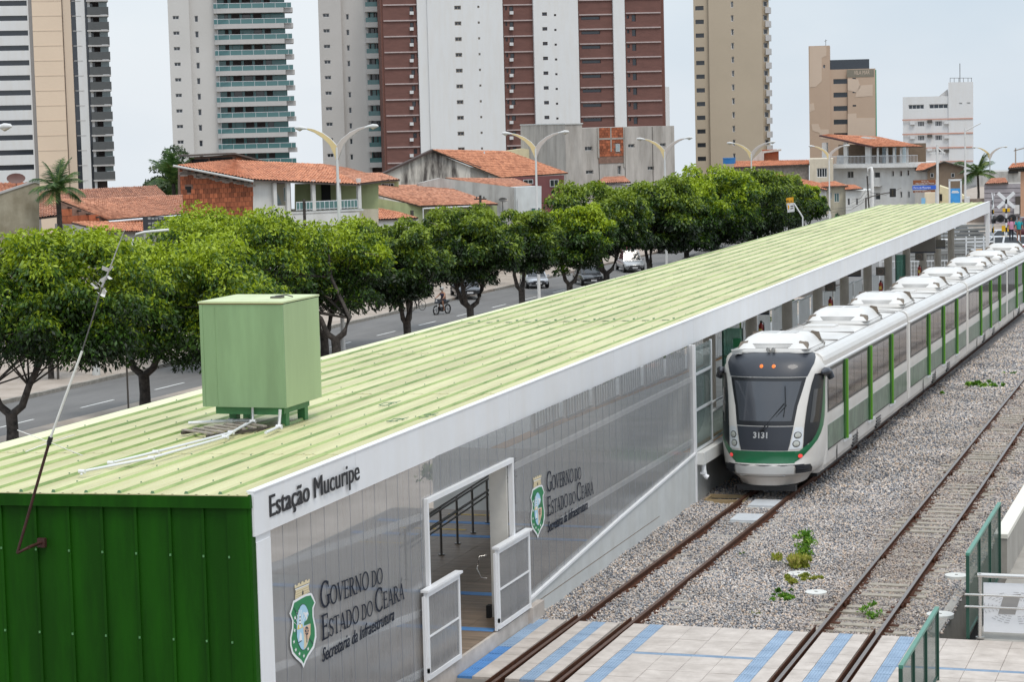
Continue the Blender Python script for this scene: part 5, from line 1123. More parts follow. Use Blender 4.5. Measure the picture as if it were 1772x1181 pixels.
# ================================================================== VEHICLES AND PEOPLE
tyre = M('tyre', (.012, .012, .012), .8); rim = M('wheel_rim', (.35, .35, .36), .35, metal=.7); cgl = glass('car_glass', (.02, .025, .03), 0, .05); chl = M('car_headlight', (.62, .62, .6), .15); plate = M('number_plate', (.55, .55, .56), .5, var=.02)
def car(kind, loc, rz_, col, lab, grp=None, name='parked_car'):
    t = empty(name, loc, rz_, lab, {'sedan': 'car', 'hatch': 'car', 'pickup': 'pickup', 'suv': 'car'}[kind], grp); nm = 'paint_%d%d%d' % tuple(int(c*99) for c in col); pm = M(nm, col, .3, metal=.2, var=.04, gloss_coat=.6)
    L_ = {'sedan': 4.3, 'hatch': 3.9, 'pickup': 5.2, 'suv': 4.4}[kind]; W_ = .86; h = 1.75 if kind in ('suv', 'pickup') else 1.45; bl = .95 if h > 1.5 else .85
    # x forward; lower body as stations
    f, r = L_/2, -L_/2
    st_ = [(r, .45, bl-.10, .80), (r+.12, .32, bl-.02, .94), (r+.9, .28, bl+.02, 1), (0, .26, bl, 1), (f-1.15, .28, bl-.02, 1), (f-.45, .30, bl-.13, .96), (f-.10, .34, bl-.24, .88), (f, .42, bl-.34, .80)]
    b = MB(); vs = []
    for x, z0, z1, k in st_: w = W_*k; vs += [(x, -w*.9, z0), (x, -w, z0+.15), (x, -w, z1-.16), (x, -w*.93, z1), (x, w*.93, z1), (x, w, z1-.16), (x, w, z0+.15), (x, w*.9, z0)]
    n = 8; b.add(vs, [(j*n+i, (j+1)*n+i, (j+1)*n+(i+1) % n, j*n+(i+1) % n) for j in range(len(st_)-1) for i in range(n)], 0, True); b.add(vs[:n], [list(range(n))]); b.add(vs[-n:], [list(range(n))[::-1]]); body = b.obj('body', pm, t)
    cab = {'sedan': (-1.55, -.85, .35, 1.05), 'hatch': (r+.12, r+.55, .35, 1.10), 'pickup': (-.75, -.55, .75, 1.35), 'suv': (r+.12, r+.45, .5, 1.15)}[kind]
    a0, a1, a2, a3 = cab; b = MB(); w0, w1 = W_*.92, W_*.72; z0, z1 = bl-.03, h
    b.hexa([(a0, -w0, z0), (a3, -w0, z0), (a3, w0, z0), (a0, w0, z0), (a1, -w1, z1), (a2, -w1, z1), (a2, w1, z1), (a1, w1, z1)]); b.obj('cabin', pm, t)
    def face(name, pts, mt): 
        c = sum((Vector(p) for p in pts), Vector())/4; b = MB(); nrm = (Vector(pts[1])-Vector(pts[0])).cross(Vector(pts[3])-Vector(pts[0])).normalized(); o = Vector((0, 0, (z0+z1)/2)); nrm = nrm if nrm.dot(c-o) > 0 else -nrm
        q_ = [c+(Vector(p)-c)*.88+nrm*.012 for p in pts]; b.add(q_+[v-nrm*.02 for v in q_], [(0, 1, 2, 3), (4, 7, 6, 5), (0, 4, 5, 1), (1, 5, 6, 2), (2, 6, 7, 3), (3, 7, 4, 0)]); b.obj(name, mt, t)
    face('windscreen', [(a3, -w0, z0+.03), (a3, w0, z0+.03), (a2, w1, z1), (a2, -w1, z1)], cgl); face('rear_window', [(a0, -w0, z0+.03), (a0, w0, z0+.03), (a1, w1, z1), (a1, -w1, z1)], cgl)
    for sg in (-1, 1):
        mid0, mid1 = (a0+a3)/2, (a1+a2)/2
        face('side_window', [(a0, sg*w0, z0+.04), (mid0, sg*w0, z0+.04), (mid1, sg*w1, z1), (a1, sg*w1, z1)], cgl); face('side_window', [(mid0, sg*w0, z0+.04), (a3, sg*w0, z0+.04), (a2, sg*w1, z1), (mid1, sg*w1, z1)], cgl)
        face_h = MB(); face_h.hexa([(f-.30, sg*.48, bl-.42), (f-.03, sg*.42, bl-.42), (f-.20, sg*.76, bl-.42), (f-.42, sg*.74, bl-.42), (f-.34, sg*.48, bl-.24), (f-.06, sg*.44, bl-.26), (f-.24, sg*.78, bl-.25), (f-.42, sg*.76, bl-.22)]); face_h.obj('headlight', chl, t)
        MB().box(r-.01, r+.1, min(sg*.5, sg*.75), max(sg*.5, sg*.75), .62, .78).obj('tail_light', M('tail_red', (.35, .01, .01), .3), t)
        MB().box(a3-.25, a3-.12, min(sg*.86, sg*1.0), max(sg*.86, sg*1.0), bl+.02, bl+.14).obj('mirror', pm, t)
    for x in (f-.80, r+.75):
        for sg in (-1, 1):
            R = .34 if h > 1.5 else .30; b = MB(); b.tube([(x, sg*.66, R), (x, sg*.875, R)], R, 18); wh = b.obj('wheel', tyre, t); b = MB(); b.tube([(x, sg*.87, R), (x, sg*.885, R)], R*.62, 14); b.obj('rim', rim, wh)
    MB().box(f-.12, f+.02, -.55, .55, .30, .46).box(f-.05, f+.005, -.42, .42, .50, .60).obj('grille', black, t); MB().box(f+.02, f+.03, -.22, .22, .36, .48).obj('number_plate', plate, t); MB().box(r-.02, r-.01, -.22, .22, .5, .62).obj('number_plate', plate, t)
    if kind == 'pickup': MB().box(r+.1, -.85, -.70, .70, bl-.02, bl+.035).obj('load_bed', black, t)
    return t
def on(px, py, X): # spot on the far side of the road for a thing whose foot is seen at this pixel
    return PS(px, py)
p = PS(800, 519); car('sedan', (p.x-.3, p.y+1.6, p.z+.1), math.radians(-62), (.05, .055, .065), 'dark grey sedan parked on the verge behind the forked tree', 'cars parked along the far kerb')
p = PS(742, 512); car('suv', (p.x-1.6, p.y+2.5, p.z+.1), math.radians(-75), (.03, .03, .033), 'black car half hidden by leaves behind the motorcyclist', 'cars parked along the far kerb')
p = PS(905, 501); car('hatch', (p.x+.2, p.y+2.2, p.z), math.radians(-62), (.40, .42, .45), 'silver hatchback parked behind the slim tree and lamp pole', 'cars parked along the far kerb')
p = PS(1012, 497); car('sedan', (p.x-.6, p.y+3.0, p.z), math.radians(-62), (.02, .022, .026), 'black car with its nose by the white roof edge, beside the olive tree', 'cars parked along the far kerb')
p = PS(1083, 474); car('pickup', (p.x-.6, p.y+3.5, p.z), math.radians(-65), (.40, .41, .42), 'silver pickup truck parked behind the tall dark tree', 'cars parked along the far kerb')
p = PS(1196, 440); car('sedan', (p.x-3, p.y+3, p.z), math.radians(-80), (.02, .022, .03), 'dark car in front of the pink wall', 'cars parked along the far kerb')

skin = M('skin', (.30, .15, .09), .55, var=.05)
def figure(name, par, bones, mat):
    """bones: list of chains of (x,y,z,r); one continuous skinned body rooted at the first vertex"""
    vs, es, rs = [], [], []
    idx = {}
    for ch in bones:
        prev = None
        for v in ch:
            key = tuple(round(c, 3) for c in v[:3])
            if key not in idx: idx[key] = len(vs); vs.append(v[:3]); rs.append(v[3])
            i = idx[key]
            if prev is not None and prev != i: es.append((prev, i))
            prev = i
    me = bpy.data.meshes.new(name); me.from_pydata(vs, es, []); me.materials.append(mat); o = mkobj(name, me, par)
    md = o.modifiers.new('skin', 'SKIN'); md.use_smooth_shade = True
    for i, r in enumerate(rs): me.skin_vertices[0].data[i].radius = (r, r)
    me.skin_vertices[0].data[0].use_root = True; sb = o.modifiers.new('sub', 'SUBSURF'); sb.levels = 1; sb.render_levels = 2
    return o
def head(par, c, hair, helmet=None):
    c = Vector(c); b = MB(); 
    rings = [(-.11, .04, 0), (-.07, .062, .01), (0, .078, 0), (.06, .072, -.005), (.10, .04, -.01)]; n = 12; vs = [(c.x+r*.95*math.cos(2*math.pi*k/n), c.y-dy+r*1.1*math.sin(2*math.pi*k/n), c.z+z) for z, r, dy in rings for k in range(n)]
    b.add(vs, [(j*n+k, j*n+(k+1) % n, (j+1)*n+(k+1) % n, (j+1)*n+k) for j in range(4) for k in range(n)], 0, True); b.add(vs[-n:], [list(range(n))]); b.hexa([(c.x-.012, c.y-.105, c.z-.03), (c.x+.012, c.y-.105, c.z-.03), (c.x+.012, c.y-.08, c.z-.03), (c.x-.012, c.y-.08, c.z-.03), (c.x-.008, c.y-.09, c.z+.02), (c.x+.008, c.y-.09, c.z+.02), (c.x+.008, c.y-.07, c.z+.02), (c.x-.008, c.y-.07, c.z+.02)])
    h = b.obj('head', skin, par)
    b = MB(); b.box(c.x-.04, c.x-.02, c.y-.090, c.y-.080, c.z+.0, c.z+.012); b.box(c.x+.02, c.x+.04, c.y-.090, c.y-.080, c.z, c.z+.012); b.box(c.x-.025, c.x+.025, c.y-.084, c.y-.076, c.z-.062, c.z-.055); b.obj('eyes_and_mouth', black, h)
    k = 1.5 if helmet else 1.12; b = MB(); n = 12; rr = [(-.01, .082*k), (.05, .082*k), (.09, .062*k), (.125, .02)] if not helmet else [(-.07, .105), (0, .128), (.07, .12), (.13, .07), (.15, .01)]
    vs = [(c.x+r*math.cos(2*math.pi*q_/n), c.y+.02+r*1.1*math.sin(2*math.pi*q_/n), c.z+z+.01) for z, r in rr for q_ in range(n)]; b.add(vs, [(j*n+q_, j*n+(q_+1) % n, (j+1)*n+(q_+1) % n, (j+1)*n+q_) for j in range(len(rr)-1) for q_ in range(n)], 0, True); b.obj('helmet' if helmet else 'hair', helmet or hair, h)
hair = M('dark_hair', (.015, .012, .010), .7)
def cloth(n, c): return M(n, c, .85, var=.1)
# motorcyclist (rides towards the camera: local -y forward)
p = PS(765, 544); road_dir = math.radians(-17)
mt_ = empty('motorcycle', (p.x, p.y, p.z+.01), road_dir, 'black motorcycle ridden along the near lane of the road', 'motorcycle')
for y in (-.62, .62):
    b = MB(); pts = [(0, y+.29*math.cos(a), .29+.29*math.sin(a)) for a in [2*math.pi*k/20 for k in range(21)]]; b.tube(pts, .05, 8, cap=False); w_ = b.obj('wheel', tyre, mt_); b = MB(); 
    for k in range(8): a = k*math.pi/8; b.tube([(0, y-.26*math.cos(a), .29-.26*math.sin(a)), (0, y+.26*math.cos(a), .29+.26*math.sin(a))], .008, 4)
    b.tube([(-.06, y, .29), (.06, y, .29)], .05, 8); b.obj('spokes', rim, w_)
bkm = M('motorbike_black', (.015, .015, .018), .25)
MB().tube([(-.08, -.62, .30), (-.09, -.50, .75), (-.06, -.38, 1.0)], .025, 8).tube([(.08, -.62, .30), (.09, -.50, .75), (.06, -.38, 1.0)], .025, 8).obj('fork', steel, mt_)
MB().tube([(0, -.42, .82), (0, -.2, .80), (0, .1, .72), (0, .55, .78), (0, .8, .80)], [.09, .15, .13, .13, .06], 10).obj('body', bkm, mt_); MB().tube([(0, -.30, .35), (0, .05, .32), (0, .3, .36)], [.13, .17, .10], 10).obj('engine', bkm, mt_)
MB().tube([(-.36, -.32, 1.03), (-.15, -.40, 1.0), (.15, -.40, 1.0), (.36, -.32, 1.03)], .02, 8).obj('handlebar', black, mt_)
MB().tube([(0, -.60, .86), (0, -.50, .88)], [.07, .10], 12).obj('headlight', chl, mt_); MB().hexa([(-.14, -.62, .75), (.14, -.62, .75), (.16, -.44, .72), (-.16, -.44, .72), (-.13, -.56, 1.0), (.13, -.56, 1.0), (.12, -.42, 1.02), (-.12, -.42, 1.02)]).obj('front_cowl', M('cowl_navy', (.02, .022, .03), .3), mt_)
for sg in (-1, 1): MB().tube([(sg*.22, -.39, 1.02), (sg*.30, -.42, 1.20)], .008, 5).box(sg*.34-.06, sg*.34+.06, -.43, -.41, 1.17, 1.25).obj('mirror', bkm, mt_)
MB().hexa([(-.06, -.90, .38), (.06, -.90, .38), (.06, -.35, .56), (-.06, -.35, .56), (-.06, -.9, .41), (.06, -.9, .41), (.06, -.35, .60), (-.06, -.35, .60)]).obj('mudguard', M('mudguard_white', (.5, .5, .5), .4), mt_)
rd = empty('person', (p.x, p.y, p.z+.01), road_dir, 'rider in a helmet, sleeveless navy top and dark shorts on the black motorcycle', 'person')
ch = [[(0, .22, .92, .13), (0, .20, 1.08, .13), (0, .14, 1.26, .145), (0, .10, 1.38, .10), (0, .08, 1.47, .05), (0, .06, 1.53, .05)]]
for s in (-1, 1):
    ch.append([(0, .14, 1.26, .145), (s*.17, .12, 1.36, .06), (s*.25, .0, 1.20, .048), (s*.31, -.22, 1.06, .036), (s*.31, -.30, 1.05, .035)])
    ch.append([(0, .22, .92, .13), (s*.13, .12, .88, .09), (s*.17, -.15, .80, .068), (s*.16, -.02, .45, .052), (s*.15, .06, .30, .035), (s*.15, -.06, .27, .04)])
figure('body', rd, ch, skin)
MB().tube([(0, .22, .98), (0, .19, 1.10), (0, .14, 1.26), (0, .10, 1.36)], [.16, .165, .185, .12], 12).obj('sleeveless_top', cloth('navy_cloth', (.012, .014, .05)), rd)
b = MB()
for s in (-1, 1): b.tube([(s*.07, .22, .93), (s*.13, .10, .88), (s*.165, -.08, .83)], [.12, .115, .095], 10)
b.obj('shorts', cloth('dark_shorts', (.02, .02, .03)), rd)
head(rd, (0, .03, 1.63), hair, M('helmet_grey', (.30, .31, .30), .3)); MB().tube([(-.05, -.09, 1.62), (.05, -.09, 1.62)], .045, 8).obj('visor', black, rd)
# cyclist
p = PS(722, 542); bc = empty('bicycle', (p.x, p.y, p.z+.12), math.radians(-22), 'thin black bicycle on the far side of the road', 'bicycle')
for y in (-.52, .52):
    b = MB(); b.tube([(0, y+.33*math.cos(2*math.pi*k/22), .35+.33*math.sin(2*math.pi*k/22)) for k in range(23)], .018, 6, cap=False); w_ = b.obj('wheel', tyre, bc); b = MB()
    for k in range(9): a = k*math.pi/9; b.tube([(0, y-.32*math.cos(a), .35-.32*math.sin(a)), (0, y+.32*math.cos(a), .35+.32*math.sin(a))], .003, 3)
    b.obj('spokes', rim, w_)
b = MB()
for a, c in (((0, -.52, .35), (0, -.42, .98)), ((0, -.44, .85), (0, .12, .35)), ((0, -.43, .92), (0, .18, .88)), ((0, .12, .35), (0, .20, .98)), ((0, .12, .35), (0, .52, .35)), ((0, .18, .85), (0, .52, .35))): b.tube([a, c], .016, 6)
b.obj('frame', bkm, bc); MB().tube([(-.28, -.36, 1.05), (0, -.42, 1.0), (.28, -.36, 1.05)], .014, 6).obj('handlebar', bkm, bc); MB().box(-.07, .07, .08, .34, .97, 1.01).obj('saddle', black, bc)
rd = empty('person', (p.x, p.y, p.z+.12), math.radians(-22), 'cyclist in dark trousers riding half hidden under the tree crown', 'person')
ch = [[(0, .20, 1.08, .12), (0, .14, 1.26, .12), (0, .02, 1.46, .13), (0, -.04, 1.56, .08), (0, -.07, 1.66, .05)]]
for i, s in enumerate((-1, 1)):
    ch.append([(0, .02, 1.46, .13), (s*.18, -.04, 1.52, .055), (s*.24, -.18, 1.30, .042), (s*.27, -.34, 1.10, .034)]); k = .25 if i else .0
    ch.append([(0, .20, 1.08, .12), (s*.11, .10, 1.0, .085), (s*.12, -.12, .80+k*.5, .065), (s*.11, .06, .42+k, .045), (s*.11, .10, .22+k, .035), (s*.11, -.02, .18+k, .035)])
figure('body', rd, ch, cloth('dark_trousers', (.015, .015, .018)))
MB().tube([(0, .20, 1.08), (0, .12, 1.28), (0, .0, 1.48), (0, -.05, 1.58)], [.15, .15, .17, .09], 12).obj('shirt', cloth('orange_shirt', (.35, .10, .04)), rd); head(rd, (0, -.12, 1.76), hair)
# worker standing on the platform behind a column
def stand(X, y, z, rot, lab, shirt, trou, extra=None, h=1.0):
    t = empty('person', (X, y, z), rot, lab, 'person'); t.scale = (h, h, h)
    ch = [[(0, 0, .92, .13), (0, 0, 1.08, .12), (0, .01, 1.28, .14), (0, 0, 1.42, .09), (0, 0, 1.52, .05)]]
    for s in (-1, 1):
        ch.append([(0, .01, 1.28, .14), (s*.18, 0, 1.40, .06), (s*.25, .02, 1.14, .047), (s*.24, -.12, .95, .036), (s*.22, -.20, .90, .035)])
        ch.append([(0, 0, .92, .13), (s*.09, 0, .86, .095), (s*.10, -.01, .48, .062), (s*.10, .02, .10, .042), (s*.10, -.12, .05, .04)])
    figure('body', t, ch, trou); MB().tube([(0, 0, .86), (0, 0, 1.08), (0, .01, 1.28), (0, 0, 1.43)], [.165, .155, .18, .10], 12).obj('shirt', shirt, t)
    b = MB()
    for s in (-1, 1): b.tube([(s*.15, 0, 1.40), (s*.24, .01, 1.18)], [.075, .065], 8)
    b.obj('sleeves', shirt, t)
    b = MB()
    for s in (-1, 1): b.tube([(s*.245, .0, 1.17), (s*.25, .02, 1.12), (s*.24, -.12, .95), (s*.22, -.22, .89)], [.05, .048, .04, .03], 8)
    b.obj('forearms', skin, t); head(t, (0, 0, 1.64), hair)
    if extra: extra(t)
    return t
def band(t): MB().tube([(-.165, -.02, 1.19), (0, -.17, 1.19), (.17, -.02, 1.19)], .035, 6).obj('yellow_band', M('hi_vis_yellow', (.65, .60, .03), .6), t)
p = PX(1352, 560, -14.3); stand(-14.3, p.y, pz(p.y), math.radians(20), 'worker in light blue shirt with yellow band standing left of the platform column', cloth('light_blue_cloth', (.35, .48, .58)), cloth('navy_trousers', (.012, .014, .025)), band)
p = PX(1473, 527, -14.3); stand(-14.3, p.y, pz(p.y), math.radians(60), 'person waiting on the platform with only the dark hair showing over the train roof', cloth('dark_shirt', (.04, .03, .08)), cloth('dark_trousers', (.015, .015, .018)), None, 1.0)
# bus stop sign
p = PX(1390, 395, -38.5); b = empty('bus_stop_sign', (-42.0, p.y, sz(p.y)-0), label='orange and white bus stop sign on a bent grey pole', cat='sign'); y0 = p.y
def pp(px, py): q_ = PY(px, py, y0); return Vector((q_.x+42.0, 0, q_.z-sz(p.y)))
bot_ = pp(1389, 400); MB().tube([Vector((bot_.x, 0, 0)), bot_, pp(1389, 376), pp(1374, 352)], .07, 8).obj('pole', lampw, b)
def board(pts, mt, nm, d0=-.02, d1=.02): bb = MB(); q_ = [pp(*p_) for p_ in pts]; bb.prism([(v.x, v.z) for v in q_], d0, d1); return bb.obj(nm, mt, b)
board([(1360, 343), (1373, 341), (1373, 351), (1361, 352)], M('sign_orange', (.75, .36, .02), .5), 'orange_board'); board([(1361, 352), (1374, 351), (1375, 366), (1363, 368)], M('sign_white', (.68, .68, .68), .5), 'white_board', -.018, .018)
board([(1363, 354.5), (1366, 356), (1366, 361), (1364, 363)], M('sign_orange', (.75, .36, .02), .5), 'orange_mark', -.03, -.019)
for k in range(2): board([(1368, 356+k*4), (1373, 355.6+k*4), (1373, 357.4+k*4), (1368, 358+k*4)], sgm, 'print_line', -.03, -.019)
_q = pp(1366.8, 349.5); fit_text('text', 'BUS', black, b, lambda u, z, l: (_q.x-.25+u, -.026-l, _q.z+z-.05), .5, .2)
# shrubs on the strip between the station and the road, seen between the platform columns
_sl = ('leafy shrub behind the railing, beside the worker on the platform', 'leafy shrub behind the railing past the second platform column', 'leafy shrub behind the railing near the middle of the train', 'leafy shrub behind the railing at the second train car', 'leafy shrub behind the railing near the green glass panel', 'leafy shrub behind the railing under the large hanging sign')
for i, y in enumerate((62, 71, 80, 90, 101, 113)):
    x = -22.6-.1*i; t = empty('shrub', (x, y, sz(y)+.1), label=_sl[i], cat='shrub', group='shrubs behind the platform railing')
    g = random.Random(i); h = 2.6; C = [(g.uniform(-.6, .6), g.uniform(-1.6, 1.6), g.uniform(.4, h)) for k in range(14)]; leaves('foliage', leafA, t, C, [.5]*14, 1500, .16, 300+i)
    MB().tube([(0, 0, -.1), (0, 0, 1.2)], [.06, .04], 6).obj('stem', bark, t)
# ================================================================== BY THE TRACKS, lower right
grn = M('fence_green', (.008, .055, .035), .4, var=.1); grn2 = M('fence_top_green', (.07, .22, .16), .4, var=.1)
def meshfence(lab, x, y0, y1, h, posts, z0=0.):
    t = empty('mesh_fence', (x, y0, z0), label=lab, cat='fence', group='green mesh fences beside the crossing'); L_ = y1-y0
    for yy in posts: MB().box(-.03, .03, yy-.03, yy+.03, 0, h).obj('post', grn, t)
    MB().box(-.035, .035, 0, L_, h, h+.05).obj('top_rail', grn2, t); MB().box(-.02, .02, 0, L_, .05, .08).obj('bottom_rail', grn, t)
    b = MB(); s = .045; w = .010; n = int((L_+h)/s)
    for i in range(n):
        a = i*s-h
        for sg in (1, -1):
            ya, za, yb_, zb_ = (a, .08, a+h, h) if sg == 1 else (a+h, .08, a, h)
            # clip to the frame
            def clip(p, q_):
                (y_a, z_a), (y_b, z_b) = p, q_
                if max(y_a, y_b) <= 0 or min(y_a, y_b) >= L_: return None
                out = []
                for (u, z), (u2, z2) in (((y_a, z_a), (y_b, z_b)), ((y_b, z_b), (y_a, z_a))):
                    c = min(L_, max(0, u)); out.append((c, z+(z2-z)*(c-u)/(u2-u)))
                return out
            c = clip((ya, za), (yb_, zb_))
            if c: (u, z), (u2, z2) = c; o = .004*sg; b.add([(o, u-w, z), (o, u+w, z), (o, u2+w, z2), (o, u2-w, z2)], [(0, 1, 2, 3)])
    b.obj('wire_mesh', grn, t); return t
meshfence('green wire mesh fence standing between the outer track and the concrete wall', -4.76, 40.25, 45.7, 1.52, (0, 1.8, 3.6, 5.4))
meshfence('green wire mesh fence rising from the bottom edge in front of the white panel', -4.90, 33.0, 37.15, 1.20, (0, 1.3, 2.7, 4.12))
t = empty('concrete_wall', (-4.86, 45.75, -.2), label='rough concrete ramp wall with a white painted coping at the right edge', cat='wall')
MB().hexa([(0, 0, -1), (.24, 0, -1), (.24, 16, -1), (0, 16, -1), (0, 0, 1.02), (.24, 0, 1.01), (.24, 16, .95), (0, 16, .95)]).obj('wall_body', concd, t)
b = MB(); b.hexa([(-.02, -.02, 1.02), (.26, -.02, 1.01), (.26, 16, .96), (-.02, 16, .96), (-.02, -.02, 1.10), (.26, -.02, 1.10), (.26, 16, 1.04), (-.02, 16, 1.04)]); b.obj('coping', M('coping_cream', (.66, .63, .56), .6, var=.06), t)
b = MB(); b.box(-5.35, -4.90, 41, 62, -1.6, -1.2); b.obj('drain_channel', dark, kind='structure')
b = MB(); b.hexa([(-5.55, 41, -1.3), (-5.35, 41, -1.3), (-5.35, 62, -1.5), (-5.55, 62, -1.5), (-5.55, 41, -.10), (-5.38, 41, -.10), (-5.38, 62, -.26), (-5.55, 62, -.26)]); b.obj('channel_edge', concd, kind='structure')
MB().box(-4.62, 4, 40.17, 62, -.6, -.02).obj('ramp_floor', concd, kind='structure')
# barrier with white graphic panel and steel rails
t = empty('platform_barrier', (-4.55, 40.3, 0), label='white panel with grey pictogram behind stainless rails at the right edge', cat='barrier')
MB().tube([(0, 0, 0), (0, 0, 1.2)], .04, 12).cyl((0, 0), .08, 0, .03, 14).obj('post', steel, t)
MB().tube([(-.04, 0, 1.16), (3, 0, 1.16)], .045, 12).obj('top_rail', steel, t)
for z in (.82, .60): MB().tube([(-.24, -.10, z), (3, -.10, z)], .022, 10).tube([(-.24, -.10, z), (-.26, -.04, z-.03)], .02, 8).obj('hand_rail', steel, t)
MB().box(.06, 3, .02, .05, .12, 1.02).obj('panel', M('panel_white', (.72, .73, .75), .4, var=.03), t)
gp_ = M('pictogram_grey', (.30, .29, .28), .6, var=.1)
MB().hexa([(.32, .012, .46), (.62, .012, .46), (.62, .019, .46), (.32, .019, .46), (.42, .012, .80), (.72, .012, .84), (.72, .019, .84), (.42, .019, .80)]).obj('pictogram', gp_, t)
b = MB()
for r in (0, .07, .14, .21):
    for k in range(26):
        if k % 4 == 3: continue
        a0, a1 = 2*math.pi*k/26, 2*math.pi*(k+.7)/26; b.tube([(.62+(.34+r)*math.cos(a0), .016, .58+(.16+r*.6)*math.sin(a0)), (.62+(.34+r)*math.cos(a1), .016, .58+(.16+r*.6)*math.sin(a1))], .003, 4)
b.obj('contour_print', gp_, t); MB().hexa([(.92, .012, .62), (1.2, .012, .62), (1.2, .019, .62), (.92, .019, .62), (.92, .012, .72), (1.2, .012, .72), (1.2, .019, .72), (.92, .019, .72)]).obj('pictogram', gp_, t)
# covers and pits
wc = M('pale_cover', (.60, .60, .57), .6, var=.06)
for px, py, r, lab in ((1412, 1020, .22, 'white round cover just below the yellowing grass'), (1382, 988, .24, 'larger white round cover between the bush and the grass patch'), (1627, 1058, .26, 'white cylinder cover beside the sleepers near the lower fence'), (1655, 991, .24, 'white round cover by the foot of the upper fence')):
    p = PZ(px, py, -.02); t = empty('inspection_cover', (p.x, p.y, -.15), label=lab, cat='cover', group='white round covers in the ballast'); MB().cyl((0, 0), r, 0, .075, 24).obj('lid', wc, t); MB().cyl((0, 0), r*.8, -.1, .0, 20).obj('collar', concd, t); MB().box(-.03, .03, -.01, .01, .076, .085).obj('lift_slot', dsteel, t)
p = PZ(1221, 868, -.08); t = empty('inspection_cover', (p.x, p.y, -.18), label='round grey stone cover at the foot of the plinth corner', cat='cover'); MB().cyl((0, 0), .2, 0, .08, 22).obj('lid', M('stone_lid', (.33, .30, .25), .8, var=.15, scale=6), t)
t = empty('timber_trough', (-12.45, 54.6, -.16), label='open rusty frame on the ballast beside the plinth corner', cat='frame'); MB().box(-.5, .5, -.35, -.29, 0, .10).box(-.5, .5, .29, .35, 0, .12).box(.44, .5, -.29, .29, 0, .10).box(-.5, -.44, -.29, .29, 0, .1).obj('frame', [M('trough_tan', (.30, .22, .12), .8, var=.3)], t); MB().box(-.44, .44, -.29, .29, 0, .03).obj('bottom', dark, t)
# weeds
wl = leafmat('weed_leaf', (.04, .11, .012), (.13, .31, .025), (.36, .52, .07)); wy = leafmat('yellow_grass', (.14, .19, .02), (.34, .38, .05), (.52, .46, .12))
def weed(px, py, w, h, n, size, mat, lab, seed, z=-.12, droop=-.6, name='weed_plant', gaps=10):
    p = PZ(px, py, z); z0 = gz(p.y)-.14
    if py < 760: d = ray(px, py); tt = (z+.024*56-HC)/(d.z+.024*d.y); p = EYE+d*tt; z0 = gz(p.y)-.16
    g = random.Random(seed); t = empty(name, (p.x, p.y, z0), label=lab, cat='plant', group='weeds growing in the ballast'); C = [(g.gauss(0, .45)*w*(.5+k/gaps), g.gauss(0, .45)*w*(.5+k/gaps), (.12+.85*k/gaps)*h) for k in range(gaps)]
    leaves('foliage', mat, t, C, [min(w, max(h, .12))*g.uniform(.3, .6) for _ in range(gaps)], n, size, seed, droop=droop, flat=.9, shell=.0)
    b = MB()
    for c in C: b.tube([(c[0]*.2, c[1]*.2, 0), (c[0]*.7, c[1]*.7, c[2]*.6), c], [.010, .007, .003], 4)
    b.obj('stem', M('weed_stem', (.10, .16, .04), .7), t)
weed(1391, 966, .26, .58, 900, .075, wl, 'tall leafy bush growing alone in the ballast between the tracks', 1, gaps=18)
weed(1383, 983, .22, .26, 1500, .11, wy, 'feathery yellow green tuft at the foot of the leafy bush', 2, droop=-1.6, gaps=20)
weed(1395, 1003, .50, .10, 2600, .09, wy, 'flat yellowing grass patch in front of the white cover', 3, gaps=16)
weed(1352, 1034, .45, .08, 1500, .08, wl, 'low green creeping patch left of the lower white cover', 4, gaps=12)
weed(1310, 1066, .12, .06, 160, .05, wy, 'tiny dry tuft near the tiled crossing', 5)
weed(1510, 1068, .26, .22, 170, .085, wl, 'sparse sprig growing at the guard rail end of the outer track', 6, gaps=6)
weed(1283, 960, .07, .07, 60, .045, wl, 'very small green sprout by the right rail of the platform track', 7, gaps=4)
weed(1709, 672, .75, .18, 520, .17, wl, 'spreading creeper with large leaves between the train and the outer track', 8, gaps=16)
weed(1748, 648, .35, .12, 120, .14, wl, 'smaller creeper beyond the large leaved one near the right edge', 9, gaps=6)
weed(1632, 682, .15, .10, 60, .10, wl, 'little green sprout beside the train skirt', 10, gaps=4)
# street furniture
for i, (px, py, X, lab) in enumerate(((167, 655, 0, 'grey concrete bollard on the far pavement behind the antenna'), (101, 662, 0, 'short dark post on the far pavement left of the antenna'))):
    p = PS(px, py); t = empty('bollard', (p.x, p.y, p.z+.15), label=lab, cat='bollard'); MB().tube([(0, 0, 0), (0, 0, .85), (0, 0, .92)], [.20, .17, .10] if i == 0 else [.06, .06, .05], 12).obj('shaft', conc if i == 0 else dsteel, t)
p = PS(333, 611); t = empty('planter', (p.x, p.y, p.z+.15), label='round clay planter with a small plant on the far pavement', cat='planter'); MB().tube([(0, 0, 0), (0, 0, .38), (0, 0, .42)], [.26, .38, .40], 16).obj('pot', M('clay_pot', (.28, .20, .15), .85), t); leaves('foliage', leafB, t, [(0, 0, .6), (.1, 0, .7)], [.3, .2], 160, .14, 5)
p = PS(330, 627); t = empty('litter_bag', (p.x, p.y, p.z+.06), label='crumpled white plastic bag lying at the far kerb', cat='bag')
g = random.Random(4); b = MB(); n = 10; vs = [((.33*math.sin(math.pi*j/6)+.02)*math.cos(k*.628)*g.uniform(.7, 1.3), (.26*math.sin(math.pi*j/6)+.02)*math.sin(k*.628)*g.uniform(.7, 1.2), .24*(j/6)*g.uniform(.8, 1.1)) for j in range(7) for k in range(n)]; b.add(vs, [(j*n+k, j*n+(k+1) % n, (j+1)*n+(k+1) % n, (j+1)*n+k) for j in range(6) for k in range(n)]); b.obj('bag', M('plastic_white', (.62, .62, .62), .5), t)
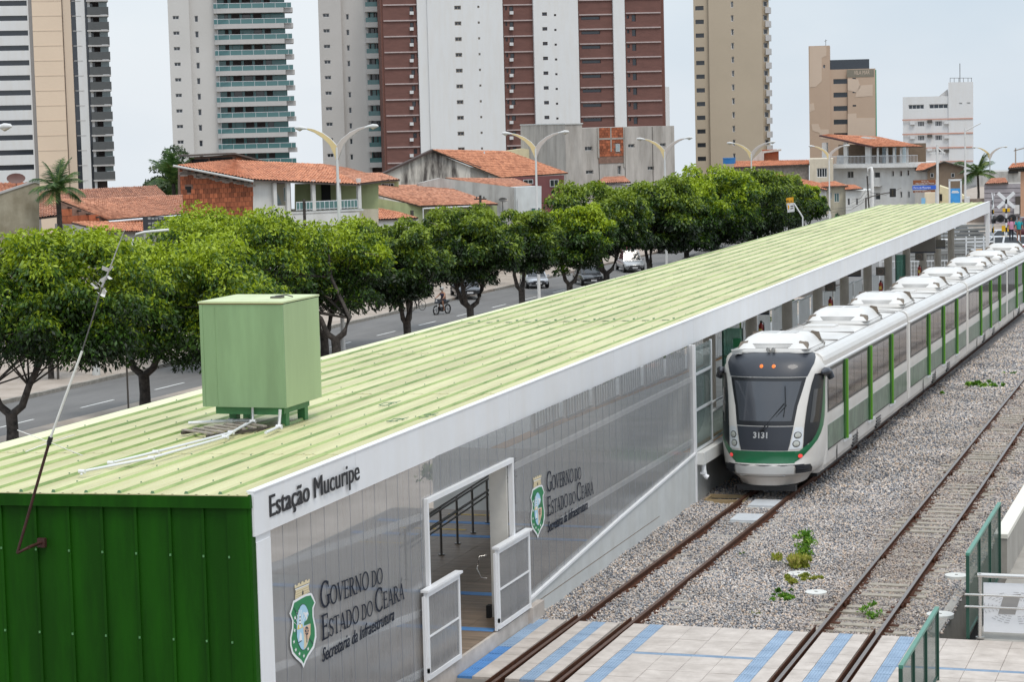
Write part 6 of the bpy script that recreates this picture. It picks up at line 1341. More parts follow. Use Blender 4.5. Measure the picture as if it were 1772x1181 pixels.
t = empty('guide_post', (PX(222, 700, -43.2).x, PX(222, 700, -43.2).y, sz(80)), label='thin grey post standing in front of the V shaped tree trunk', cat='post'); MB().tube([(0, 0, 0), (0, 0, 3.0)], .04, 8).obj('shaft', dsteel, t)

# ================================================================== HOUSES ACROSS THE ROAD
def tilemat(name, c1, c2):
    m = bpy.data.materials.new(name); m.use_nodes = True; t = m.node_tree; b = t.nodes['Principled BSDF']; b.inputs['Roughness'].default_value = .8; geo = t.nodes.new('ShaderNodeNewGeometry')
    nz = t.nodes.new('ShaderNodeTexNoise'); nz.inputs['Scale'].default_value = .8; nz.inputs['Detail'].default_value = 8; nz.inputs['Roughness'].default_value = .75; t.links.new(geo.outputs['Position'], nz.inputs[0])
    wn = t.nodes.new('ShaderNodeTexVoronoi'); wn.inputs['Scale'].default_value = 4.0; t.links.new(geo.outputs['Position'], wn.inputs[0]); sp = t.nodes.new('ShaderNodeSeparateColor'); t.links.new(wn.outputs['Color'], sp.inputs[0])
    a = t.nodes.new('ShaderNodeMath'); a.operation = 'MULTIPLY_ADD'; t.links.new(sp.outputs[0], a.inputs[0]); a.inputs[1].default_value = .45; t.links.new(nz.outputs[0], a.inputs[2])
    r = t.nodes.new('ShaderNodeValToRGB'); e = r.color_ramp.elements; e[0].position = .35; e[0].color = (*c1, 1); e[1].position = 1.0; e[1].color = (*c2, 1); t.links.new(a.outputs[0], r.inputs[0]); t.links.new(r.outputs[0], b.inputs['Base Color']); MATS[name] = m; return m
tl1 = tilemat('clay_tile', (.27, .115, .07), (.60, .30, .19)); tl2 = tilemat('bright_clay_tile', (.32, .125, .07), (.66, .31, .18)); tl3 = tilemat('weathered_clay_tile', (.20, .09, .06), (.50, .25, .16))
def tile_roof(name, par, e0, e1, r1, r0, mat, pitch=.24, course=.45, fall=None):
    """corrugated clay tiling: e0-e1 is the eave, r0-r1 the ridge (local points); real half-round rows with stepped courses"""
    e0, e1, r1, r0 = map(Vector, (e0, e1, r1, r0)); W_ = max((e1-e0).length, (r1-r0).length); H_ = max((r0-e0).length, (r1-e1).length); nu = max(3, int(W_/pitch)); nv = max(1, int(H_/course)); nrm = (e1-e0).cross(r0-e0)
    if nrm.length < 1e-6: nrm = (e1-e0).cross(r1-e0)
    nrm.normalize(); nrm = nrm if nrm.z > 0 else -nrm
    g = np.random.default_rng(int(abs(e0.x*7+e0.y*3))+nu); vs = []; nn = nu*4+1; us = np.linspace(0, 1, nn); ph = np.array([0, .055, .075, .055]*nu+[0])*pitch/.24
    rowz = []
    for j in range(nv):
        for (v, lift) in ((j/nv, .045), ((j+1)/nv, .0)): rowz.append((v, lift))
    jit = g.normal(0, .008, (nv, nu))
    for j, (v, lift) in enumerate(rowz):
        for i, u in enumerate(us):
            p = e0.lerp(e1, u).lerp(r0.lerp(r1, u), v); q_ = p+nrm*(ph[i]+lift+jit[j//2, min(nu-1, i//4)]); vs.append(tuple(q_))
    b = MB(); b.add(vs, [(j*nn+i, j*nn+i+1, (j+1)*nn+i+1, (j+1)*nn+i) for j in range(len(rowz)-1) for i in range(nn-1)], 0, False)
    # slab underneath
    b.add([e0-nrm*.08, e1-nrm*.08, r1-nrm*.08, r0-nrm*.08, e0+nrm*.02, e1+nrm*.02, r1+nrm*.02, r0+nrm*.02], [(0, 1, 2, 3), (0, 4, 5, 1), (1, 5, 6, 2), (2, 6, 7, 3), (3, 7, 4, 0)], 1)
    return b.obj(name, [mat, M('roof_batten', (.10, .08, .07), .9)], par)
def plaster(name, col, dirt=.35, var=.08): return M(name, col, .9, var=var, scale=1.2, bump=.2, bscale=12, streak=dirt)
brickm = M('red_block', (.30, .090, .040), .85, var=.2, scale=4, island=.4, bump=.2, bscale=20); mortar = M('mortar_grey', (.20, .12, .09), .9, var=.3, scale=3); mossy = M('mossy_plaster', (.46, .42, .32), .9, var=.2, scale=.7, col2=(.20, .17, .11), bump=.3, bscale=8, streak=.3)
def brickwork(par, u0, u1, ztop, z0, v, bw=.36, bh=.24, seed=1, skip=None):
    """blocks laid course by course, each a real raised block; ztop(u) limits the gable"""
    b = MB(); g = random.Random(seed); z = z0; r = 0
    while z < max(ztop(u0), ztop(u1), ztop((u0+u1)/2)):
        u = u0-(r % 2)*bw/2
        while u < u1:
            a, c = max(u0, u), min(u1, u+bw)
            if c-a > .05 and z+bh*.7 < min(ztop(a), ztop(c)) and not (skip and skip((a+c)/2, z+bh/2)):
                e = g.uniform(.0, .03); b.box(a+.012, c-.012, v-.03-e, v, z+.012, z+bh-.012)
            u += bw
        z += bh; r += 1
    return b.obj('blockwork', brickm, par, kind='stuff')
winf = M('window_frame_white', (.6, .6, .6), .5); wgl = glass('dark_window', (.025, .03, .035), 0, .08); wg2 = glass('teal_window', (.05, .14, .14), 0, .08); wlt = glass('pale_window', (.25, .32, .33), 0, .1)
def window(par, u0, u1, z0, z1, v, bars=1, gm=None, fm=None, name='window', fr=.04):
    b = MB(); f = fr; y0, y1 = v-.01, v+.04
    b.box(u0, u0+f, y0, y1, z0, z1); b.box(u1-f, u1, y0, y1, z0, z1); b.box(u0+f, u1-f, y0, y1, z0, z0+f); b.box(u0+f, u1-f, y0, y1, z1-f, z1)
    for k in range(bars): x = u0+(u1-u0)*(k+1)/(bars+1); b.box(x-f*.4, x+f*.4, y0+.005, y1, z0+f, z1-f)
    b.box(u0+f, u1-f, v+.02, v+.03, z0+f, z1-f, 1); return b.obj(name, [fm or winf, gm or wgl], par)

def fr(pxL, pxR, py, dL, dR=None): 
    return Frame(pxL, pxR, py, dL, dR, sz(P(pxL, py, dL).y)-.3)
def gable(F, root, pts, v0, v1, mat, name='wall', skip_base=False):
    q_ = [F.uz(*p, v0) for p in pts]; b = MB(); b.prism(q_, v0, v1); return b.obj(name, mat, root)
def L3(F, px, py, v): u, z = F.uz(px, py, v); return (u, v, z)
# 1 mossy wall house, far left
F = fr(-40, 68, 380, 128); t = F.empty('house', 'low house with a mossy plaster wall and clay tiled roof at the far left', 'house')
gable(F, t, [(-40, 470), (68, 470), (68, 316), (60, 315), (0, 335), (-40, 347)], 0, .3, mossy)
F_ = F.uz(68, 316); gable(F, t, [(-40, 344), (0, 332), (60, 312), (69, 314), (69, 318), (60, 316), (0, 336), (-40, 349)], -.06, .36, M('wall_cap', (.42, .41, .40), .9), 'coping')
tile_roof('roof', t, L3(F, -40, 352, .4), L3(F, 64, 328, .4), L3(F, 64, 317, 7), L3(F, -60, 318, 7), tl1)
b = MB(); q0 = F.uz(28, 316, 4); b.tube([(q0[0], 4, q0[1]-.7), (q0[0], 4, q0[1])], .03, 6); pts = [(q0[0]+.55*math.cos(a)-.0, 4+.1*math.sin(a), q0[1]+.25+.30*math.sin(a)) for a in [k*math.pi/8 for k in range(16)]]
b.add([(q0[0], 4.15, q0[1]+.2)]+pts, [(0, k+1, (k+1) % 16+1) for k in range(16)], 0, True); b.obj('satellite_dish', M('dish_brown', (.12, .06, .05), .6), t)
# 2 brick gable house
F = fr(102, 318, 395, 134, 140); t = F.empty('house', 'low red block house with a broad clay tiled roof sloping to a grey gutter', 'house')
gable(F, t, [(102, 470), (190, 470), (190, 380), (102, 349)], 0, .25, mortar); 
zt = lambda u: F.z(350)+(-F.z(350)+F.z(380, 190))*(u-F.u(102))/(F.u(190)-F.u(102))
brickwork(t, F.u(102)+.02, F.u(188), zt, F.z(440), -.001, bw=.75, bh=.42, seed=2)
gable(F, t, [(190, 470), (318, 470), (318, 374), (190, 380)], .35, .6, plaster('grey_render', (.40, .39, .37)))
tile_roof('roof', t, L3(F, 188, 381, -.3), L3(F, 316, 371, -.3), L3(F, 316, 338, 6.5), L3(F, 101, 346, 1.0), tl1)
tile_roof('back_roof', t, L3(F, 66, 378, 3), L3(F, 300, 350, 6.6), L3(F, 270, 322, 13), L3(F, 66, 332, 9), tl3)
MB().tube([L3(F, 188, 384, -.4), L3(F, 318, 373, -.4)], .07, 8).obj('gutter', alu, t)
tile_roof('lean_to_roof', t, L3(F, 184, 401, -2.2), L3(F, 250, 402, -2.2), L3(F, 250, 383, -.1), L3(F, 124, 385, -.1), tl2)
gable(F, t, [(124, 470), (252, 470), (252, 403), (184, 403), (124, 388)], -2.0, -.1, plaster('grey_render', (.40, .39, .37)), 'lean_to_wall')
for k in range(5): u, z = F.uz(118+k*16, 357+k*5.5); MB().box(u-.05, u+.05, -.35, .0, z-.14, z-.04).obj('rafter_end', bark, t)
F = fr(247, 318, 395, 133); t = F.empty('sign_board', 'dark framed shop sign board with faint pale lettering under the tiled eave', 'sign board')
u0, z0 = F.uz(248, 404); u1, z1 = F.uz(316, 374); MB().box(u0, u1, 0, .15, z0, z1).obj('board', M('board_dark', (.03, .033, .04), .6), t); b = MB(); g = random.Random(2)
for r in range(3):
    for k in range(8): a = u0+.3+(u1-u0-.6)*k/8; b.box(a, a+(u1-u0)*.07, -.01, -.002, z0+.25+r*.28, z0+.25+r*.28+g.uniform(.05, .14))
b.obj('faded_lettering', M('faded_print', (.28, .28, .28), .8), t)
# curved lamp arm just behind the trees
t = empty('curved_pipe', P(228, 424, 92), label='curved grey pipe arching out of the tree crowns left of the roof box', cat='pipe'); o_ = P(228, 424, 92); MB().tube([P(228, 440, 92)-o_, P(229, 416, 92)-o_, P(236, 406, 92)-o_, P(250, 402, 92)-o_, P(292, 398, 92)-o_], .06, 8).obj('pipe', lampw, t)
# 3 two storey block house with balcony
F = fr(311, 655, 350, 152, 160); t = F.empty('house', 'two storey house of bare red blocks with a balcony and long clay tiled roof', 'house')
gable(F, t, [(311, 470), (440, 470), (440, 313), (311, 290)], 0, .3, mortar)
zt = lambda u: F.z(290, 311)+(F.z(312, 440)-F.z(290, 311))*(u-F.u(311))/(F.u(440)-F.u(311)); us_, zs_ = F.uz(326, 328)
brickwork(t, F.u(311)+.01, F.u(438), zt, F.z(420), -.001, bw=.30, bh=.33, seed=3, skip=lambda u, z: abs(u-us_) < .27 and abs(z-zs_) < .24)
MB().box(us_-.22, us_+.22, -.02, .0, zs_-.2, zs_+.2).obj('vent_hole', dark, t)
b = MB(); g = random.Random(5)                                     # mortar smears
for k in range(46):
    s_ = k/46; px = 315+s_*122; py = 299+s_*20+g.uniform(-3, 3); u, z = F.uz(px, py); w_, h_ = g.uniform(.1, .32), g.uniform(.03, .12); b.box(u-w_, u+w_, -.068, -.03, z-h_, z+h_)
b.obj('mortar_smear', M('cement_smear', (.34, .30, .27), .9, var=.2), t)
gable(F, t, [(438, 470), (472, 470), (472, 313), (438, 313)], -.05, .3, plaster('white_plaster', (.60, .60, .58), .2))
gable(F, t, [(472, 470), (655, 470), (655, 362), (500, 362), (500, 318), (472, 318)], 1.0, 1.3, plaster('cream_plaster', (.48, .44, .34)))
gable(F, t, [(472, 470), (500, 470), (500, 356), (472, 356)], -.05, .25, plaster('white_plaster', (.60, .60, .58), .2))
gable(F, t, [(500, 470), (622, 470), (622, 367), (500, 367)], -.4, -.1, plaster('white_plaster', (.60, .60, .58), .2), 'lower_wall')
MB().box(F.u(500), F.u(622), -.45, 3.2, F.z(368)-.12, F.z(368)).obj('balcony_floor', conc, t)
gable(F, t, [(512, 368), (655, 368), (655, 318), (512, 318)], 3.2, 3.4, plaster('sage_plaster', (.34, .38, .20)), 'back_wall')
for px in (471, 494, 538, 582, 617): u = F.u(px); MB().box(u-.13, u+.13, -.38, -.12, F.z(367), F.z(314 if px > 500 else 316)).obj('column', plaster('white_plaster', (.60, .60, .58), .2), t)
u0, u1 = F.u(500), F.u(507); window(t, u0, u1, F.z(350), F.z(325), .95, 0, wg2); u, z = F.uz(565, 345, 3.1); MB().box(u-.35, u+.35, 3.1, 3.18, F.z(366), F.z(325)).obj('door', dark, t)
u, z = F.uz(478, 342, .9); MB().hexa([(u-.3, .9, z-.45), (u+.4, .9, z-.5), (u+.4, .95, z-.5), (u-.3, .95, z-.45), (u-.4, .9, z+.35), (u+.1, .9, z+.35), (u+.1, .95, z+.35), (u-.4, .95, z+.35)]).obj('leaning_panel', wlt, t)
bal = glass('balcony_glass', (.14, .26, .26), .35, .06, tint=(.75, .9, .88))
for a, c in ((507, 536), (540, 580), (584, 613)):
    b = MB(); u0, u1 = F.u(a), F.u(c); z0, z1 = F.z(366), F.z(352); b.box(u0, u1, -.36, -.33, z1, z1+.06); b.box(u0, u1, -.36, -.33, z0+.05, z0+.09); n = 5
    for k in range(n+1): x = u0+(u1-u0)*k/n; b.box(x-.02, x+.02, -.36, -.33, z0, z1)
    r_ = b.obj('balustrade', alu, t); MB().box(u0, u1, -.35, -.34, z0+.09, z1).obj('glass', bal, r_)
tile_roof('roof', t, L3(F, 440, 314, -.6), L3(F, 655, 322, -.6), L3(F, 640, 305, 3.5), L3(F, 303, 285, -.4), tl2) if False else None
tile_roof('roof', t, L3(F, 438, 312, -.7), L3(F, 622, 320, -.7), L3(F, 560, 285, 6.5), L3(F, 408, 278, 6.5), tl2)
tile_roof('roof', t, L3(F, 303, 287, -.5), L3(F, 438, 312, -.7), L3(F, 408, 278, 6.5), L3(F, 406, 277.5, 6.4), tl2)
tile_roof('roof', t, L3(F, 622, 319, -.7), L3(F, 674, 312, 4.0), L3(F, 600, 292, 5), L3(F, 560, 285, 6.4), tl1)
MB().tube([L3(F, 300, 287, -.6), L3(F, 438, 314, -.8)], .09, 6).obj('verge_board', conc, t)
for k in range(9): u, z = F.uz(325+k*13, 294+k*2.4, 0); MB().box(u-.04, u+.04, -.5, 0, z-.14, z-.05).obj('rafter_end', bark, t)
gable(F, t, [(328, 290), (465, 290), (465, 284), (405, 268), (330, 272)], 7.2, 7.5, mortar, 'attic_wall')
brickwork(t, F.u(408, 300, 7.2), F.u(462, 300, 7.2), lambda u: F.uz(405, 268, 7.2)[1]+(F.uz(465, 284, 7.2)[1]-F.uz(405, 268, 7.2)[1])*(u-F.u(405, 300, 7.2))/(F.u(465, 300, 7.2)-F.u(405, 300, 7.2)), F.uz(400, 292, 7.2)[1], 7.19, bw=.32, bh=.2, seed=8)
u0, z0 = F.uz(333, 282, 7.15); u1, z1 = F.uz(360, 275, 7.15); MB().box(u0, u1, 7.1, 7.19, z0, z1).obj('attic_opening', dark, t); u0, z0 = F.uz(364, 281, 7.15); u1, z1 = F.uz(402, 272, 7.15); MB().box(u0, u1, 7.1, 7.19, z0, z1).obj('attic_opening', dark, t)
gable(F, t, [(326, 271), (406, 267), (468, 284), (468, 281), (406, 264), (326, 268)], 6.8, 8.5, M('roof_batten', (.10, .08, .07), .9), 'attic_roof')
# 4 green house
F = fr(600, 860, 365, 176, 184); t = F.empty('house', 'pale green house with a long low clay tiled roof and white gutter', 'house')
gpl = plaster('sage_plaster', (.34, .38, .20)); gable(F, t, [(560, 470), (732, 470), (732, 357), (622, 338), (560, 345)], 0, .3, gpl); gable(F, t, [(732, 470), (860, 470), (860, 356), (732, 358)], .3, .6, gpl)
tile_roof('roof', t, L3(F, 728, 357, -.5), L3(F, 862, 354, -.5), L3(F, 760, 320, 7.5), L3(F, 596, 322, 2), tl1)
tile_roof('lower_roof', t, L3(F, 610, 382, -3), L3(F, 724, 378, -3), L3(F, 690, 368, -.4), L3(F, 622, 354, -.4), tl2); gable(F, t, [(600, 470), (724, 470), (724, 379), (600, 383)], -2.8, -.4, plaster('white_plaster', (.60, .60, .58), .2), 'porch_wall')
MB().tube([L3(F, 733, 361, -.55), L3(F, 818, 357, -.55)], .07, 6).tube([L3(F, 732, 360, -.55), L3(F, 733, 400, -.55)], .05, 6).obj('gutter', winf, t)
gable(F, t, [(655, 330), (690, 330), (690, 314), (655, 314)], 4, 7, gpl, 'upper_room'); tile_roof('upper_roof', t, L3(F, 612, 315, 3.6), L3(F, 692, 312, 3.6), L3(F, 660, 300, 7), L3(F, 600, 300, 7), tl1)
for k in range(3): u0, z0 = F.uz(660+k*6, 325, 3.95); window(t, u0, u0+.55, z0-.1, z0+.35, 3.95, 0)
u, z = F.uz(712, 375, -1); MB().box(u-.1, u+.1, -1.2, -1, z, z+.5).obj('meter_box', dsteel, t)
# 5 stained shed with big roof
F = fr(655, 985, 340, 205, 212); t = F.empty('shed', 'large shed with a black stained white gable and orange tiled roof', 'shed')
stain = M('black_stained_wall', (.62, .58, .52), .9, var=.05, scale=.30, col2=(.07, .06, .055), stretch=(1.8, 1.8, .30), bump=.2, bscale=8)
for n_ in stain.node_tree.nodes:
    if n_.type == 'VALTORGB': n_.color_ramp.elements[0].position = .47; n_.color_ramp.elements[1].position = .60
gable(F, t, [(640, 470), (845, 470), (845, 293), (814, 289), (748, 262), (662, 302), (640, 310)], 0, .3, stain); tile_roof('roof', t, L3(F, 868, 308, -.3), L3(F, 983, 300, 5.5), L3(F, 878, 262, 6), L3(F, 748, 259, -.5), tl2); tile_roof('roof', t, L3(F, 748, 259, -.5), L3(F, 878, 262, 6), L3(F, 868, 280, 3), L3(F, 829, 291, -.4), tl2) if False else None
MB().prism([F.uz(655, 306), F.uz(748, 262), F.uz(830, 292), F.uz(830, 289), F.uz(748, 258), F.uz(652, 304)], -.35, .4).obj('verge', M('dark_verge', (.07, .05, .045), .9), t)
gable(F, t, [(814, 470), (870, 470), (870, 309), (814, 289)], .0, .25, plaster('dull_white_plaster', (.50, .49, .46), .4), 'side_wall'); gable(F, t, [(868, 470), (976, 470), (976, 303), (868, 308)], .5, .8, plaster('maroon_plaster', (.16, .06, .06), .2), 'front_wall')
u0, z1 = F.uz(951, 311, .5); u1, z0 = F.uz(966, 323, .5); window(t, u0, u1, z0, z1, .42, 1); u0, z1 = F.uz(905, 311, .5); u1, z0 = F.uz(922, 318, .5); window(t, u0, u1, z0, z1, .42, 1)
MB().tube([L3(F, 838, 262, 3), L3(F, 838, 271, 3)], .08, 6).obj('vent_pipe', winf, t)
# 6 grey house with white box
F = fr(725, 937, 365, 186, 194); t = F.empty('house', 'grey plastered house with a white boxy corner and a small tiled roof behind its parapet', 'house')
gable(F, t, [(725, 470), (895, 470), (895, 325), (762, 308), (725, 317)], 0, .3, plaster('streaky_grey_plaster', (.42, .41, .39), .5)); gable(F, t, [(893, 470), (937, 470), (937, 322), (893, 324)], -.3, 2.0, plaster('clean_white_plaster', (.58, .60, .60), .1), 'white_box')
gable(F, t, [(760, 305), (763, 305), (860, 307), (937, 320), (937, 323), (860, 310), (763, 309)], -.1, .4, conc, 'parapet_cap') if False else None
tile_roof('roof', t, L3(F, 862, 327, 1.2), L3(F, 920, 321, 1.2), L3(F, 890, 309, 7), L3(F, 770, 308, 2), tl1)
u0, z1 = F.uz(918, 360, -.3); u1, z0 = F.uz(934, 374, -.3); window(t, u0, u1, z0, z1, -.36, 1, wg2); b = MB(); b.tube([L3(F, 896, 344, -.5), L3(F, 897, 360, -.5)], .06, 8); b.obj('white_pipe', winf, t)
q0 = L3(F, 871, 350, -.5); b = MB(); pts = [(q0[0]+.5*math.cos(a), q0[1]+.12*math.sin(a), q0[2]+.2+.18*math.sin(a)) for a in [k*math.pi/8 for k in range(16)]]; b.add([(q0[0], q0[1]+.2, q0[2]+.1)]+pts, [(0, k+1, (k+1) % 16+1) for k in range(16)], 0, True); b.tube([(q0[0], q0[1]+.1, q0[2]-.8), (q0[0], q0[1]+.1, q0[2]+.1)], .03, 6); b.obj('satellite_dish', dsteel, t)
# utility poles
for px, pt, dep, lab in ((831, 338, 176, 'dark wooden utility pole before the green house roof'), (526, 345, 146, 'short dark utility pole in front of the glass balustrade')):
    a = P(px, pt, dep); t = empty('utility_pole', (a.x, a.y, sz(a.y)), label=lab, cat='pole'); h = a.z-sz(a.y); MB().tube([(0, 0, 0), (0, 0, h)], [.14, .10], 8).obj('pole', bark, t); px > 600 and MB().box(-.5, .5, -.05, .05, h-.35, h-.25).box(-.3, .3, -.05, .05, h-.8, h-.72).cyl((.3, 0), .05, h-.25, h-.1, 8).cyl((-.3, 0), .05, h-.25, h-.1, 8).obj('crossarm', bark, t)
# 7 unfinished concrete block
F = fr(974, 1168, 300, 255, 262); t = F.empty('apartment_block', 'unfinished grey concrete block with a patch of red bricks and tiny windows', 'building')
cst = M('streaked_render', (.40, .375, .345), .9, var=.25, scale=.5, stretch=(1.5, 1.5, .3), bump=.2, bscale=8, streak=.35)
wins = []; W_ = lambda a, c, d, e: wins.append((F.u(a), F.u(c), F.z(e), F.z(d)))
for r in ((1013, 1026, 252, 259), (1088, 1099, 250, 256), (1014, 1027, 293, 299), (1121, 1132, 290, 296), (1066, 1073, 249, 262), (1069, 1075, 287, 302), (1143, 1153, 250, 256)): W_(*r)
b = MB(); b.wall(F.u(1002), F.u(1168), 0, F.z(220), wins, 0, .25); b.quad((F.u(1168), 0, 0), (F.u(1168), 12, 0), (F.u(1168), 12, F.z(220)), (F.u(1168), 0, F.z(220))); b.quad((F.u(1002), 0, F.z(220)), (F.u(1168), 0, F.z(220)), (F.u(1168), 12, F.z(220)), (F.u(1002), 12, F.z(220))); b.obj('wall', cst, t)
for w_ in wins: window(t, *w_, .2, 1, wgl)
MB().box(F.u(974), F.u(1003), -.8, 10, 0, F.z(213)).obj('stair_tower', cst, t); MB().box(F.u(973), F.u(1004), -.9, 10, F.z(213), F.z(211)).obj('tower_cap', conc, t)
MB().box(F.u(1036), F.u(1079), -.06, 0, F.z(282), F.z(220)).obj('brick_backing', mortar, t); brickwork(t, F.u(1036), F.u(1079), lambda u: F.z(221), F.z(270), -.06, bw=.4, bh=.3, seed=12, skip=lambda u, z: F.u(1064) < u < F.u(1074) and F.z(264) < z < F.z(247))
b = MB(); b.box(F.u(1034.5), F.u(1037), -.14, 0, F.z(272), F.z(220)); b.box(F.u(1056.5), F.u(1058.5), -.14, 0, F.z(262), F.z(220)); b.box(F.u(1036), F.u(1080), -.14, 0, F.z(241), F.z(238)); b.box(F.u(1079), F.u(1081), -.14, 0, F.z(290), F.z(220)); b.obj('concrete_frame', concd, t)
for px in (1003, 1037, 1082, 1130): u = F.u(px); MB().box(u-.05, u+.05, -.02, .02, 0, F.z(221)).obj('wall_joint', M('joint_dark', (.12, .11, .10), .9), t)
window(t, F.u(1065.5), F.u(1072.5), F.z(262), F.z(249), -.14, 1, wlt)
# cream gable fragment and small roofs in the gap
F = fr(870, 945, 290, 262); t = F.empty('house', 'cream gable wall peeping out behind the tiled shed roof', 'house'); gable(F, t, [(870, 420), (942, 420), (942, 262), (905, 257), (870, 262)], 0, 4, plaster('cream_wall', (.62, .55, .36), .1))
F = fr(1035, 1095, 320, 240); t = F.empty('house', 'small clay tiled roof peeping over the tree tops below the concrete block', 'house'); tile_roof('roof', t, L3(F, 1030, 318, 0), L3(F, 1092, 316, 0), L3(F, 1080, 305, 4), L3(F, 1045, 307, 4), tl1); gable(F, t, [(1032, 420), (1090, 420), (1090, 320), (1032, 320)], .2, 4, plaster('streaky_grey_plaster', (.42, .41, .39), .5))
# 8 terraced houses to the right
F = fr(1270, 1400, 310, 315); t = F.empty('house', 'long grey block house with orange tiled roofs below the tan tower', 'house')
gable(F, t, [(1270, 420), (1400, 420), (1400, 285), (1325, 287), (1270, 291)], 0, 8, M('grey_blockwork', (.24, .21, .19), .9, var=.3, scale=3, bump=.2)); tile_roof('roof', t, L3(F, 1270, 290, -.5), L3(F, 1401, 285, -.5), L3(F, 1400, 277, 5), L3(F, 1270, 279, 5), tl2); MB().box(F.u(1319), F.u(1348), 5.5, 8, F.z(280), F.z(260)).obj('brick_room', brickm, t); MB().prism([F.uz(1300, 279, 5), F.uz(1318, 262, 5), F.uz(1352, 258, 5), F.uz(1352, 261, 5), F.uz(1322, 265, 5), F.uz(1322, 280, 5)], 5, 8.5).obj('room_gable', plaster('dull_white_plaster', (.50, .49, .46), .4), t)
u, z = F.uz(1262, 281, 3); MB().cyl((u, 3), .9, z-.2, z+.55, 16).cyl((u, 3), .95, z+.55, z+.65, 16).obj('blue_water_tank', M('tank_blue', (.02, .16, .42), .4), t)
F = fr(1255, 1490, 350, 292, 296); t = F.empty('house', 'low row of clay tiled houses stepping down behind the far trees', 'house')
gable(F, t, [(1255, 460), (1430, 460), (1430, 328), (1340, 308), (1255, 300)], 0, 5, plaster('white_plaster', (.60, .60, .58), .2)); tile_roof('roof', t, L3(F, 1330, 306, -.5), L3(F, 1432, 330, -.5), L3(F, 1425, 318, 5), L3(F, 1330, 298, 5), tl2)
F = fr(1400, 1440, 318, 308); t = F.empty('house', 'plain beige cube house with a barred window', 'house'); wz = (F.u(1413.5), F.u(1431.5), F.z(307), F.z(291)); b = MB(); b.wall(F.u(1401), F.u(1442), 0, F.z(275), [wz], 0, .2); b.box(F.u(1401), F.u(1442), .3, 8, 0, F.z(275)); b.obj('wall', plaster('beige_plaster', (.56, .50, .40), .15), t)
window(t, *wz, .12, 3, wgl, fr=.09)
F = fr(1425, 1470, 350, 296); t = F.empty('house', 'cream house corner with two dark windows under an orange tiled hip', 'house'); b = MB(); ws_ = [(F.u(1434), F.u(1439), F.z(345), F.z(333)), (F.u(1443), F.u(1452), F.z(350), F.z(334))]; b.wall(F.u(1425), F.u(1464), -3, F.z(322), ws_, 0, .2); b.box(F.u(1425), F.u(1464), .3, 7, -3, F.z(322)); b.obj('wall', plaster('cream_plaster', (.48, .44, .34)), t)
for w_ in ws_: window(t, *w_, .12, 1, wg2, fr=.08)
tile_roof('roof', t, L3(F, 1422, 324, -.5), L3(F, 1468, 322, -.5), L3(F, 1445, 314, 5), L3(F, 1420, 316, 5), tl2); MB().hexa([(F.u(1430), -.3, F.z(381)), (F.u(1438), -.3, F.z(381)), (F.u(1438), 0, F.z(381)), (F.u(1430), 0, F.z(381)), (F.u(1430), -.3, F.z(370)), (F.u(1438), -.3, F.z(370)), (F.u(1438), 0, F.z(370)), (F.u(1430), 0, F.z(370))]).obj('poster', winf, t)
b = MB(); g = random.Random(3)
for k in range(9): a, c = g.uniform(1443, 1450), g.uniform(368, 376); b.box(F.u(a), F.u(a+2.5), -.06-.004*k, -.05-.004*k, F.z(c+3), F.z(c))
b.obj('mural_print', M('mural_print', (.28, .05, .18), .7, var=.8, scale=3, col2=(.05, .25, .08)), t)
F = fr(1463, 1525, 350, 294); t = F.empty('house', 'low white house with two narrow dark windows left of the utility pole', 'house'); ws_ = [(F.u(1466), F.u(1470.5), F.z(355), F.z(343)), (F.u(1480.5), F.u(1484.5), F.z(355), F.z(343))]; b = MB(); b.wall(F.u(1463), F.u(1512), -3, F.z(330), ws_, 0, .2); b.box(F.u(1463), F.u(1512), .3, 8, -3, F.z(330)); b.obj('wall', plaster('white_plaster', (.60, .60, .58), .2), t)
for w_ in ws_: window(t, *w_, .12, 0, wgl, fr=.06)
tile_roof('roof', t, L3(F, 1462, 329, -.5), L3(F, 1494, 327, -.5), L3(F, 1478, 320, 4), L3(F, 1462, 320, 4), tl2)
# white terrace house
F = fr(1428, 1590, 330, 318, 312); t = F.empty('house', 'white three storey house with an open tiled roof terrace on square pillars', 'house')
wh = plaster('clean_white_plaster2', (.66, .66, .65), .12); hs_ = []
def H_(a, c, d, e): hs_.append((F.u(a), F.u(c), F.z(e), F.z(d)))
for r in ((1466, 1477, 296, 308), (1513, 1523, 298, 308), (1543, 1547, 296, 306), (1557, 1561, 296, 306), (1569.5, 1573.5, 295, 305), (1557.5, 1561, 332, 343), (1570.5, 1574, 332, 343), (1514, 1523, 334, 346)): H_(*r)
b = MB(); b.wall(F.u(1440), F.u(1583), -4, F.z(286), hs_, 0, .25); b.box(F.u(1440), F.u(1583), .3, 10, -4, F.z(286)); b.obj('wall', wh, t)
for i, w_ in enumerate(hs_): window(t, *w_, .18, 1 if i == 0 else 0, wgl, fr=.07)
MB().box(F.u(1443), F.u(1593), -1.3, 10, F.z(290), F.z(283)).obj('terrace_slab', wh, t)
for px, w_ in ((1431, 8), (1467.5, 6.5), (1506, 9), (1523, 3), (1539, 3), (1551, 3), (1563, 3), (1574, 3)): u = F.u(px); k = (F.u(px+w_/2)-F.u(px-w_/2))/2; MB().box(u-k, u+k, -1.1, -1.1+2*k, F.z(284) if px > 1440 else F.z(276), F.z(252 if px > 1480 else 245)).obj('pillar', wh, t)
MB().box(F.u(1436), F.u(1588), 4, 4.3, F.z(284), F.z(250)).obj('terrace_back_wall', M('terrace_tan', (.17, .12, .08), .8), t); 
for px in (1527, 1545, 1562): MB().box(F.u(px, 300, 3), F.u(px+5, 300, 3), 3, 3.3, F.z(283), F.z(255)).obj('terrace_door', M('pale_curtain', (.45, .55, .6), .6), t)
b = MB(); 
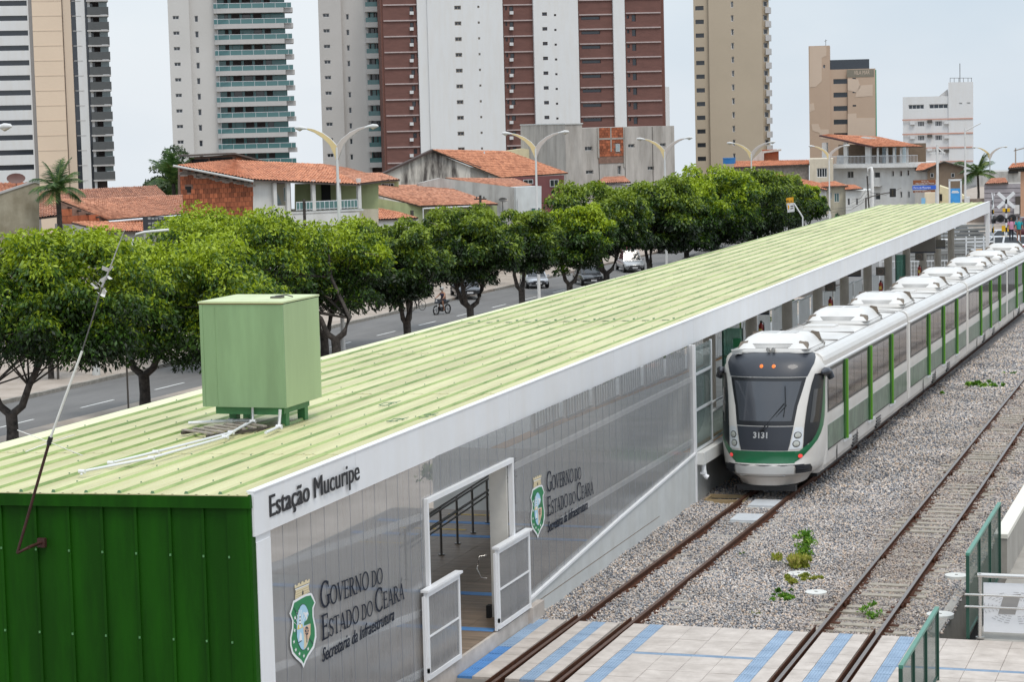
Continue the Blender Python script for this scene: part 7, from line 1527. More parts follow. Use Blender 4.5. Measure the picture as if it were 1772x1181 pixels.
for k in range(64): u = F.u(1444)+(F.u(1592)-F.u(1444))*k/63; b.box(u-.018, u+.018, -1.22, -1.18, F.z(283), F.z(270))
b.box(F.u(1444), F.u(1592), -1.24, -1.16, F.z(270), F.z(269)); b.obj('railing', alu, t)
for k in range(3): u = F.u(1449+k*5, 300, 0); MB().hexa([(u-.25, .3, F.z(283)), (u+.25, .3, F.z(283)), (u+.25, .7, F.z(283)), (u-.25, .7, F.z(283)), (u-.22, .6, F.z(268)), (u+.22, .6, F.z(268)), (u+.22, .7, F.z(268)), (u-.22, .7, F.z(268))]).obj('stacked_chair_back', winf, t)
tile_roof('roof', t, L3(F, 1515, 254.5, -2.0), L3(F, 1598, 254, -1.8), L3(F, 1520, 237, 7), L3(F, 1436, 233, 1), tl2); tile_roof('roof', t, L3(F, 1420, 234.5, -1.5), L3(F, 1515, 254.5, -2.0), L3(F, 1436, 233, 1.0), L3(F, 1434, 233, 1), tl2)
MB().prism([F.uz(1419, 236, -1.6), F.uz(1515, 256.5, -1.6), F.uz(1515, 254, -1.6), F.uz(1420, 233.5, -1.6)], -2.1, -1.0).obj('verge_board', M('verge_maroon', (.07, .03, .03), .8), t)
MB().hexa([L3(F, 1489, 241, 2), L3(F, 1514, 245, 2), L3(F, 1519, 241, 4), L3(F, 1495, 238, 4), L3(F, 1489, 238, 2), L3(F, 1514, 242, 2), L3(F, 1519, 239, 4), L3(F, 1495, 236, 4)]).obj('roof_hatch', concd, t)
b = MB()
for px0, px1, a, c in ((1513, 1524, 308, 321), (1513, 1523, 346, 360)):
    b.box(F.u(px0), F.u(px1), -.9, -.86, F.z(a), F.z(a)-.0+.05); n = 8
    for k in range(n+1): u = F.u(px0)+(F.u(px1)-F.u(px0))*k/n; b.box(u-.02, u+.02, -.9, -.86, F.z(c), F.z(a))
    b.box(F.u(px0-2), F.u(px1+2), -.95, 0, F.z(c)-.12, F.z(c))
b.obj('small_balcony', wh, t)
# pale utility pole wrapped in pipes, traffic light, road signs
a = P(1509, 290, 275); t = empty('utility_pole', (a.x, a.y, sz(a.y)-1), label='thick pale utility pole with cables before the white terrace house', cat='pole'); h = a.z-t.location.z; MB().tube([(0, 0, 0), (0, 0, h-.5), (-.1, 0, h), (-.45, 0, h-.1), (-.6, 0, h-1.2)], [.22, .2, .2, .17, .12], 10).obj('pole', wh, t); MB().tube([(-.6, 0, h-1.2), (-.5, 0, h-3.5), (-.25, 0, 0)], .09, 8).obj('conduit', bark, t)
b = MB()
for k, (px, py) in enumerate(((1472, 352), (1474, 346), (1476, 360), (1560, 325), (1440, 362), (1438, 368))): e = P(px, py, 270)-t.location; s_ = Vector((-.3, 0, h-2-.35*k)); b.tube([s_, s_.lerp(e, .5)+Vector((0, 0, -.6)), e], .022, 4)
b.obj('cable', dsteel, t)
a = P(1545, 330, 262); t = empty('traffic_light', (a.x, a.y, a.z-5.5), label='black traffic light on a long arm right of the pale utility pole', cat='traffic light'); MB().box(-.35, .35, -.15, .15, 4.75, 5.75).obj('housing', black, t)
for k in range(3): MB().tube([(0, -.15, 5.0+k*.25), (0, -.22, 5.0+k*.25)], .09, 10).obj('signal_lens', M('lens_off', (.06, .05, .03), .3), t)
MB().tube([(-.35, 0, 5.3), (-1.2, 0, 5.15), (-2.5, 0, 4.85), (-3.2, .2, 4.6)], .07, 6).tube([(-3.2, .2, -1), (-3.2, .2, 4.7)], .10, 8).obj('arm', dsteel, t)
def sign(px0, py0, px1, py1, dep, mt, nm, tm_, lines, lab, pole=None, fr_=None):
    a, c = P(px0, py1, dep), P(px1, py0, dep); w_ = abs((c-a).dot(RT)); h_ = c.z-a.z; zb = sz(a.y)-1.5; t = empty('road_sign', (a.x, a.y, zb), YAW, lab, 'sign'); z0 = a.z-zb
    MB().box(0, w_, -.03, .03, z0, z0+h_).obj('board', mt, t)
    for i, (s_, u, v, ww, hh) in enumerate(lines): fit_text('text', s_, tm_, t, lambda x, z, l, u=u, v=v: (u*w_+x, -.036-l, z0+v*h_+z), ww*w_, hh*h_)
    MB().tube([(w_*1.02, .1, -2), (w_*1.02, .1, z0+h_)], .10, 8).obj('pole', lampw, t); return t
swt = M('sign_white', (.68, .68, .68), .5)
sign(1580, 311, 1619, 319.5, 250, M('sign_brown', (.22, .07, .02), .5), '', swt, (('Praia do', .38, .52, .3, .3), ('Mercado do Peixe', .12, .08, .8, .3)), 'brown tourist road sign on top of the stack of three')
sign(1579, 320.5, 1619.5, 328.5, 249.5, M('sign_blue', (.02, .10, .50), .5), '', swt, (('Porto do Mucuripe', .05, .25, .72, .5),), 'bright blue road sign in the middle of the stack of three')
sign(1580, 329.5, 1619, 333.5, 250.2, M('sign_brown', (.22, .07, .02), .5), '', swt, (('Cais do Mucuripe', .08, .2, .7, .6),), 'narrow brown road sign at the bottom of the stack of three')
a = P(1642, 380, 236); t = empty('shelter_frame', (a.x, a.y, sz(a.y)-2), YAW, 'grey rectangular portal frame holding a blue board beyond the station roof', 'sign'); z = lambda py: P(1652, py, 236).z-t.location.z; w_ = 22.5*236/FPX; b = MB(); b.box(0, .16, -.1, .1, 0, z(311)); b.box(w_-.16, w_, -.1, .1, 0, z(311)); b.box(0, w_, -.1, .1, z(313), z(310)); b.obj('frame', alu, t); MB().box(.17, w_-.17, -.03, .03, z(352), z(326)).obj('blue_board', M('board_blue', (.05, .28, .62), .4), t); MB().box(.3, w_-.3, -.04, -.031, z(334), z(332)).box(.35, w_-.4, -.04, -.031, z(331.5), z(330)).obj('print', swt, t)
# 9 brown gable house, shops behind, right edge cluster
F = fr(1583, 1672, 345, 308); t = F.empty('house', 'brown plastered gable house with an orange side roof behind the road signs', 'house'); brw = plaster('brown_plaster', (.20, .15, .11), .2)
gable(F, t, [(1605, 440), (1668, 440), (1668, 290), (1632, 280), (1605, 292)], 0, 8, brw); tile_roof('roof', t, L3(F, 1584, 296, -.3), L3(F, 1608, 294, -.3), L3(F, 1622, 282, 5), L3(F, 1590, 283, 5), tl2); gable(F, t, [(1583, 440), (1605, 440), (1605, 297), (1583, 297)], .5, 5, plaster('streaky_grey_plaster', (.42, .41, .39), .5), 'side_wall'); MB().prism([F.uz(1598, 296, -.3), F.uz(1634, 281.5, -.3), F.uz(1670, 291, -.3), F.uz(1670, 289, -.3), F.uz(1634, 279, -.3), F.uz(1598, 294, -.3)], -.6, .2).obj('verge', bark, t)
for px in (1610, 1646): u0, z1 = F.uz(px, 300); window(t, u0, u0+.45, z1-.55, z1, -.08, 0)
F = fr(1600, 1672, 352, 280); t = F.empty('kiosk', 'low cream kiosk with a dark door under the road signs', 'kiosk'); gable(F, t, [(1600, 440), (1625, 440), (1625, 333), (1600, 334)], 0, 4, plaster('pale_peach_plaster', (.66, .57, .42), .1)); gable(F, t, [(1625, 440), (1672, 440), (1672, 341), (1650, 330), (1626, 322)], .5, 5, plaster('cream_wall', (.62, .55, .36), .1), 'gable_wall'); MB().box(F.u(1626), F.u(1630), .4, .5, F.z(348), F.z(336)).obj('door', dark, t)
MB().box(F.u(1594), F.u(1601), -.1, 0, F.z(355), F.z(342)).obj('blue_panel', M('panel_blue', (.20, .42, .62), .5), t)
F = fr(1668, 1706, 360, 268); t = F.empty('garden_wall', 'low brown wall with a white tank under the dark palm', 'wall'); gable(F, t, [(1660, 440), (1712, 440), (1712, 343), (1660, 345)], 0, .4, M('old_wall', (.30, .24, .20), .9, var=.25, scale=1)); MB().box(F.u(1669), F.u(1678), -1.5, -.2, F.z(352), F.z(340)).obj('white_tank', winf, t)
F = fr(1706, 1790, 360, 262); t = F.empty('house', 'grey corrugated shed wall at the right edge behind the crossing signals', 'shed')
b = MB(); n = 60; u0, u1 = F.u(1703), F.u(1766); z0, z1 = 0, F.z(318)
for k in range(9): zz = z1-k*.55; b.hexa([(u0, 0, zz-.5), (u1, 0, zz-.5), (u1, .2, zz-.5), (u0, .2, zz-.5), (u0, .04, zz), (u1, .04, zz), (u1, .2, zz), (u0, .2, zz)])
b.obj('cladding_board', M('mauve_grey_board', (.30, .28, .30), .7, var=.08), t); MB().box(F.u(1757), F.u(1766), -.1, .0, F.z(371), F.z(340)).obj('door', dsteel, t); MB().box(u0, u1, .25, 8, 0, z1-.1).obj('wall', concd, t); MB().box(F.u(1755), F.u(1764), -.8, -.2, F.z(370), F.z(355)).obj('white_cabinet', winf, t)
tile_roof('roof', t, L3(F, 1704, 319, -.3), L3(F, 1745, 317, -.3), L3(F, 1740, 308, 4), L3(F, 1715, 309, 4), tl1)
F = fr(1745, 1800, 300, 250); t = F.empty('house', 'half finished house with an orange roof edge and bare upper frame at the right edge', 'house')
gable(F, t, [(1766, 440), (1800, 440), (1800, 296), (1766, 296)], 0, 5, plaster('peach_wall', (.50, .30, .20), .2)); tile_roof('roof', t, L3(F, 1744, 292, -.8), L3(F, 1800, 287, -.8), L3(F, 1800, 279, 3), L3(F, 1752, 283, 3), tl2); MB().prism([F.uz(1746, 297, 0), F.uz(1800, 297, 0), F.uz(1800, 289, 0), F.uz(1746, 293, 0)], -.2, 4).obj('painted_eave_shade', bark, t)  # dark strip under the eave: its shade put in as solid colour
for px in (1756, 1772): MB().box(F.u(px), F.u(px)+.15, 1, 1.2, F.z(285), F.z(256 if px < 1770 else 250)).obj('bare_post', concd, t)
MB().hexa([(F.u(1754), 1, F.z(262)), (F.u(1795), 1, F.z(252)), (F.u(1795), 1.2, F.z(252)), (F.u(1754), 1.2, F.z(262)), (F.u(1754), 1, F.z(260)), (F.u(1795), 1, F.z(250)), (F.u(1795), 1.2, F.z(250)), (F.u(1754), 1.2, F.z(260))]).obj('bare_beam', concd, t)
F = fr(1680, 1800, 300, 400); t = F.empty('apartment_block', 'low pale terraces far away behind the right palm', 'building'); gable(F, t, [(1690, 420), (1800, 420), (1800, 290), (1745, 292), (1745, 297), (1690, 297)], 0, 10, plaster('streaky_grey_plaster', (.42, .41, .39), .5)); MB().box(F.u(1745), F.u(1762), -.5, 0, F.z(300), F.z(296)).obj('window_band', dark, t)
F = fr(1180, 1260, 330, 210); t = F.empty('garden_wall', 'pink garden wall seen under the far tree crowns', 'wall'); a0 = PS(1180, 437); 
for o in [t]: o.location = (PS(1150, 445).x-6, PS(1150, 445).y+6, sz(180)-.3); o.rotation_euler = (0, 0, math.radians(98))
MB().box(0, 48, 0, .25, 0, 2.7).obj('wall', M('pink_wall', (.38, .10, .11), .8, var=.15, streak=.2), t)
# shop fronts along the far pavement, seen between trunks
for i, (y0, y1, col, lab) in enumerate(((70, 96, (.40, .33, .27), 'low peach plastered front wall behind the leftmost trees'), (97, 122, (.30, .27, .25), 'low grey front wall behind the bright tall tree'), (123, 168, (.42, .38, .34), 'low pale front wall behind the parked cars'))):
    X = -64.5-(y0-70)*.02; t = empty('front_wall', (X, y0, sz(y0)-.2), label=lab, cat='wall'); MB().box(-.25, 0, 0, y1-y0, 0, 2.9).obj('wall', plaster('front_wall_%d' % i, col, .3), t)
    for k in range(int((y1-y0)/6)): MB().box(0, .06, 2+k*6, 3.2+k*6, .3, 2.4).obj('door', M('door_dark', (.05, .045, .045), .6), t); MB().box(0, .05, 4.2+k*6, 5.4+k*6, 1.2, 2.2).obj('window_pane', wgl, t)
# level crossing signals and the street beyond the station end
def xsign(px, py, dep, lab, s=1.0):
    a = P(px, py, dep); t = empty('crossing_signal', (a.x, a.y, a.z-4.3), YAW, lab, 'signal', 'level crossing signals'); st_m = M('signal_stripe', (.55, .55, .55), .5)
    b = MB()
    for k in range(12): b.tube([(0, 0, k*.36), (0, 0, k*.36+.36)], .09, 8, mi=k % 2)
    b.obj('pole', [swt, black], t)
    for sg in (-1, 1): MB().box(-.85, .85, -.03-.02*sg, .0-.02*sg, 4.1, 4.36, rot=Matrix.Rotation(sg*math.radians(42), 3, 'Y'), piv=(0, -.02, 4.23)).obj('cross_arm', swt, t)
    MB().box(-.28, .28, -.06, -.02, 3.35, 3.62).obj('yellow_plate', M('plate_yellow', (.65, .38, .01), .5), t); MB().box(-.35, .35, -.06, -.02, 1.85, 2.3).obj('yellow_plate', M('plate_yellow', (.65, .38, .01), .5), t)
    for sg in (-1, 1): MB().tube([(sg*.45, -.15, 2.85), (sg*.45, .05, 2.85)], .30, 14).obj('signal_disc', black, t); MB().tube([(sg*.45, -.35, 2.87), (sg*.45, -.15, 2.87)], .12, 10).obj('hood', dark, t)
    MB().box(-.5, .5, -.05, .05, 2.8, 2.9).obj('cross_bar', black, t); return t
xsign(1741, 345, 170, 'railway crossing signal with white X boards and yellow plates at the right edge')
xsign(1718, 347, 172, 'second crossing signal seen edge on beside the end post of the station', 1).rotation_euler = (0, 0, YAW+math.radians(84))
car('hatch', P(1722, 422, 165)-Vector((0, 0, .9)), math.radians(200), (.68, .70, .72), 'white car waiting at the crossing, right of the station end post', 'white cars queueing at the crossing', 'white_car')
car('hatch', P(1748, 421, 167)-Vector((0, 0, .9)), math.radians(200), (.66, .68, .70), 'second white car, just behind the crossing signal pole', 'white cars queueing at the crossing', 'white_car')
car('sedan', P(1730, 410, 176)-Vector((0, 0, .9)), math.radians(200), (.70, .70, .71), 'white car in the farther lane behind the first white car', 'white cars queueing at the crossing', 'white_car')
car('sedan', P(1668, 408, 176)-Vector((0, 0, .9)), math.radians(200), (.66, .67, .68), 'pale car seen through the rails left of the end post', 'white cars queueing at the crossing', 'white_car')
car('suv', P(1775, 394, 180)-Vector((0, 0, .9)), math.radians(215), (.09, .015, .02), 'dark red van cut by the right edge of the picture', None, 'red_van')
car('hatch', P(1640, 400, 190)-Vector((0, 0, .9)), math.radians(200), (.55, .58, .62), 'silver car seen under the end of the station roof', None, 'parked_car')
for px, py, dep, sh, tr_, lab in ((1750, 413, 160, (.55, .25, .35), (.02, .02, .03), 'pedestrian in a pink top and dark trousers by the crossing signal'), (1763, 413, 158, (.01, .30, .33), (.25, .12, .08), 'pedestrian in teal clothes at the right edge')):
    a = P(px, py+0, dep); s_ = stand(a.x, a.y, a.z-.2, YAW, lab, cloth('pedestrian_top_%d' % px, sh), cloth('pedestrian_legs_%d' % px, tr_), None, 1.0)
# road and pavement at the far crossing, fences
rd_ = MB(); c = P(1700, 425, 172); 
b = MB(); zc = P(1730, 432, 165).z-1.2
b.hexa([(-42, 150, zc-1.0), (40, 150, zc-1.0), (40, 205, zc-1.0), (-46, 205, zc-1.0), (-42, 150, zc), (40, 150, zc), (40, 205, zc), (-46, 205, zc)]); b.obj('cross_road', asph, kind='structure')
for i in range(2):
    Lf = 22; a = P(1640 if i == 0 else 1715, 430, 150 if i == 0 else 156); t = empty('metal_railing', (a.x, a.y, zc), math.radians(12), ['long grey bar railing seen beyond the far end of the platform', 'dark bar railing in front of the white cars'][i], 'railing')
    b = MB()
    for k in range(40): x = (k-20)*.22; b.box(x-.015, x+.015, -.015, .015, .1, 1.5)
    b.box(-4.5, 4.5, -.025, .025, 1.45, 1.52); b.box(-4.5, 4.5, -.025, .025, .12, .18); b.obj('bar', dsteel if i else alu, t)
    for k in range(4): MB().box(-4.5+k*3-.04, -4.5+k*3+.04, -.04, .04, 0, 1.6).obj('post', grn if i else alu, t)
a = P(1672, 440, 140); t = empty('ticket_gate', (a.x, a.y, a.z-2.5), YAW, 'white grille gate with an orange notice beyond the platform end', 'gate')
b = MB(); 
for x in (0, .55, 1.1, 1.75): b.box(x-.04, x+.04, -.04, .04, 0, 3.6)
b.box(-.04, 1.79, -.04, .04, 3.2, 3.3); 
for k in range(14): b.box(0, 1.75, -.01, .01, .2+k*.22, .23+k*.22)
b.obj('grille', alu, t); MB().box(.60, 1.0, -.06, -.045, 1.9, 2.8).obj('orange_notice', M('notice_orange', (.62, .36, .14), .6), t)
F = fr(1560, 1720, 430, 158, 158); t = F.empty('garden_wall', 'dull striped fence screen beyond the platform end', 'fence'); b = MB(); z1 = F.z(388); z0 = F.z(440)-1.5
for k in range(14): zz = z0+(z1-z0)*k/14; b.box(F.u(1575), F.u(1705), 0, .05, zz, zz+(z1-z0)/14*.72)
b.obj('slat_screen', M('screen_grey', (.20, .20, .19), .7, var=.2), t)
# ================================================================== TOWERS
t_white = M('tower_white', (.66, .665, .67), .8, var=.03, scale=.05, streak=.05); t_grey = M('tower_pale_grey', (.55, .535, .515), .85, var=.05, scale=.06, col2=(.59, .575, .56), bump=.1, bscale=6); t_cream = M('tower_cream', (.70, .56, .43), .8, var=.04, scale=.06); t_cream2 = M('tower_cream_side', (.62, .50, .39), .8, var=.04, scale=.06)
t_brown = M('tower_brown_tile', (.145, .066, .054), .75, var=.14, scale=.5, stretch=(1, 1, 3)); t_tan = M('tower_tan', (.47, .395, .30), .9, var=.05, scale=.1, bump=.2, bscale=2); t_beige = M('tower_beige', (.50, .375, .285), .9, var=.05, scale=.15); t_beige2 = M('tower_beige_patch', (.60, .48, .385), .9, var=.03, scale=.2); slabm = M('slab_edge', (.47, .455, .445), .8, var=.04)
t_dk = glass('tower_dark_glass', (.025, .032, .045), 0, .08); t_teal = glass('tower_teal_glass', (.05, .26, .27), 0, .12); t_mar = M('balcony_dark_door', (.06, .04, .04), .5); railg = glass('railing_glass', (.06, .16, .165), 0, .12); pinkband = M('pink_band', (.52, .30, .24), .8, var=.05)
def tower(px0, px1, pyr, dep, lab, top=-150, dR=None):
    F = Frame(px0, px1, pyr, dep, dR, -6); t = F.empty('apartment_tower', lab, 'tower', 'tall apartment towers on the skyline'); t.location.z = -6; F.top = F.z(top, (px0+px1)/2); return F, t
def seg(F, t, pa, pb, mat, v=0., depth=9, wins=(), name='wall', top=None, py=150, dep=.5, side=True, fm=None, gm=None, bars=1, frw=.14, z0=-12):
    """one vertical slice of a tower front with real window openings; wins: px-left, px-right, first top, first bottom, pitch, count"""
    top = F.top if top is None else top; u0, u1 = F.u(pa, py, v), F.u(pb, py, v); hs = []
    for (a, c, d, e, pit, n) in wins:
        for k in range(n):
            y = d+pit*k
            h = (F.u(a, y, v), F.u(c, y, v), F.uz((a+c)/2, e+pit*k, v)[1], F.uz((a+c)/2, y, v)[1])
            if k == 0: U = (h[0], h[1])
            hs.append((U[0], U[1], h[2], h[3]))
    b = MB(); b.wall(u0, u1, z0, top, hs, v, dep)
    if side: b.quad((u0, v, z0), (u0, v, top), (u0, v+depth, top), (u0, v+depth, z0)); b.quad((u1, v, z0), (u1, v+depth, z0), (u1, v+depth, top), (u1, v, top))
    b.quad((u0, v, top), (u1, v, top), (u1, v+depth, top), (u0, v+depth, top)); b.obj(name, mat, t)
    cache = {}
    for h in hs:
        key = (round(h[1]-h[0], 2), round(h[3]-h[2], 2))
        w, hh = h[1]-h[0], h[3]-h[2]
        if key not in cache:
            bb = MB(); f = frw; bb.box(0, f, 0, .12, 0, hh); bb.box(w-f, w, 0, .12, 0, hh); bb.box(f, w-f, 0, .12, 0, f); bb.box(f, w-f, 0, .12, hh-f, hh)
            for k in range(bars): x = w*(k+1)/(bars+1); bb.box(x-f*.4, x+f*.4, .01, .12, f, hh-f)
            bb.box(f, w-f, .06, .08, f, hh-f, 1); cache[key] = bb.mesh('window', [fm or winf, gm or t_dk])
        mkobj('window', cache[key], t, loc=(h[0], v+dep-.14, h[2]))
    return u0, u1
# -- tower 0: white with strip windows, cream core, dark balconies
F, t = tower(-30, 190, 200, 440, 'leftmost tower with long dark strip windows, a cream core and dark grey balconies')
seg(F, t, -30, 55, t_white, 0, 12, [(-28, 46, 1, 10, 25.9, 12)], dep=.6, fm=t_dk, bars=4, frw=.12, py=150)
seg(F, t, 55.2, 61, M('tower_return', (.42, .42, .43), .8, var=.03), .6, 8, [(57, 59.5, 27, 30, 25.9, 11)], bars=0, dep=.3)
seg(F, t, 61, 112, t_cream, -1.0, 12); u0, u1 = seg(F, t, 112, 128, t_cream2, -.6, 10)  # narrow facet in darker cream: its shade is put into the colour
for px, w_ in ((119.5, 1.0),): MB().box(F.u(px), F.u(px+w_), -.75, -.6, 0, F.top).obj('downpipe', t_mar, t)
for k in range(-4, 13):
    z = F.z(2+25.9*k, 85); MB().box(F.u(61, 150, -1), F.u(112, 150, -1), -1.05, -1.0, z, z+.16).obj('cladding_joint', t_cream2, t)
seg(F, t, 128, 136.5, t_dk, 0, 8); seg(F, t, 136.5, 152, t_white, -.3, 9); seg(F, t, 152, 157, t_dk, .1, 8); seg(F, t, 157, 161.5, t_white, -.2, 9)
for k in range(-4, 13):
    z = F.z(2+25.9*k, 140); MB().box(F.u(128), F.u(136.5), -.05, .0, z, z+.3).obj('spandrel', t_mar, t)
    MB().box(F.u(136.5), F.u(152), -.35, -.3, z, z+.12).obj('cladding_joint', slabm, t)
dkb = M('balcony_dark_panel', (.085, .09, .092), .5, var=.08)
seg(F, t, 161.5, 179, t_mar, 3.0, 8)
for k in range(-4, 12):
    y0 = 12+25.9*k; zt, zb = F.z(y0, 175), F.z(y0+13.5, 175); ua, ub = F.u(161.5), F.u(199); sl_ = MB(); sl_.box(ua, ub, -1.2, 4, zb-.35, zb-.05); sl_.obj('balcony_slab', slabm, t); MB().box(ua+.1, ub, -1.15, -1.0, zb, zt).box(ub-.15, ub, -1.0, 3.5, zb, zt).obj('balcony_front', dkb, t)
    MB().box(ua+.3, F.u(173), 2.8, 2.95, zt, zt+1.2).obj('balcony_door', t_dk, t); MB().box(F.u(183), ub-.2, .5, .58, zt, zt+1.25).obj('glass_screen', wlt, t)
# -- tower 1: pale grey, long teal balconies
F, t = tower(296, 505, 200, 430, 'second tower from the left, pale grey with a stack of teal glazed balconies')
seg(F, t, 295.5, 332, t_grey, 0, 12, [(298.5, 309.5, 27, 33.5, 27.0, 10)], fm=winf, gm=t_dk, frw=.08, dep=.35, py=150); seg(F, t, 332, 380, t_grey, 1.2, 12, [(336.5, 342.5, 27, 38, 27.0, 10)], bars=0, frw=.08, gm=t_dk, dep=.35)
seg(F, t, 380.5, 497, t_mar, 3.2, 10, side=True)
gl_mesh = {}
for k in range(-4, 11):
    y0 = -1+27.0*k; z0 = F.z(y0+27-9, 440); z1 = z0+27*430/FPX; ua, ub, uc = F.u(380), F.u(500), F.u(516)
    b = MB(); b.hexa([(ua, -.2, z0-.55), (F.u(402), -1.0, z0-.55), (F.u(402), 4, z0-.55), (ua, 4, z0-.55), (ua, -.2, z0+.35), (F.u(402), -1.0, z0+.35), (F.u(402), 4, z0+.35), (ua, 4, z0+.35)]); b.box(F.u(402), ub, -1.0, 4, z0-.55, z0+.35); b.box(ub, uc, -.4, 4, z0-.55, z0+.35); b.obj('balcony_slab', slabm, t)
    b = MB(); b.hexa([(ua, -.15, z0+.36), (F.u(402), -.93, z0+.36), (F.u(402), -.85, z0+.36), (ua, -.05, z0+.36), (ua, -.15, z0+1.25), (F.u(402), -.93, z0+1.25), (F.u(402), -.85, z0+1.25), (ua, -.05, z0+1.25)]); b.box(F.u(402), uc-.3, -.93, -.86, z0+.36, z0+1.25); b.obj('railing_glass', railg, t)
    b = MB(); b.box(F.u(380), uc-.3, -.97, -.88, z0+1.25, z0+1.33)
    for j in range(7): u = F.u(386+j*20); b.box(u-.03, u+.03, -.97, -.86, z0+.36, z0+1.3)
    b.obj('railing_post', alu, t)
    xs = [(381, 393, 0), (393, 399, 1), (399, 405, 0), (405, 419, 1), (419, 424, 0), (424, 438, 1), (438, 443, 0), (443, 457, 1), (457, 462, 0), (462, 472, 1), (472, 497, 0)]
    for a, c, kd in xs:
        if rnd.random() < .12: kd = 0
        MB().box(F.u(a, 150, 3), F.u(c, 150, 3)-.06, 3.0 if kd == 0 else 3.1, 3.16, z0+.35, z1-.6).obj('balcony_door', t_teal if kd == 0 else t_dk if rnd.random() < .3 else t_mar, t)
# -- tower 2
F, t = tower(556, 672, 200, 440, 'third tower, pale grey with small windows, half behind the brown one')
seg(F, t, 555, 594, t_grey, 0, 12, [(558.5, 569.5, 23, 29.5, 27.0, 10)], gm=t_dk, frw=.08, dep=.35); seg(F, t, 594, 640, t_grey, 1.0, 12, [(598.5, 603.5, 24, 34, 27.0, 10)], bars=0, frw=.08, gm=t_dk, dep=.35); seg(F, t, 640, 668, t_mar, 3, 8)
for k in range(-4, 11):
    z0 = F.z(12+27.0*k, 650); z1 = z0+27*440/FPX; ua, ub = F.u(640), F.u(668); MB().box(ua, ub, -.6, 4, z0-.9, z0+.1).obj('balcony_slab', t_grey, t); MB().box(ua+.1, ub, -.55, -.48, z0+.1, z0+1.0).obj('railing_glass', railg, t)
    for a, c in ((641, 648), (649, 656), (657, 666)): MB().box(F.u(a), F.u(c)-.1, 2.8, 2.95, z0+.1, z1-.95).obj('balcony_door', t_teal if rnd.random() < .5 else t_dk, t)
# -- tower 3: brown and white complex
F, t = tower(662, 1148, 200, 425, 'huge complex of alternating brown tiled and plain white tower slices', dR=432)
D_ = 27.6
def brown(pa, pb, v, fl0, pit, n, ws, strip=None):
    wins = [(a, c, fl0+d, fl0+e, pit, n) for a, c, d, e in ws]; seg(F, t, pa, pb, t_brown, v, 10, wins, bars=0, frw=.10, dep=.4, fm=t_mar)
    for k in range(-5, n+1):
        z = F.uz((pa+pb)/2, fl0+pit*k, v)[1]; MB().box(F.u(pa, 150, v)+.1, F.u(pb, 150, v)-.1, v-.25, v, z-.12, z+.12).obj('floor_band', M('band_pinkish', (.42, .34, .33), .8), t)
brown(666, 725, 0, 8, 27.4, 11, [(708.5, 715, 3, 12), (719, 724, 2.5, 9.5)]); seg(F, t, 662, 666.2, M('tower_brown_side', (.15, .065, .05), .8, var=.1), .3, 8)
for k in range(11): u, z = F.uz(712, 8+27.4*k+15, 0); MB().box(u-.35, u+.35, -.7, -.02, z-.25, z+.35).obj('air_conditioner', winf, t)
seg(F, t, 725.5, 743, t_white, -.8, 10); seg(F, t, 743, 873, t_white, -1.2, 12, [(786, 797.5, 9.5, 16.5, 27.3, 10), (826, 829.5, 9.5, 13.5, 27.3, 10)], bars=1, dep=.4, gm=t_dk, fm=M('window_rim_tan', (.30, .26, .22), .6))
brown(873.5, 925.5, 0, 8, 27.1, 11, [(881, 888, 2.5, 11), (873.8, 877, 2.5, 9.5)])
for k in range(11): u, z = F.uz(884.5, 8+27.1*k+14.5, 0); MB().box(u-.35, u+.35, -.7, -.02, z-.25, z+.35).obj('air_conditioner', winf, t)
seg(F, t, 926, 1003, t_white, -1.2, 10, [(938, 946.5, 21, 27, 25.6, 11), (958.5, 962.5, 24, 27.6, 25.6, 11)], bars=0, dep=.4, gm=t_dk, fm=t_mar)
brown(1003.5, 1063, .2, 25, 25.2, 9, [(1005.5, 1038, 3, 9)]); seg(F, t, 1063.5, 1083.5, t_white, -.6, 10); brown(1084, 1146, .2, 22, 25.4, 9, [(1093, 1100, 3, 15), (1084.3, 1088.5, 4, 10)]); seg(F, t, 1146, 1151, M('tower_brown_side', (.15, .065, .05), .8, var=.1), .8, 8)
# -- far slab between towers
F, t = tower(1148, 1158, 200, 620, 'thin distant white tower slice just right of the brown complex'); F.top = F.z(150, 1153); seg(F, t, 1149, 1158, t_white, 0, 8)
# -- tower 4: tan
F, t = tower(1202, 1335, 150, 480, 'tall tan tower with a column of dark strip windows at its left edge')
seg(F, t, 1202, 1228, t_tan, .8, 12, [(1203, 1217.5, 10, 17.5, 23.75, 12)], bars=2, fm=t_dk, frw=.1, dep=.5); seg(F, t, 1228, 1320, t_tan, 0, 14, [(1264.3, 1268.8, 2, 13, 23.95, 12)], bars=0, dep=.4)
seg(F, t, 1320, 1332, t_tan, .8, 8, [(1320.3, 1327.5, 1.5, 11, 24.0, 11)], bars=0, dep=.5, side=True)
for k in range(-4, 11):
    z0 = F.z(14+24*k, 1330); b = MB(); u0 = F.u(1328); b.hexa([(u0, 0, z0-1.0), (u0+.9, .3, z0-1.0), (u0+1.3, 4, z0-1.0), (u0, 4, z0-1.0), (u0, 0, z0+.3), (u0+.9, .3, z0+.3), (u0+1.3, 4, z0+.3), (u0, 4, z0+.3)]); b.obj('bay_balcony', slabm, t); MB().box(u0-.3, u0+.7, 1.2, 1.3, z0+.3, z0+1.6).obj('balcony_door', t_dk, t)
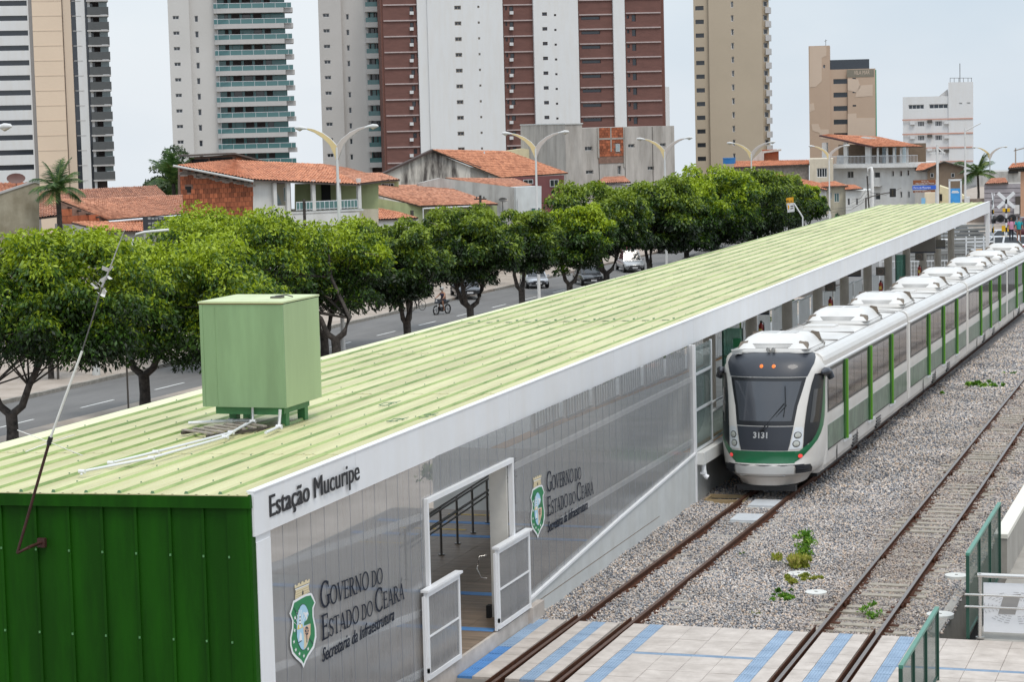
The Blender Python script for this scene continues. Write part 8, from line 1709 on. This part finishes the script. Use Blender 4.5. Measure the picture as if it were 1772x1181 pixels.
# -- tower 5: beige, patched paint
F, t = tower(1400, 1518, 250, 500, 'mid height beige block with irregular pale paint patches and a dark glass top floor'); F.top = F.z(120, 1450)
seg(F, t, 1400, 1436.5, t_beige, 0, 10, [(1424, 1428, 112, 118, 100, 1)], bars=0, top=F.z(79, 1418)); seg(F, t, 1436.5, 1467, t_beige, .6, 10, [(1442, 1466, 136.5, 145, 23.4, 5)], bars=3, fm=t_dk, frw=.1, dep=.5); seg(F, t, 1467, 1515, t_beige, 0, 10, [(1475, 1481, 134.5, 137.5, 23.4, 5)], bars=0, dep=.4, fm=t_dk)
MB().box(F.u(1437), F.u(1506), .8, 8, F.top, F.z(103)).obj('glass_penthouse', t_dk, t)
MB().box(F.u(1515)+.02, F.u(1518), .5, 8, F.z(300), F.z(122)).obj('green_net', M('green_net', (.02, .32, .18), .8), t)
for pts in ([(1401, 80), (1430, 80), (1430, 96), (1422, 100), (1422, 140), (1412, 150), (1401, 151)], [(1401, 180), (1408, 178), (1410, 190), (1401, 194)], [(1404, 215), (1416, 214), (1420, 224), (1434, 224), (1434, 240), (1420, 240), (1418, 230), (1406, 226)], [(1467, 136), (1485, 137), (1489, 150), (1482, 160), (1467, 156)], [(1487, 148), (1510, 146), (1510, 166), (1480, 168), (1482, 160)], [(1467, 197), (1482, 196), (1482, 204), (1514, 204), (1514, 240), (1467, 240)]): b = MB(); b.prism([F.uz(a, c, -.03) for a, c in pts], -.05, -.01); b.obj('paint_patch', t_beige2, t)
MB().box(F.u(1467), F.u(1514), -.06, -.01, F.z(133, 1490), F.z(120, 1490)).obj('name_band', M('name_band_grey', (.22, .20, .16), .8), t); u_, z_ = F.uz(1478, 129, -.06); fit_text('lettering', 'VILA MAR', t_beige2, t, lambda x, z, l: (u_+x, -.07-l, z_+z), 3.4, .9, shear=.1)
b = MB(); u, z = F.uz(1429, 79, 2); b.tube([(u, 2, z), (u, 2, z+1.4)], .06, 6).tube([(u-.3, 2, z+1), (u+.3, 2, z+1.2)], .05, 6); b.obj('roof_mast', dsteel, t)
# -- tower 6: white block with pink bands
F, t = tower(1562, 1684, 250, 470, 'white apartment block with thin pink floor bands and a rooftop mast'); F.top = F.z(167, 1600)
seg(F, t, 1562, 1641, t_white, 0, 10, [(1572, 1599, 181, 189, 100, 1), (1608, 1641-.5, 180, 188, 100, 1), (1588, 1599.5, 210, 219, 24.4, 3), (1618, 1630, 209.5, 218.5, 24.4, 3)], bars=3, dep=.35, frw=.12); seg(F, t, 1641, 1684, t_white, -.3, 11, [(1659.5, 1665, 177.5, 180.5, 100, 1), (1673, 1679, 177, 180, 100, 1)], bars=0, top=F.z(142, 1660), dep=.3)
for py in (206.5, 231.5, 256, 280): z = F.z(py, 1620); MB().box(F.u(1562), F.u(1684), -.42, -.3, z-.12, z+.16).obj('pink_band', pinkband, t)
for i, (px, py) in enumerate(((1579, 213), (1609, 210), (1638, 212), (1579, 238), (1609, 235), (1638, 237), (1609, 259), (1638, 261))): u, z = F.uz(px, py, 0); MB().box(u-.5, u+.5, -.6, -.0, z-.3, z+.3).obj('air_conditioner', winf if i % 3 != 1 else dsteel, t)
b = MB(); q_ = lambda px, py: (F.u(px), 3, F.z(py, px)); b.tube([q_(1662, 142), q_(1662, 109)], .08, 6)
for px in (1645, 1652, 1660, 1668, 1676, 1682): b.tube([q_(px, 142), q_(px, 134)], .05, 5)
b.tube([q_(1645, 134.5), q_(1683, 134.5)], .05, 5); b.obj('rooftop_railing', dsteel, t); MB().prism([F.uz(1625, 166, 1), F.uz(1640, 154, 1), F.uz(1641, 167, 1)], 1, 6).obj('stair_head', slabm, t)
# far mast lines
for px, pt, dep, lab in ((1670, 222, 230, 'thin grey mast rising behind the blue board portal'), (1622, 250, 228, 'slim pale concrete pole behind the road signs')):
    a = P(px, pt, dep); t = empty('mast', (a.x, a.y, -5), label=lab, cat='pole'); h = a.z+5; MB().tube([(0, 0, 0), (0, 0, h)], [.13, .08] if px > 1650 else [.15, .12], 8).obj('pole', lampw, t); MB().tube([(0, 0, h-.3), (1.6 if px > 1650 else .8, 0, h+(.5 if px > 1650 else -1))], .06, 6).box(-.8, .8, -.05, .05, h-.9, h-.78).obj('arm', lampw, t)
